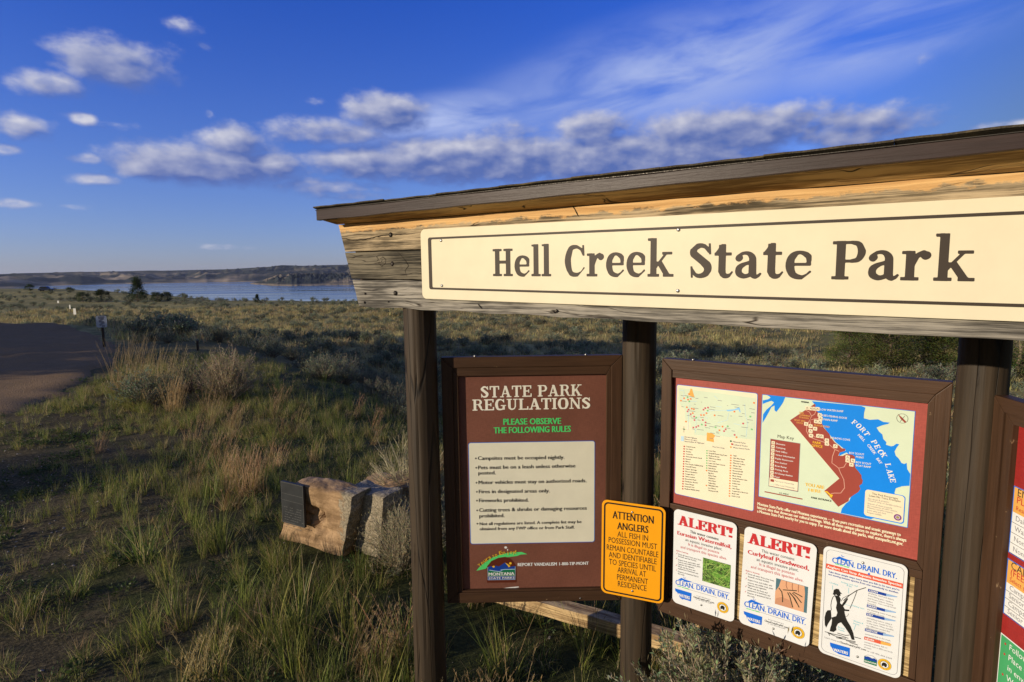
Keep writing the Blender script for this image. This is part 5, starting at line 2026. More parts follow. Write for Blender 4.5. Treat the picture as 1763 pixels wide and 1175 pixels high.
for (x0, x1, y0, y1) in ((126, 162, 780, 789), (168, 196, 792, 800), (202, 238, 802, 812)):
    P.poly([ze(x0, y0 + 6), ze(x1, y1 + 6), ze(x1, y1 + 12), ze(x0, y0 + 12)], GREEN, 3)
state_logo(P, ze, ((102, 812), (262, 862), (256, 932), (182, 915), (174, 920), (150, 900), (132, 880), (122, 850), (106, 838)), ((130, 884), (243, 918), 4.8))
P.text('CleanDrainDryMT.com', ze(283, 900), ze(485, 964), 3.2, INK, 1, bold=.02)
P.text('for more information go to', ze(312, 886), ze(448, 926), 1.8, GREY, 1)
P.text('or call 406-444-2449', ze(308, 922), ze(460, 970), 1.8, GREY, 1)
badge(P, P.P(ze(570, 998)), .0255)
P.flush(sh)
for (x, y) in ((405, 220), (357, 962)):
    screw(root, *P.P(ze(x, y)), -.0036, .005)

root, sh, P, rot, w, h = plate(PL2, ((1420, 937.4), (1563.6, 977.2), (1549.6, 1169), (1406.8, 1123.5)), .003, .024, SIGNW, 'angler_sign',
                               'white CLEAN. DRAIN. DRY. sign with a black drawing of a wading angler', 'white water-weed alert plates under the maps')
g1 = [rot(*p) for p in rrect(-w / 2 + .0105, -h / 2 + .0105, w / 2 - .0105, h / 2 - .0105, .020, 8)]
g2 = [rot(*p) for p in rrect(-w / 2 + .0118, -h / 2 + .0118, w / 2 - .0118, h / 2 - .0118, .019, 8)]
n = len(g1)
P.put(GREY, g1 + g2, [(i, (i + 1) % n, n + (i + 1) % n, n + i) for i in range(n)], 1, 'border_line')
cdd(P, zf_, (('CLEAN.', 154, 185, 350, 232, 9.4, BRIGHTB), ('DRAIN.', 361, 237, 560, 286, 9.8, BRIGHTB), ('DRY.', 572, 290, 695, 324, 9.8, BRIGHTB)))
P.poly([zf_(*p) for p in ((186, 150), (215, 135), (245, 148), (290, 164), (330, 172), (290, 176), (250, 172), (225, 156), (205, 162))], BRIGHTB, 2)
P.line([zf_(233, 122), zf_(241, 140), zf_(256, 134)], .002, BRIGHTB, 2)
for (x0, x1, y0, y1) in ((182, 214, 190, 198), (220, 248, 200, 207), (254, 296, 210, 222)):
    P.poly([zf_(x0, y0 + 2), zf_(x1, y1 + 2), zf_(x1, y1 + 9), zf_(x0, y0 + 9)], GREEN, 3)
P.poly([zf_(*p) for p in ((108, 192), (742, 360), (738, 402), (106, 232))], pm('band_red_print', (.62, .10, .055, 1)), 1)
P.text('Anglers Can Stop Aquatic Invasive Species', zf_(116, 224), zf_(728, 384), 4.0, WHITE, 2, bold=.03)
P.text("Take these simple steps every time you fish to be sure you're", zf_(126, 266), zf_(712, 420), 3.0, NAVY, 1, bold=.025)
P.text('not moving invasive species from one waterbody to another.', zf_(126, 288), zf_(706, 444), 3.0, NAVY, 1, bold=.025)
P.poly([zf_(*p) for p in ((460, 268), (470, 282), (460, 291), (450, 280))], BRIGHTB, 4)
rr_ = (('CLEAN', 454, 402, 8), ('DRAIN', 444, 530, 6), ('DRY', 440, 600, 6), ('DISPOSE', 428, 728, 6))
for (s_, x, y, _) in rr_:
    P.poly([zf_(x, y), zf_(x + 150, y + 40), zf_(x + 148, y + 62), zf_(x - 2, y + 22)], NAVY, 1)
    P.poly([zf_(x + 150, y + 40), zf_(x + 240, y + 64), zf_(x + 238, y + 72), zf_(x + 148, y + 62)], pm('soft_blue_print', (.25, .40, .65, 1)), 1)
    P.text(s_, zf_(x + 8, y + 20), zf_(x + 18 + 12 * len(s_), y + 22 + 3.1 * len(s_)), 2.8, WHITE, 2, bold=.03)
P.poly([zf_(422, 796), zf_(560, 832), zf_(556, 860), zf_(420, 820)], PM['band_red_print'], 1)
P.poly([zf_(560, 832), zf_(645, 858), zf_(640, 878), zf_(556, 860)], ORANGE, 1)
P.text('NEVER', zf_(430, 818), zf_(505, 838), 2.8, WHITE, 2, bold=.03)
body = ((455, 438, 665, 496, 'all plants, mud and debris'), (453, 458, 655, 518, 'from fishing gear, waders'), (450, 480, 660, 540, 'and boots before leaving'), (448, 500, 682, 565, 'the water. Use a scrub brush'), (447, 521, 520, 541, 'if needed.'),
        (446, 572, 688, 640, 'any standing water from gear.'), (446, 592, 590, 634, 'A sponge can help.'), (442, 643, 650, 700, 'everything before using it'), (441, 664, 655, 722, 'again. Gear should be dry'), (440, 684, 662, 746, 'to the touch. When possible'), (439, 706, 635, 760, 'use different waders for'), (438, 725, 600, 770, 'different waterbodies.'),
        (428, 776, 640, 834, 'unwanted bait in the trash.'), (427, 797, 640, 855, 'not on land or in the water.'), (422, 842, 612, 893, 'transport plants, fish or'), (421, 862, 655, 930, 'animals into a different body'), (420, 884, 482, 902, 'of water.'))
for (x0, y0, x1, y1, s_) in body:
    P.text(s_, zf_(x0, y0 + 4), zf_(x1, y1 + 4), 2.5, GREY, 1)
for (x0, y0, x1, y1, s_) in ((136, 355, 205, 375, 'Clothing'), (232, 352, 368, 388, 'Fishing rod, reel'), (276, 378, 318, 392, '& line'), (322, 545, 422, 574, 'Fishing vest'), (332, 672, 412, 696, 'Waders &'), (332, 692, 380, 706, 'boots'), (205, 722, 258, 740, 'Boots &'), (205, 742, 258, 758, 'Tackle')):
    P.text(s_, zf_(x0, y0), zf_(x1, y1), 2.4, CYAN, 1)
for pts in (((160, 374), (160, 410)), ((293, 395), (293, 440)), ((262, 530), (320, 548)), ((350, 700), (336, 745))):
    P.line([zf_(*p) for p in pts], .0012, CYAN, 1)
# wading angler silhouette
for pts in (((166, 438), (170, 412), (190, 402), (212, 406), (222, 428), (240, 446), (225, 444), (226, 462), (205, 462), (190, 450), (176, 456), (160, 446)),
            ((176, 456), (215, 462), (228, 490), (222, 520), (236, 534), (258, 502), (282, 478), (288, 488), (270, 520), (248, 548), (262, 572), (300, 576), (296, 588), (258, 586), (262, 610), (270, 640), (282, 668), (310, 714), (332, 770), (342, 826), (318, 822), (302, 780), (262, 720), (230, 680),
             (205, 690), (190, 720), (192, 744), (168, 760), (136, 752), (142, 724), (150, 700), (156, 660), (150, 640), (190, 628), (200, 600), (188, 560), (196, 520), (186, 480)),
            ((118, 580), (146, 578), (150, 620), (150, 650), (124, 690), (108, 724), (96, 700), (94, 640), (104, 600))):
    P.poly([zf_(*p) for p in pts], INK, 1, 'picture')
P.line([zf_(*p) for p in ((150, 580), (146, 540), (152, 500), (164, 470), (180, 458))], .0022, INK, 1, 'picture')
P.line([zf_(*p) for p in ((250, 500), (300, 455), (362, 415), (436, 392))], .0026, INK, 2, 'picture')
P.line([zf_(*p) for p in ((232, 505), (245, 480), (270, 466), (300, 452))], .0016, INK, 1, 'picture')
P.line([zf_(*p) for p in ((364, 414), (340, 480), (303, 566))], .0018, INK, 2, 'picture')
P.line([zf_(*p) for p in ((268, 634), (285, 626), (292, 608))], .0012, INK, 1, 'picture')
for pts in (((96, 756), (160, 775), (230, 790), (290, 812)), ((130, 770), (200, 800), (270, 812)), ((150, 780), (240, 815)), ((190, 806), (280, 825), (350, 840)), ((270, 830), (350, 850)), ((200, 768), (270, 788), (300, 784)), ((300, 845), (370, 868)), ((340, 800), (395, 815)), ((120, 760), (138, 790))):
    P.line([zf_(*p) for p in pts], .0026, INK, 1, 'picture')
P.text('Learn more at', zf_(95, 808), zf_(212, 846), 2.8, GREY, 1)
P.text('CleanDrainDryMT.com', zf_(218, 848), zf_(436, 916), 3.2, INK, 1, bold=.02)
P.text('or call 406-444-2449', zf_(444, 920), zf_(648, 988), 2.8, GREY, 1)
state_logo(P, zf_, ((138, 845), (304, 892), (301, 965), (208, 940), (198, 932), (168, 916), (156, 890), (142, 876)), ((168, 914), (286, 946), 4.8))
P.poly([zf_(*p) for p in ((422, 956), (528, 990), (524, 1042), (418, 1008))], DKGREEN, 1)
P.poly([zf_(*p) for p in ((423, 962), (448, 960), (470, 968), (485, 978), (505, 976), (527, 996), (526, 1010), (421, 980))], NAVY, 2)
P.text('MONTANA', zf_(424, 1002), zf_(522, 1028), 2.4, WHITE, 3, bold=.03)
P.line([zf_(*p) for p in ((422, 958), (450, 948), (490, 956), (515, 975), (527, 992))], .0012, GREY, 2)
badge(P, P.P(zf_(589, 1028)), .0225)
P.flush(sh)
for (x, y) in ((411, 187), (365, 962)):
    screw(root, *P.P(zf_(x, y)), -.0036, .005)

# ------------------------------------------------------------------ fee board (right edge, mostly out of the picture)
zt3 = PL3.L(1722, 683)[1]
u0_ = PL3.L(1712, 790)[0]
u0_ = .072
W3 = 1.05
zb3 = o2[1]
r_ = PL3.root('fee_board', u0_ + W3 / 2, zb3, label='framed maroon fee board at the right edge, partly out of the picture', cat='notice board')
hW = W3 / 2
H3 = zt3 - zb3
O_ = (-hW, 0, hW, H3)
J_ = (-hW + .048, .048, hW - .048, H3 - .048)
I_ = (-hW + .082, .08, hW - .082, H3 - .08)
mitred_frame(r_, O_, J_, 0, .045)
mitred_frame(r_, J_, I_, .007, .046, 'inner_moulding', .002)
bm = bmesh.new()
prism(bm, [(I_[0] - .008, I_[1] - .008), (I_[2] + .008, I_[1] - .008), (I_[2] + .008, I_[3] + .008), (I_[0] - .008, I_[3] + .008)], -OF, -OF + .012)
pan = bm_obj('panel', bm, weave_mat('deep_maroon_face', (.30, .022, .020, 1)), r_)
P = Print(PL3, r_, u0_ + W3 / 2, OF)
x0_ = P.P((1745, 870))[0]


def vz(px, py):
    return P.P((px, py))[1]


def fee(zhi, zmid, zlow, head, lines):
    lf = x0_
    P.poly([(lf - .004, zlow - .003), (lf + .42, zlow - .003), (lf + .42, zhi + .003), (lf - .004, zhi + .003)], BLUE, 1, px=False)
    P.poly([(lf, zmid), (lf + .416, zmid), (lf + .416, zhi), (lf, zhi)], ORANGE, 2, px=False)
    P.poly([(lf, zlow), (lf + .416, zlow), (lf + .416, zmid), (lf, zmid)], WHITE, 2, px=False)
    for k, (s_, m_, hh) in enumerate(head):
        V2, Fc = textmesh(s_, 0)
        V3 = V2 * hh + np.array([lf + .012, zhi - (zhi - zmid) * (.30 + .29 * k)])
        P.put(m_, V3, Fc, 3, 'lettering')
    n = len(lines)
    for k, s_ in enumerate(lines):
        V2, Fc = textmesh(s_, 0)
        zz = zmid - (zmid - zlow) * (k + .72) / n
        P.put(GREY, V2 * .017 + np.array([lf + .014, zz]), Fc, 3, 'lettering')
        P.line([(lf, zmid - (zmid - zlow) * (k + 1) / n), (lf + .416, zmid - (zmid - zlow) * (k + 1) / n)], .0014, INK, 3, px=False)


fee(vz(1742.5, 836), vz(1742.5, 880), vz(1742.5, 953), (('ENTRANCE FEES', DKBR, .024), ('PLEASE PAY HERE', RED, .022), ('Residents', RED, .014)), ('Daily', 'Walk-in', 'Nonresident', 'Nonresident'))
fee(vz(1738, 964), vz(1738, 1005), vz(1738, 1062), (('CAMPING FEES', DKBR, .024), ('(FEE INCLUDES', RED, .022), ('Select site', RED, .014)), ('Campsite', 'Senior', 'Campsite', 'Senior'))
zg = vz(1735, 1098)
P.poly([(x0_ - .006, .09), (x0_ + .42, .09), (x0_ + .42, zg), (x0_ - .006, zg)], WHITE, 1, px=False)
P.poly([(x0_ - .002, .094), (x0_ + .416, .094), (x0_ + .416, zg - .004), (x0_ - .002, zg - .004)], pm('green_panel_print', (.06, .34, .13, 1)), 2, px=False)
for k, s_ in enumerate(('Follow posted', 'Place fee', 'in envelope.', 'Write', 'Put stub', 'Display')):
    if zg - .03 - k * .036 < .10:
        break
    V2, Fc = textmesh(s_, 0)
    P.put(WHITE, V2 * .019 + np.array([x0_ + .034, zg - .034 - k * .036]), Fc, 3, 'lettering')
    if k != 2:
        P.disc((x0_ + .018, zg - .026 - k * .036), .004, RED, 3, seg=8)
P.flush(pan)


# ------------------------------------------------------------------ rail fence behind the kiosk
PLF = Plane(.08, 3.50, 29.0)
M_RAIL = plank_mat('bare_fence_timber', (.20, .12, .055, 1), (.60, .43, .22, 1))
f_l, f_r = PLF.L(905, 1038), PLF.L(1068, 1071)
f_b = PLF.L(1068, 1101.6)
rt_, rb_ = (f_l[1] + f_r[1]) / 2, f_b[1]
froot = PLF.root('rail_fence', 0, 0, label='low bare-timber rail fence in the grass behind the kiosk', cat='fence')
bm = bmesh.new()
prism(bm, [(-.52, rb_), (2.75, rb_), (2.75, rt_), (-.52, rt_)], 0, .10, .006)
bmesh.ops.subdivide_edges(bm, edges=[e for e in bm.edges if e.calc_length() > 1], cuts=30)
for v in bm.verts:
    v.co.z += .006 * math.sin(v.co.x * 3.1) + .002 * math.sin(v.co.x * 17)
bm_obj('rail', bm, M_RAIL, froot)
for u_ in (PLF.L(800, 1060)[0], 1.05, 2.55):
    bm = bmesh.new()
    bevel_box(bm, (u_, .155, .16), (.11, .10, .62), .008)
    bm_obj('post', bm, M_RAIL, froot)


# ------------------------------------------------------------------ boulders
def rock_mat(name, lichen):
    m, t, b, o = newmat(name)
    co = ocoord(t)
    q = t.vmath('MULTIPLY', co, (3, 3, 14))
    g = t.noise(q, 1.0, 7., .62)
    f = t.noise(co, 34., 7., .7)
    c = t.mix(t.rng(g, .35, .68), c3(.20, .125, .065), c3(.43, .285, .16))
    c = t.mix(t.rng(f, .55, .75, 0, .7), c, c3(.16, .09, .05))
    s = t.n('ShaderNodeSeparateXYZ')
    t.l(co, s.inputs[0])
    ln = t.noise(co, 13., 5., .65)
    k = t.rng(t.math('ADD', s.outputs[0], t.math('MULTIPLY', t.math('SUBTRACT', ln, .5), .35)), lichen, lichen + .06)
    sp = t.noise(co, 60., 4., .8)
    lc = t.mix(t.rng(sp, .4, .62), c3(.13, .12, .09), c3(.38, .33, .24))
    c = t.mix(t.math('MULTIPLY', k, .85), c, lc)
    t.l(c, b.inputs['Base Color'])
    bp = t.n('ShaderNodeBump')
    bp.inputs['Strength'].default_value = .8
    bp.inputs['Distance'].default_value = .012
    t.l(t.math('ADD', g, f), bp.inputs['Height'])
    t.l(bp.outputs[0], b.inputs['Normal'])
    setp(b, None, .9, .2)
    return m


from mathutils import noise as mn


def rock(name, pl, corners, depth, mat, amp, seed, n=26, **kw):
    """block with four measured front corners, roughened into broken sandstone"""
    q = [np.array(p) for p in corners]      # TL TR BR BL in plane coordinates
    c = sum(q) / 4
    root = pl.root(name, c[0], 0)
    V, Fc, idx = [], [], {}

    def vert(i, j, k):
        key = (i, j, k)
        if key in idx:
            return idx[key]
        s, t_, r_ = i / n, j / n, k / n
        p = (q[3] * (1 - s) + q[2] * s) * (1 - t_) + (q[0] * (1 - s) + q[1] * s) * t_
        x, z, y = p[0] - c[0], p[1], depth * r_
        # round the corners
        ex, ey, ez = abs(2 * s - 1), abs(2 * r_ - 1), abs(2 * t_ - 1)
        rd = 1 - .035 * (max(ex * ey, ex * ez * .8, ey * ez) ** 6)
        cx_, cz_ = 0, c[1]
        x, z, y = cx_ + (x - cx_) * rd, cz_ + (z - cz_) * rd, depth / 2 + (y - depth / 2) * rd
        v = Vector((x, y, z))
        a = mn.fractal(v * 4.2 + Vector((seed, 0, 0)), 1.0, 2.0, 4)
        led = math.floor((z + .04 * mn.noise(v * 3) + seed) * 9) / 9 - z
        vor = mn.voronoi((v + Vector((seed, 3, 1))) * 3.3)[0]
        fac = (vor[1] - vor[0])
        d = amp * (.9 * a + .5 * min(fac, .35)) + .10 * amp * math.sin(led * 40)
        dirv = Vector((x - cx_, y - depth / 2, z - cz_))
        if dirv.length > 1e-6:
            v = v + dirv.normalized() * d
        # scooped hollow in the upper face
        hx, hz = (x - .0) / .16, (z - (cz_ + .13)) / .11
        v.y += kw.get('hollow', 0) * math.exp(-(hx * hx + hz * hz)) * (1 - r_) * (1 + 1.5 * mn.noise(v * 14))
        V.append(tuple(v))
        idx[key] = len(V) - 1
        return idx[key]
    for a in range(n):
        for b_ in range(n):
            Fc.append((vert(a, b_, 0), vert(a + 1, b_, 0), vert(a + 1, b_ + 1, 0), vert(a, b_ + 1, 0)))
            Fc.append((vert(a, b_, n), vert(a, b_ + 1, n), vert(a + 1, b_ + 1, n), vert(a + 1, b_, n)))
            Fc.append((vert(0, a, b_), vert(0, a + 1, b_), vert(0, a + 1, b_ + 1), vert(0, a, b_ + 1)))
            Fc.append((vert(n, a, b_), vert(n, a, b_ + 1), vert(n, a + 1, b_ + 1), vert(n, a + 1, b_)))
            Fc.append((vert(a, 0, b_), vert(a, 0, b_ + 1), vert(a + 1, 0, b_ + 1), vert(a + 1, 0, b_)))
            Fc.append((vert(a, n, b_), vert(a + 1, n, b_), vert(a + 1, n, b_ + 1), vert(a, n, b_ + 1)))
    me = mesh(name, V, Fc, mat)
    loc_, rz_ = root.location.copy(), root.rotation_euler.z
    bpy.data.objects.remove(root)
    return obj(name, me, None, loc_, rz_)


PLR = Plane(-1.72, 4.60, 28.0)
rk = rock('boulder', PLR, (PLR.L(502, 834), PLR.L(608, 854), PLR.L(578, 1020), PLR.L(468, 975)), .22, rock_mat('sandstone_block', .30), .026, 2.0, n=44, hollow=.07)
tag(rk, 'tan sandstone block carrying a small dark plaque, in the grass beside the kiosk', 'boulder')
PLR3 = Plane(-1.655, 4.72, 28.0)
rk = rock('boulder', PLR3, (PLR3.L(596, 846), PLR3.L(660, 858), PLR3.L(652, 985), PLR3.L(588, 985)), .24, rock_mat('lichen_block', -.5), .03, 5.1, n=28)
tag(rk, 'pale lichen-covered rock touching the right end of the tan block', 'boulder')
PLR2 = Plane(-1.45, 5.25, 12.0)
rk = rock('boulder', PLR2, (PLR2.L(600, 846), PLR2.L(722, 838), PLR2.L(722, 905), PLR2.L(590, 900)), .5, rock_mat('brown_slab', 9.), .05, 7.3, n=30)
tag(rk, 'low rough brown rock behind the tan block, beside the left post', 'boulder')
# plaque on the block
OFQ = .035
root, sh, P, rot, w, h = plate(PLR, ((485, 829), (524, 838), (522, 909), (484, 898)), OFQ, .004, print_mat('slate_plaque', (.030, .032, .034, 1), .45, .3), 'plaque',
                               'small dark slate plaque with worn lettering fixed to the tan block', None, th=.022)
sh.name = 'slab'
g1 = [rot(*p) for p in rrect(-w / 2 + .004, -h / 2 + .004, w / 2 - .004, h / 2 - .004, .003, 2)]
g2 = [rot(*p) for p in rrect(-w / 2 + .0065, -h / 2 + .0065, w / 2 - .0065, h / 2 - .0065, .003, 2)]
n = len(g1)
WORN = pm('worn_engraving', (.10, .10, .095, 1))
P.put(WORN, g1 + g2, [(i, (i + 1) % n, n + (i + 1) % n, n + i) for i in range(n)], 1, 'border_line')
P.line([rot(-w / 2 + .01, h * .22), rot(w / 2 - .01, h * .22)], .0022, WORN, 1, 'border_line', px=False)
P.line([rot(-w / 2 + .01, h * .06), rot(w / 2 - .01, h * .06)], .0022, WORN, 1, 'border_line', px=False)
rq = random.Random(9)
for k in range(9):
    yy = -h * .10 - k * .021
    x_ = -w / 2 + .02 + rq.uniform(0, .02)
    while x_ < w / 2 - .03:
        ww = rq.uniform(.008, .022)
        if rq.random() < .7:
            P.line([rot(x_, yy), rot(x_ + ww, yy)], .0045, WORN, 1, 'lettering', px=False)
        x_ += ww + .006
P.flush(sh)

# ------------------------------------------------------------------ plants: prototypes
GREEN_C = [(.235, .265, .052), (.165, .205, .040), (.32, .31, .080), (.095, .130, .030)]
TAN_C = [(.42, .31, .15), (.52, .40, .21), (.33, .25, .13), (.46, .30, .13)]
SAGE_C = [(.215, .24, .155), (.145, .17, .110), (.28, .30, .195), (.10, .12, .075)]


def cc_(c, k=.15):
    f = rnd.uniform(1 - k, 1 + k)
    return (c[0] * f, c[1] * f, c[2] * f, 1)


def blade(mb, x, y, h, w, az_, lean, curl, col, seg=4):
    V, Fc = [], []
    dx, dy = math.cos(az_), math.sin(az_)
    px_, py_ = -dy, dx
    face = rnd.uniform(-1, 1)
    px_, py_ = px_ * math.cos(face) + dx * math.sin(face), py_ * math.cos(face) + dy * math.sin(face)
    X, Z, a = 0.0, 0.0, lean
    for i in range(seg + 1):
        t = i / seg
        ww = w * (1 - t ** 1.6) * .5
        cx_, cy_ = x + dx * X, y + dy * X
        if i < seg:
            V += [(cx_ - px_ * ww, cy_ - py_ * ww, Z), (cx_ + px_ * ww, cy_ + py_ * ww, Z)]
        else:
            V += [(cx_, cy_, Z)]
        X += math.sin(a) * h / seg
        Z += math.cos(a) * h / seg
        a += curl / seg * (1 + t)
    for i in range(seg - 1):
        Fc.append((2 * i, 2 * i + 1, 2 * i + 3, 2 * i + 2))
    Fc.append((2 * seg - 2, 2 * seg - 1, 2 * seg))
    mb.add(V, Fc, col)


def tuft(name, n, h, spread, w, leanr, curlr, cols, wind=0.0, drymix=0.0):
    mb = MB()
    for i in range(n):
        r = spread * math.sqrt(rnd.random())
        a = rnd.uniform(0, 6.283)
        az_ = a + rnd.uniform(-.7, .7)
        if rnd.random() < wind:
            az_ = rnd.gauss(0, .5)
        c = rnd.choice(TAN_C) if rnd.random() < drymix else rnd.choice(cols)
        blade(mb, r * math.cos(a), r * math.sin(a), h * rnd.uniform(.45, 1.1), w * rnd.uniform(.6, 1.2), az_, rnd.uniform(*leanr), rnd.uniform(*curlr), cc_(c))
    return mb.mesh(name, [M_GRASS])


def stalks(name, n, h, spread, wind=.5, col=TAN_C, base_green=6):
    """tall dry stalks with loose feathery seed heads and a few leaves"""
    mb = MB()
    for i in range(n):
        r = spread * math.sqrt(rnd.random())
        a = rnd.uniform(0, 6.283)
        az_ = rnd.gauss(0, .6) if rnd.random() < .75 else a
        hh = h * rnd.uniform(.6, 1.1)
        lean = rnd.uniform(.0, .12) + wind * rnd.uniform(.2, .7)
        c = cc_(rnd.choice(col))
        x, y = r * math.cos(a), r * math.sin(a)
        pts, X, Z, aa = [], 0, 0, lean
        for k in range(7):
            pts.append((x + math.cos(az_) * X, y + math.sin(az_) * X, Z))
            X += math.sin(aa) * hh / 6
            Z += math.cos(aa) * hh / 6
            aa += .05
        V, Fc = tube(pts, [.0019, .0018, .0017, .0015, .0013, .0011, .0008], 3)
        mb.add(V, Fc, c)
        for k in range(18):
            t = rnd.uniform(.66, 1.0) * 6
            i0 = min(int(t), 5)
            p = Vector(pts[i0]).lerp(Vector(pts[i0 + 1]), t - i0)
            d = Vector((rnd.gauss(0, 1), rnd.gauss(0, 1), 1.6 + rnd.gauss(0, .4))).normalized() * rnd.uniform(.012, .035)
            s = Vector((-d.y, d.x, 0)).normalized() * .0026
            mb.add([tuple(p - s), tuple(p + s), tuple(p + d)], [(0, 1, 2)], cc_(rnd.choice(col)))
        for k in range(2):
            blade(mb, x, y, hh * rnd.uniform(.3, .6), .005, rnd.uniform(0, 6.28), rnd.uniform(.2, .7), rnd.uniform(.4, 1.4), cc_(rnd.choice(col)))
    for i in range(base_green * 3):
        a = rnd.uniform(0, 6.283)
        r = spread * rnd.random()
        blade(mb, r * math.cos(a), r * math.sin(a), h * rnd.uniform(.2, .5), .006, a, rnd.uniform(.05, .5), rnd.uniform(.2, .9), cc_(rnd.choice(TAN_C if rnd.random() < .5 else GREEN_C)))
    return mb.mesh(name, [M_GRASS])


def leafquad(mb, p, d, L, w, col):
    """pointed leaf of two triangles folded along its middle"""
    d = d.normalized()
    s = d.cross(Vector((rnd.gauss(0, 1), rnd.gauss(0, 1), rnd.gauss(0, 1))))
    if s.length < 1e-4:
        return
    s = s.normalized() * w * .5
    nrm = s.cross(d).normalized() * w * .15
    m = p + d * L * .55
    mb.add([tuple(p), tuple(m + s + nrm), tuple(p + d * L), tuple(m - s + nrm)], [(0, 1, 2), (0, 2, 3)], col)


def shrub(name, nb, per, L, w, H, Rr, cols, stemc, up=.8, dense=1.0, seedheads=0, twig_w=.004, stem_leaf=.35):
    """woody shrub: branching stems, small leaves along the outer twigs; returns (foliage, stems)"""
    lf, st = MB(), MB()
    for b in range(nb):
        a = rnd.uniform(0, 6.283)
        el_ = math.acos(rnd.uniform(.05, 1.0) ** up)
        tip = Vector((math.cos(a) * math.sin(el_) * Rr, math.sin(a) * math.sin(el_) * Rr, H * (.28 + .72 * math.cos(el_)))) * rnd.uniform(.72, 1.08)
        base = Vector((rnd.gauss(0, .05) * Rr, rnd.gauss(0, .05) * Rr, 0))
        mid = base.lerp(tip, .5) + Vector((rnd.gauss(0, .05), rnd.gauss(0, .05), rnd.uniform(-.02, .06))) * Rr * 2
        pts = []
        for k in range(6):
            t = k / 5
            p = (base * (1 - t) ** 2 + mid * 2 * t * (1 - t) + tip * t * t)
            pts.append(p + Vector((rnd.gauss(0, .008), rnd.gauss(0, .008), rnd.gauss(0, .008))))
        V, Fc = tube(pts, [twig_w * (1.6 - 1.3 * k / 5) for k in range(6)], 4)
        st.add(V, Fc, cc_(rnd.choice(stemc)))
        cl = cc_(rnd.choice(cols), .25)
        for tw in range(3):
            t0 = rnd.uniform(.35, .85) * 5
            i0 = min(int(t0), 4)
            p0 = pts[i0].lerp(pts[i0 + 1], t0 - i0)
            dr = (tip - base).normalized() + Vector((rnd.gauss(0, .5), rnd.gauss(0, .5), rnd.gauss(.2, .35)))
            dr = dr.normalized() * rnd.uniform(.14, .30) * max(H, Rr)
            V, Fc = tube([p0, p0 + dr * .5 + Vector((0, 0, .01)), p0 + dr], [twig_w * .55, twig_w * .4, twig_w * .25], 3)
            st.add(V, Fc, cc_(rnd.choice(stemc)))
            for k in range(int(per * .25)):
                t = rnd.uniform(stem_leaf, 1.03)
                p = p0 + dr * t
                d = dr.normalized() + Vector((rnd.gauss(0, .7), rnd.gauss(0, .7), rnd.gauss(.25, .5)))
                leafquad(lf, p, d, L * rnd.uniform(.6, 1.2), w, tuple(min(1, cl[q] * rnd.uniform(.75, 1.25)) for q in range(3)) + (1,))
        for k in range(int(per * .45)):
            t0 = (rnd.uniform(stem_leaf + .1, 1) ** .8) * 5
            i0 = min(int(t0), 4)
            p = pts[i0].lerp(pts[i0 + 1], t0 - i0) + Vector((rnd.gauss(0, 1), rnd.gauss(0, 1), rnd.gauss(0, 1))) * L * .5 * dense
            d = (tip - base).normalized() * .8 + Vector((rnd.gauss(0, .7), rnd.gauss(0, .7), rnd.gauss(.2, .5)))
            leafquad(lf, p, d, L * rnd.uniform(.6, 1.2), w, tuple(min(1, cl[q] * rnd.uniform(.75, 1.25)) for q in range(3)) + (1,))
        for k in range(seedheads):
            p = tip + Vector((rnd.gauss(0, .02), rnd.gauss(0, .02), rnd.uniform(0, .06)))
            leafquad(lf, p, Vector((rnd.gauss(0, .3), rnd.gauss(0, .3), 1)), L * 1.3, w * .7, cc_((.36, .30, .17)))
    return lf.mesh(name + '_foliage', [M_LEAF]), st.mesh(name + '_stems', [M_STEM])


BARK = [(.16, .12, .085), (.11, .085, .06), (.21, .17, .12)]
PALEBARK = [(.42, .34, .22), (.33, .27, .18), (.50, .42, .29)]


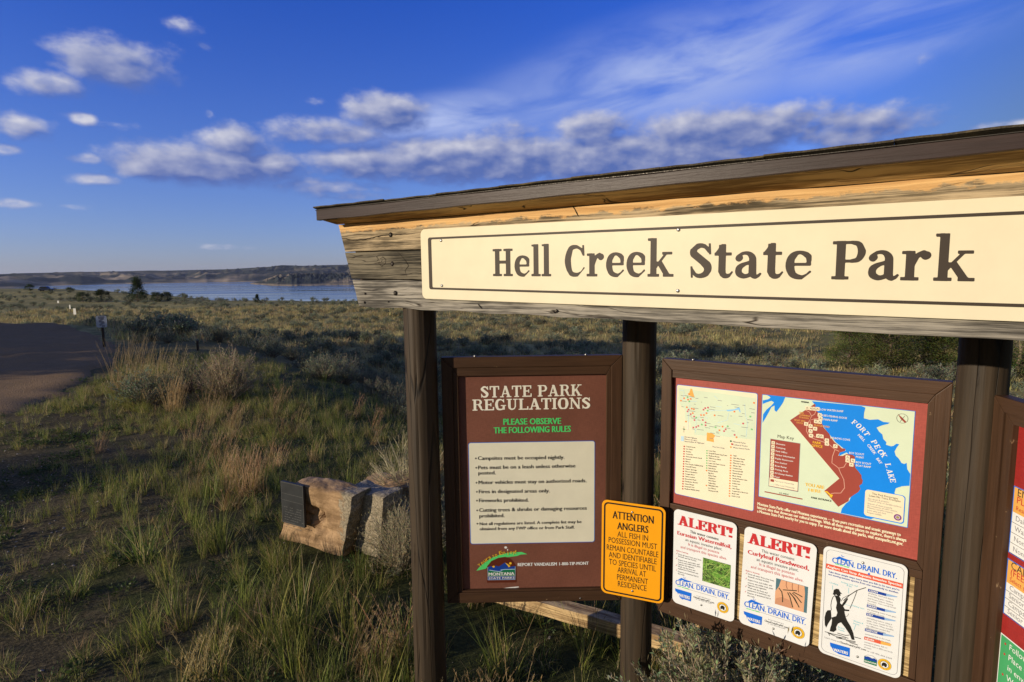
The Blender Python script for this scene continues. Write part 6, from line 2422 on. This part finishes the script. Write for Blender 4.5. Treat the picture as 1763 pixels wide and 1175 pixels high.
def scatter(name, protos, P3, rot, scl, idx, label):
    """one countless mass of small plants or stones: instances on points"""
    col = bpy.data.collections.new(name + '_kinds')
    for k, me in enumerate(protos):
        col.objects.link(bpy.data.objects.new('%s_kind_%s' % (name, 'abcdefghij'[k]), me))
    me = bpy.data.meshes.new(name)
    me.from_pydata(np.asarray(P3, float).tolist(), [], [])
    a = me.attributes.new('rot', 'FLOAT_VECTOR', 'POINT')
    a.data.foreach_set('vector', np.asarray(rot, np.float32).ravel())
    a = me.attributes.new('scl', 'FLOAT', 'POINT')
    a.data.foreach_set('value', np.asarray(scl, np.float32))
    a = me.attributes.new('idx', 'INT', 'POINT')
    a.data.foreach_set('value', np.asarray(idx, np.int32))
    o = obj(name, me)
    ng = bpy.data.node_groups.new(name + '_nodes', 'GeometryNodeTree')
    ng.interface.new_socket('Geometry', in_out='INPUT', socket_type='NodeSocketGeometry')
    ng.interface.new_socket('Geometry', in_out='OUTPUT', socket_type='NodeSocketGeometry')
    gi, go = ng.nodes.new('NodeGroupInput'), ng.nodes.new('NodeGroupOutput')
    ip = ng.nodes.new('GeometryNodeInstanceOnPoints')
    ci_ = ng.nodes.new('GeometryNodeCollectionInfo')
    ci_.inputs['Collection'].default_value = col
    ci_.inputs['Separate Children'].default_value = True
    ci_.inputs['Reset Children'].default_value = True
    ip.inputs['Pick Instance'].default_value = True
    for nm, ty, sock in (('rot', 'FLOAT_VECTOR', 'Rotation'), ('scl', 'FLOAT', 'Scale'), ('idx', 'INT', 'Instance Index')):
        na = ng.nodes.new('GeometryNodeInputNamedAttribute')
        na.data_type = ty
        na.inputs['Name'].default_value = nm
        ng.links.new(na.outputs['Attribute'], ip.inputs[sock])
    ng.links.new(gi.outputs[0], ip.inputs['Points'])
    ng.links.new(ci_.outputs[0], ip.inputs['Instance'])
    ng.links.new(ip.outputs[0], go.inputs[0])
    md = o.modifiers.new('scatter', 'NODES')
    md.node_group = ng
    return tag(o, label=label, kind='stuff')


def road_dist(x, y):
    """signed distance to the right-hand road edge, positive on the bank side"""
    best = np.full(x.shape, 1e9)
    sg = np.ones(x.shape)
    Q = ROADPTS[::3]
    for i in range(len(Q) - 1):
        a, b = Q[i], Q[i + 1]
        d = b - a
        L = math.hypot(*d) + 1e-9
        t = np.clip(((x - a[0]) * d[0] + (y - a[1]) * d[1]) / L ** 2, 0, 1)
        qx, qy = x - (a[0] + t * d[0]), y - (a[1] + t * d[1])
        dd = np.hypot(qx, qy)
        m = dd < best
        best = np.where(m, dd, best)
        sg = np.where(m, np.where(d[1] * qx - d[0] * qy > 0, 1., -1.), sg)
    return best * sg


def cloud_pts(n, x0, x1, y0, y1, keep):
    x = nr.uniform(x0, x1, n)
    y = nr.uniform(y0, y1, n)
    k = keep(x, y)
    k = np.asarray(k, float)
    m = nr.random(n) < k
    x, y = x[m], y[m]
    return np.stack([x, y, height(x, y)], 1)


def wedge(x, y, mg=1.0):
    return (np.abs(x) < .92 * y + mg) & (y > 1.2)


def clear_of_things(x, y):
    m = np.ones(x.shape, bool)
    for (px_, py_, r_) in ((-.43, 2.765, .12), (.6, 2.786, .12), (1.607, 2.0, .12), (-1.25, 4.62, .36), (-1.5, 4.5, .3), (-1.0, 4.9, .3)):
        m &= np.hypot(x - px_, y - py_) > r_
    return m


def bare(x, y):
    """how bare the soil is, 0..1: worn shoulder between the road and the grass"""
    e = -2.5 - .58 * (y - 3.0)
    return (1 - sm(x - e + 1.3 * fbm(x / .9, y / .9, 3), -1.2, 1.0)) * (1 - .9 * sm(y, 7.6, 9.6))


def rots(n, tilt=.12):
    return np.stack([nr.normal(0, tilt, n), nr.normal(0, tilt, n), nr.uniform(0, 6.283, n)], 1)


# green grass on the bank
tufts = [tuft('t', 34, .30, .09, .0052, (0, .55), (.1, 1.1), GREEN_C, .25, .20) for _ in range(3)]
tufts += [tuft('t', 26, .46, .07, .0056, (0, .40), (.1, .8), GREEN_C, .3, .12) for _ in range(2)]
tufts += [tuft('t', 40, .16, .13, .0048, (.1, .9), (.1, 1.3), GREEN_C, .1, .22) for _ in range(2)]
tufts += [tuft('t', 22, .26, .10, .004, (.1, .8), (.2, 1.3), TAN_C, .3, .5)]


def grass_keep(x, y):
    k = (1 - .78 * bare(x, y)) * wedge(x, y, .5) * clear_of_things(x, y) * (road_dist(x, y) > .1)
    patch = sm(fbm(x / .55 + 9, y / .55, 3), -.28, .22)
    return k * (.22 + .78 * patch) * np.clip(12.0 / np.maximum(y, 6) ** 1.1, 0, 1) * (1 - .62 * sm(crest_s(x, y), .6, 1.6)) * (crest_s(x, y) < 9)


Pg = cloud_pts(36000, -11, 6.5, 1.7, 17, grass_keep)
n = len(Pg)
big = sm(fbm(Pg[:, 0] / 1.1 + 3, Pg[:, 1] / 1.1, 2), -.15, .25)
ix = np.where(nr.random(n) < .07 + .22 * big, nr.integers(3, 5, n), np.where(nr.random(n) < .45, nr.integers(0, 3, n), np.where(nr.random(n) < .85, nr.integers(5, 7, n), 7)))
sc_ = nr.uniform(.32, .80, n) * (1 - .35 * bare(Pg[:, 0], Pg[:, 1]))
scatter('grass', tufts, Pg, rots(n), sc_, ix, 'tall green grass growing over the bank around the kiosk')


# low weeds and creeping plants on the worn shoulder
def weed(nl, r, L):
    mb = MB()
    for i in range(nl):
        a = rnd.uniform(0, 6.283)
        q = r * math.sqrt(rnd.random())
        leafquad(mb, Vector((q * math.cos(a), q * math.sin(a), rnd.uniform(.0, .05))), Vector((math.cos(a), math.sin(a), rnd.uniform(.2, 1.4))), L * rnd.uniform(.6, 1.3), L * .5, cc_(rnd.choice([(.050, .085, .020), (.075, .11, .03), (.035, .06, .016)])))
    return mb.mesh('w', [M_GRASS])


weeds = [weed(46, .09, .028), weed(70, .13, .024), weed(30, .06, .034), weed(60, .10, .020)]


def weed_keep(x, y):
    k = wedge(x, y, .5) * (road_dist(x, y) > -.3) * clear_of_things(x, y)
    patch = sm(fbm(x / .5 + 2, y / .5 + 4, 4), -.10, .22)
    return k * patch * (.30 + .7 * bare(x, y)) * np.clip(8.0 / np.maximum(y, 5), 0, 1)


Pw = cloud_pts(9500, -10, 4, 1.7, 13, weed_keep)
n = len(Pw)
scatter('weeds', weeds, Pw, rots(n, .1), nr.uniform(.5, 1.25, n), nr.integers(0, 4, n), 'low leafy weeds creeping over the worn soil')

# pebbles
peb = []
M_PEB = newmat('pebble')
t = M_PEB[1]
t.l(t.mix(t.n('ShaderNodeObjectInfo').outputs['Random'], c3(.10, .08, .06), c3(.36, .31, .25)), M_PEB[2].inputs['Base Color'])
for k in range(4):
    bm = bmesh.new()
    bmesh.ops.create_icosphere(bm, subdivisions=1, radius=.012)
    for v in bm.verts:
        v.co = Vector((v.co.x * rnd.uniform(.8, 1.5), v.co.y * rnd.uniform(.8, 1.2), v.co.z * rnd.uniform(.4, .8)))
    me = bpy.data.meshes.new('p')
    bm.to_mesh(me)
    bm.free()
    me.materials.append(M_PEB[0])
    peb.append(me)
Pp = cloud_pts(9000, -9, 3, 1.7, 9, lambda x, y: wedge(x, y, .5) * (.15 + .85 * bare(x, y)) * .6)
n = len(Pp)
scatter('gravel', peb, Pp, rots(n, .4), nr.uniform(.25, 1.0, n) ** 1.6, nr.integers(0, 4, n), 'small loose stones in the worn soil')

# dry grass along the crest of the bank and in the field
dry = [stalks('d', 16, .62, .10, .45) for _ in range(3)] + [stalks('d', 22, .45, .12, .35) for _ in range(2)]


def dry_keep(x, y):
    s = crest_s(x, y)
    band = np.exp(-((s + .2) / 1.5) ** 2)
    return band * wedge(x, y, .5) * (x < .8) * (y > 5.0) * (1 - sm(y, 9.0, 11.5)) * (road_dist(x, y) > 1.2) * sm(fbm(x / .8, y / .8 + 7, 3), -.22, .2)


Pd = cloud_pts(2300, -16, 1, 4.6, 24, dry_keep)
n = len(Pd)
scatter('dry_grass', dry, Pd, np.stack([nr.normal(0, .06, n), nr.normal(0, .06, n), nr.normal(0, .35, n)], 1), nr.uniform(.45, .95, n), nr.integers(0, 5, n), 'tall dry grass bending along the crest of the bank')
Pd = cloud_pts(1500, -.9, 4.5, 2.6, 6.5, lambda x, y: wedge(x, y, .3) * clear_of_things(x, y) * .22 * sm(fbm(x / .5, y / .5, 2), -.1, .3))
n = len(Pd)
scatter('dry_grass', dry, Pd, np.stack([nr.normal(0, .06, n), nr.normal(0, .06, n), nr.uniform(0, 6.28, n)], 1), nr.uniform(.5, .95, n), nr.integers(0, 5, n), 'scattered dry stalks in the grass behind the kiosk')

fieldt = [tuft('f', 34, .34, .42, .026, (0, .7), (.2, 1.0), [(.44, .38, .15), (.32, .30, .11), (.50, .42, .19)], .3, .3) for _ in range(4)]


def field_keep(x, y):
    d = np.hypot(x, y)
    return wedge(x, y, 3) * np.maximum(sm(crest_s(x, y), 7, 14), 1. * (y > 20)) * (y > 15) * (road_dist(x, y) > .4) * np.clip((22. / np.maximum(d, 22)) ** .8, 0, 1) * (.25 + .75 * sm(fbm(x / 6, y / 6, 3), -.3, .2))


Pf = cloud_pts(90000, -110, 110, 6, 140, field_keep)
n = len(Pf)
df = np.hypot(Pf[:, 0], Pf[:, 1])
scatter('field_grass', fieldt, Pf, rots(n), nr.uniform(.5, 1.1, n) * (1 + df / 75), nr.integers(0, 4, n), 'dry and green grass between the sagebrush')

# ------------------------------------------------------------------ sagebrush
sage_hi = [shrub('sagebrush', 60, 52, .030, .010, .62, .52, SAGE_C, BARK, .7, 1.0, 3) for _ in range(4)]
sage_lo = [shrub('sagebrush', 34, 26, .062, .026, .62, .52, SAGE_C, BARK, .7, 1.0, 0) for _ in range(4)]


def join(ms):
    mb = MB()
    for k, me in enumerate(ms):
        V = [tuple(v.co) for v in me.vertices]
        o0 = len(mb.V)
        mb.V += V
        mb.F += [tuple(i + o0 for i in p.vertices) for p in me.polygons]
        ca_ = np.empty(len(V) * 4, np.float32)
        me.color_attributes['tint'].data.foreach_get('color', ca_)
        mb.C += [tuple(c) for c in ca_.reshape(-1, 4)]
        mb.M += [k] * len(me.polygons)
    return mb.mesh('shrub', [M_LEAF, M_STEM])


def sage_keep(x, y):
    d = np.hypot(x, y)
    s = crest_s(x, y)
    dens = .30 + .70 * sm(fbm(x / 9 + 1, y / 9, 3), -.30, .15)
    strip = np.exp(-((y + .22 * x - 55) / 5.5) ** 2) * (x > -32)      # mown, open strip
    dens = dens * (1 - .93 * strip)
    dens = np.maximum(dens, .95 * (s < 16))
    dens = dens * (1 - .80 * sm(x - .28 * y, 0, 9) * sm(y, 26, 45))
    return dens * wedge(x, y, 3) * ((s > 2.2) | (y > 19)) * (road_dist(x, y) > .7) * (np.clip(45. / np.maximum(d, 45), 0, 1) ** 1.2)


Ps = cloud_pts(60000, -235, 215, 7, 245, sage_keep)
ds = np.hypot(Ps[:, 0], Ps[:, 1])
# thin out so that neighbours do not sit inside one another
order = np.argsort(ds)
kept, cells = [], {}
for i in order:
    x, y = Ps[i, 0], Ps[i, 1]
    g_ = max(.8, ds[i] * .012)
    key = (int(x / g_), int(y / g_), round(math.log(g_), 1))
    if key in cells:
        continue
    cells[key] = 1
    kept.append(i)
Ps = Ps[kept]
ds = ds[kept]
ss = nr.uniform(.5, 1.0, len(Ps)) ** 1.2 * 1.45 * (1 + np.clip(ds - 60, 0, 200) / 200)
ss = ss * np.where(ds < 13, .55, 1.0)
lead = np.argsort(-(ss / ds))[:285]
mask = np.zeros(len(Ps), bool)
mask[lead] = True


def plant(name, meshes, loc_, rz_, s, **kw):
    e = empty(name, loc_, rz_, **kw)
    e.scale = (s, s, s * kw.get('zs', 1)) if False else (s, s, s)
    obj('foliage', meshes[0], e)
    obj('stems', meshes[1], e)
    return e


for i in np.nonzero(mask)[0]:
    near = ds[i] < 26
    pr = (sage_hi if near else sage_lo)[int(i) % 4]
    plant('sagebrush', pr, tuple(Ps[i] - np.array([0, 0, .03])), rnd.uniform(0, 6.28), float(ss[i]),
          label='grey-green sagebrush bush, one of the many on the flat below the bank', cat='bush', group='sagebrush on the flat below the bank')
rest = ~mask
n = int(rest.sum())
sage_far = [join(m_) for m_ in sage_lo]
scatter('sagebrush', sage_far, Ps[rest] - np.array([0, 0, .03]), rots(n, .05), ss[rest], nr.integers(0, 4, n), 'sagebrush covering the flat down to the lake')

# single plants one can point at
near_sage = shrub('sagebrush', 120, 130, .030, .0078, .62, .50, [(.38, .38, .23), (.31, .32, .19), (.45, .42, .26), (.24, .26, .15)], PALEBARK, .8, .7, 3, .0030)
twiggy = shrub('rabbitbrush', 130, 16, .020, .0045, .70, .50, [(.26, .24, .14), (.32, .28, .16), (.20, .20, .11)], PALEBARK, .9, .6, 5, .0034)
rabbit = shrub('rabbitbrush', 150, 44, .022, .0050, .72, .50, [(.22, .22, .13), (.28, .26, .15), (.34, .28, .15), (.17, .18, .11)], PALEBARK, .75, .8, 4, .0030)


def at(px, py):
    x, y, z = ground_hit(px, py)
    return (x, y, z - .03)


plant('sagebrush', near_sage, (.90, 2.34, -.02), .4, 1.02, label='pale grey-green sagebrush growing against the foot of the middle post', cat='bush')
plant('sagebrush', near_sage, (1.22, 2.62, -.02), 2.4, .95, label='grey-green sagebrush under the right end of the map board', cat='bush')
plant('rabbitbrush', twiggy, (1.16, 2.06, -.02), 1.0, .78, label='bare twiggy tan bush below the angler sign', cat='bush')
plant('rabbitbrush', rabbit, (-.84, 4.22, -.02), .0, .74, label='twiggy pale bush growing at the right side of the tan block', cat='bush')
plant('rabbitbrush', rabbit, (-.72, 4.62, -.02), 2.2, .78, label='pale bush between the tan block and the left post', cat='bush')
plant('rabbitbrush', twiggy, (-1.02, 5.5, -.02), 3.0, .98, label='bare grey branches standing up behind the brown rock', cat='bush')
x, y, z = at(395, 690)
tallr = shrub('rabbitbrush', 170, 60, .034, .0085, 1.05, .50, [(.33, .30, .16), (.38, .33, .18), (.26, .25, .14)], PALEBARK, 1.2, .9, 4, .004)
plant('rabbitbrush', tallr, (x, y, z), .0, 1.0, label='tan bush on the crest of the bank, the tallest plant there', cat='bush')
x, y, z = at(330, 676)
plant('sagebrush', sage_hi[0], (x, y, z), .0, 1.25, label='silvery sagebrush just left of the tall tan bush', cat='bush')
x, y, z = at(250, 700)
plant('sagebrush', sage_hi[1], (x, y, z), 1.0, 1.2, label='silvery sagebrush in front of the tan grass clump by the road', cat='bush')
x, y, z = at(668, 700)
plant('sagebrush', sage_hi[2], (x, y, z), 1.0, .34, label='pale sagebrush in the shade just left of the left post', cat='bush')
clump = [stalks('dry_grass_clump', 120, .95, .34, .15, base_green=14), stalks('dry_grass_clump', 90, .60, .17, .12, base_green=8), stalks('dry_grass_clump', 44, .34, .14, .5, base_green=8)]
for (px_, py_, k, s, lb) in ((222, 672, 0, 1.05, 'orange-tan grass clump on the road side of the bank, leftmost of the clumps'), (275, 690, 0, 1.0, 'broad tan grass clump behind the silvery sagebrush by the road'), (300, 706, 1, .9, 'small tan grass tuft right of the broad clump by the road'),
                            (432, 850, 1, .80, 'upright tan grass clump left of the dark plaque'), (380, 792, 2, 1.1, 'low yellow tangle of dry grass in the green grass'), (398, 838, 1, .7, 'thin tan grass tuft left of the upright clump'),
                            (350, 1168, 2, .9, 'pale bent dry grass at the bottom edge, left of the left post'), (640, 1150, 2, 1.0, 'pale bent dry grass at the foot of the left post')):
    x, y, z = at(px_, py_)
    o = obj('dry_grass_clump', clump[k], None, (x, y, z + .02), rnd.uniform(-.3, .3))
    o.scale = (s, s, s)
    tag(o, lb, 'grass clump', 'dry grass clumps on the bank')
# bunches of long green blades in the foreground
bunch = [tuft('grass_bunch', 70, .52, .09, .0075, (.02, .62), (.05, .5), GREEN_C, .1, .08) for _ in range(2)]
for (px_, py_, k, s, lb) in ((520, 1085, 0, 1.0, 'large bunch of long green blades in front of the tan block'), (470, 1100, 1, .9, 'bunch of long green blades left of the largest bunch'), (250, 965, 0, .85, 'bunch of green blades at the left, beside the worn soil'),
                            (600, 1100, 1, .9, 'bunch of green blades between the tan block and the left post foot'), (320, 1080, 0, .7, 'bunch of green blades nearest the bottom left'), (870, 1170, 1, .9, 'bunch of green blades under the regulations board'),
                            (380, 950, 1, .8, 'bunch of green blades left of the plaque, in front of the tan clump'), (700, 1130, 0, .8, 'bunch of green blades against the left post'), (500, 1010, 0, .62, 'short bunch of blades right under the dark plaque'), (556, 1030, 1, .55, 'short bunch of blades at the right lower corner of the tan block'), (528, 1022, 1, .5, 'smallest bunch of blades, at the middle of the tan block foot'), (474, 985, 0, .6, 'bunch of blades at the left lower corner of the tan block')):
    x, y, z = at(px_, py_)
    o = obj('grass_bunch', bunch[k], None, (x, y, z), rnd.uniform(0, 6.28))
    o.scale = (s, s, s)
    tag(o, lb, 'grass bunch', 'bunches of long green grass on the bank')


# ------------------------------------------------------------------ trees
def tree(name, H, Rr, nclump, nleaf, L, w, cols, prof, trunk_r, bark=BARK, crown0=.12, seed=1, stems=1):
    """trunk, limbs and a crown of leaf sprays gathered in uneven clumps; returns (trunk mesh, crown mesh)"""
    r2 = random.Random(seed)
    tb, cr = MB(), MB()
    pts = [Vector((0, 0, -.1))]
    for k in range(1, 9):
        pts.append(Vector((math.sin(k * 1.3 + seed) * .025 * H, math.cos(k * 1.7 + seed) * .025 * H, H * .93 * k / 8)))
    V, Fc = tube(pts, [trunk_r * (1 - .9 * k / 8) for k in range(9)], 8)
    tb.add(V, Fc, cc_(bark[0]))
    for c in range(nclump):
        t = crown0 + (1 - crown0) * (r2.random() ** .85)
        a = r2.uniform(0, 6.283)
        rad = Rr * prof(t) * r2.uniform(.45, 1.0)
        ax = pts[min(int(t * 8), 8)]
        ctr = Vector((ax.x + rad * math.cos(a), ax.y + rad * math.sin(a), t * H + .04 * H * r2.uniform(-1, 1)))
        st0 = Vector((ax.x, ax.y, max(.05 * H, ctr.z - rad * .5)))
        V, Fc = tube([st0, st0.lerp(ctr, .55) + Vector((0, 0, -.02 * H)), ctr], [trunk_r * .28, trunk_r * .16, trunk_r * .06], 4)
        tb.add(V, Fc, cc_(bark[1]))
        cs = Rr * r2.uniform(.16, .34)
        out = Vector((math.cos(a), math.sin(a), .6)).normalized()
        tone = cc_(r2.choice(cols), .25)
        for k in range(nleaf):
            g_ = Vector((r2.gauss(0, 1), r2.gauss(0, 1), r2.gauss(0, .8)))
            p = ctr + g_ * cs * .55
            d = out + g_ * .7
            cr_c = tuple(min(1, tone[q] * r2.uniform(.7, 1.3)) for q in range(3)) + (1,)
            leafquad(cr, p, d, L * r2.uniform(.6, 1.3), w, cr_c)
    return tb.mesh(name + '_trunk', [M_STEM]), cr.mesh(name + '_crown', [M_LEAF])


def place_tree(name, ms, loc_, rz_, s, label, cat='tree', group=None):
    e = empty(name, loc_, rz_, label=label, cat=cat, group=group)
    e.scale = (s, s, s)
    obj('trunk', ms[0], e)
    obj('crown', ms[1], e)
    return e


JUN = [(.085, .110, .028), (.12, .145, .036), (.055, .075, .020), (.16, .18, .050)]
cone = lambda t: (1.05 - t) ** .75
roundp = lambda t: math.sqrt(max(.02, 1 - (2 * t - 1.0) ** 2))
jun = [tree('juniper_tree', 2.3, 1.15, 85, 170, .085, .020, JUN, lambda t: (1.05 - t) ** .6, .07, seed=k + 3, crown0=.03) for k in range(3)]
for k, (px_, py_, s, lb) in enumerate(((1462, 636, .72, 'low dark juniper at the left end of the clump behind the map board'), (1530, 640, .92, 'bushy juniper seen over the map board, left of the right post'), (1590, 638, .98, 'bushy olive juniper close to the left side of the right post'),
                                      (1655, 642, 1.0, 'juniper mostly hidden behind the right post'), (1752, 645, 1.0, 'olive juniper to the right of the right post'), (1500, 612, .9, 'dark juniper behind the others, at the left back of the clump'), (1830, 640, 1.1, 'juniper just outside the right edge'))):
    x, y, z = at(px_, py_)
    place_tree('juniper_tree', jun[k % 3], (x, y, z), k * 1.3, s * y / 19.5, lb, group='junipers behind the right end of the kiosk')
fj = tree('pine_tree', 4.2, 1.9, 80, 60, .26, .08, [(.030, .050, .018), (.045, .065, .022), (.022, .038, .014)], lambda t: max(.04, 1.0 - t) ** 1.0, .12, seed=21, crown0=.03)


def far_plant(px_, base, topy, ms, H0, name, label, cat='tree'):
    x, y, z = at(px_, base)
    d = math.hypot(x, y)
    s = (base - topy) * y / F / H0
    return place_tree(name, ms, (x, y, z), rnd.uniform(0, 6), s, label, cat)


bushm = tree('round_bush', 2.0, 1.3, 34, 70, .20, .08, [(.032, .050, .020), (.048, .065, .026)], roundp, .08, seed=31, crown0=.1)
far_plant(238, 519, 481, fj, 4.2, 'pine_tree', 'dark lone pine by the near shore of the lake')
far_plant(272, 520, 505, bushm, 2.0, 'round_bush', 'round dark bush right beside the lone pine', 'bush')
far_plant(289, 519, 505, bushm, 2.0, 'round_bush', 'second round bush right of the lone pine, farther from it', 'bush')
far_plant(175, 519, 501, bushm, 2.0, 'round_bush', 'round green tree on the shore slope left of the lone pine', 'bush')
far_plant(52, 501, 491, bushm, 2.0, 'round_bush', 'small dark tree on the knoll left of the parked vehicle', 'bush')
far_plant(120, 504, 496, bushm, 2.0, 'round_bush', 'small dark bush on the knoll right of the parked vehicle', 'bush')
far_plant(143, 520, 505, bushm, 2.0, 'round_bush', 'dark bush below the knoll, between the white markers and the lone pine', 'bush')
far_plant(443, 522, 508, fj, 4.2, 'pine_tree', 'tiny thin evergreen on the shoreline near the header board')

# unseen cottonwoods, added and sized to cast the long shade over road and field
cw = tree('added_shade_tree', 11., 4.6, 120, 95, .34, .26, [(.06, .09, .02), (.08, .11, .03)], roundp, .3, seed=51, crown0=.14)
for k, (x, y, s) in enumerate(((-32., 9., .50), (-38., 14., .98), (-44., 19., .95), (-52., 27., .75), (-60., 33., .72), (-38., 8., .50), (-46., 13., 1.0), (-58., 22., .80), (-24.5, 8.6, .48))):
    place_tree('added_shade_tree', cw, (x, y, hz1(x, y)), k * 1.1, s, 'unseen cottonwood added across the road to shade the field', group='unseen cottonwoods added for their shade')
place_tree('juniper_tree', jun[0], (-15.8, .7, hz1(-15.8, .7)), 0, 1.25, 'unseen juniper added left of the viewer to cast shade', group='unseen junipers added for their shade')  # both junipers here are out of view, added to shade the left foreground
place_tree('juniper_tree', jun[1], (-19.5, -.4, hz1(-19.5, -.4)), 1, 1.5, 'second unseen juniper added for shade, farther left', group='unseen junipers added for their shade')

# ------------------------------------------------------------------ road signs, marker posts, far vehicle
M_SIGNF = print_mat('sign_face_bluegrey', (.45, .47, .55, 1), .5)
M_DARKP = wood_paint('dark_sign_post', (.045, .032, .024, 1), axis='z')
x, y, z = at(179, 600)
e = empty('road_sign', (x, y, z), R(10), label='small grey road sign on a dark post beside the gravel road', cat='road sign')
k_ = y / F
sw, shh, cz = 17 * k_, 20 * k_, (600 - 552) * k_
bm = bmesh.new()
bevel_box(bm, (0, .035, (cz + shh / 2) / 2), (.06, .06, cz + shh / 2), .006)
bm_obj('post', bm, M_DARKP, e)
bm = bmesh.new()
prism(bm, rrect(-sw / 2, cz - shh / 2, sw / 2, cz + shh / 2, .05, 5), -.004, 0, 0)
sp = bm_obj('sign_panel', bm, M_SIGNF, e)
mb = MB()
for (pts) in (((-.25, .28), (.22, .28), (-.22, .02), (.25, -.05), (-.2, -.32)), ((-.3, .38), (.3, .38)), ((.0, -.38), (.28, -.38))):
    for a, b_ in zip(pts[:-1], pts[1:]):
        ax, az_, bx, bz = a[0] * sw, cz + a[1] * shh, b_[0] * sw, cz + b_[1] * shh
        dx, dz = bx - ax, bz - az_
        L_ = math.hypot(dx, dz)
        nx, nz = -dz / L_ * .03, dx / L_ * .03
        mb.add([(ax + nx, -.0055, az_ + nz), (ax - nx, -.0055, az_ - nz), (bx - nx, -.0055, bz - nz), (bx + nx, -.0055, bz + nz)], [(0, 1, 2, 3)])
tag(obj('worn_marking', mb.mesh('worn_marking', [pm('faded_mark', (.22, .23, .29, 1))]), sp), kind='stuff')
for (px_, py_, w_, h_, top, lb, kd) in ((130, 552, 9, 10.5, 531, 'small bright white sign on the roadside beyond the grey sign', 'white_sign'), (121.5, 541, 4.5, 7, 525, 'tiny white marker left of the small white sign', 'white_sign'),
                                        (101, 530, 6, 4, 518, 'far white marker nearest the knoll', 'white_sign')):
    x, y, z = at(px_, py_)
    k_ = y / F
    e = empty(kd, (x, y, z), R(-30), label=lb, cat='marker sign')
    cz = (py_ - top - h_ / 2) * k_
    bm = bmesh.new()
    bevel_box(bm, (0, .05, cz / 2), (.08, .06, cz + .1), .004)
    bm_obj('post', bm, M_DARKP, e)
    bm = bmesh.new()
    prism(bm, rrect(-w_ * k_ / 2, cz - h_ * k_ / 2, w_ * k_ / 2, cz + h_ * k_ / 2, .04, 4), -.006, 0, 0)
    bm_obj('sign_panel', bm, pm('marker_white', (.42, .42, .40, 1)), e)
x, y, z = at(341, 604)
k_ = y / F
bm = bmesh.new()
bevel_box(bm, (0, 0, 9 * k_), (3.4 * k_, 3.4 * k_, 20 * k_), .015)
bevel_box(bm, (0, 0, 19.4 * k_), (4.0 * k_, 4.0 * k_, 1.0 * k_), .01)
o = bm_obj('marker_post', bm, M_DARKP)
o.location = (x, y, z)
tag(o, 'short dark marker post standing alone in the shaded field', 'post')

# dark vehicle parked on the knoll
x, y, z = at(80, 502)
k_ = math.hypot(x, y)
M_CAR = newmat('dark_blue_car_paint')
setp(M_CAR[2], c3(.012, .02, .055), .25, .6)
M_GLASS = newmat('dark_car_glass')
setp(M_GLASS[2], c3(.01, .012, .016), .08, .8)
M_TYRE = newmat('tyre_rubber')
setp(M_TYRE[2], c3(.012, .012, .012), .9, .1)
e = empty('parked_car', (x, y, z + .1), R(12), label='dark blue vehicle parked on the knoll above the lake', cat='car')
bm = bmesh.new()
prism(bm, [(-2.4, .45), (-2.4, .95), (-2.3, 1.08), (-1.2, 1.12), (1.3, 1.12), (2.25, 1.0), (2.4, .8), (2.4, .45)], -.95, .95, .05)
bm_obj('body', bm, M_CAR[0], e)
bm = bmesh.new()
prism(bm, [(-2.15, 1.13), (-1.85, 1.80), (-1.6, 1.86), (.35, 1.86), (1.15, 1.13)], -.84, .84, .05)
bm_obj('cabin', bm, M_CAR[0], e)
for sy in (-1, 1):
    for (a, b_, c, d_) in ((-1.9, -1.65, -.95, -.95), (-.85, -.85, .2, .85)):
        bm = bmesh.new()
        prism(bm, [(a, 1.2), (b_, 1.74), (c if c > b_ else c, 1.74), (d_, 1.2)], sy * .845 - .006, sy * .845 + .006)
        bm_obj('window', bm, M_GLASS[0], e)
for sx in (-1.5, 1.5):
    for sy in (-1, 1):
        bm = bmesh.new()
        bmesh.ops.create_cone(bm, cap_ends=True, segments=20, radius1=.38, radius2=.38, depth=.24, matrix=Matrix.Translation((sx, sy * .86, .38)) @ Matrix.Rotation(R(90), 4, 'X'))
        bm_obj('wheel', bm, M_TYRE[0], e)

# ------------------------------------------------------------------ air between here and the far shore
hm = bpy.data.materials.new('haze')
hm.use_nodes = True
hm.node_tree.nodes.clear()
t = NT(hm.node_tree)
pv = t.n('ShaderNodeVolumePrincipled')
pv.inputs['Color'].default_value = (.72, .82, 1.0, 1)
pv.inputs['Density'].default_value = .000038
pv.inputs['Anisotropy'].default_value = .2
ho = t.n('ShaderNodeOutputMaterial')
t.l(pv.outputs[0], ho.inputs['Volume'])
bm = bmesh.new()
bmesh.ops.create_cube(bm, size=1.0)
for v in bm.verts:
    v.co = Vector((v.co.x * 21000, v.co.y * 24000, 140 if v.co.z > 0 else -60))
tag(bm_obj('haze', bm, hm), kind='stuff', label='thin blue haze over the lake and the far hills')
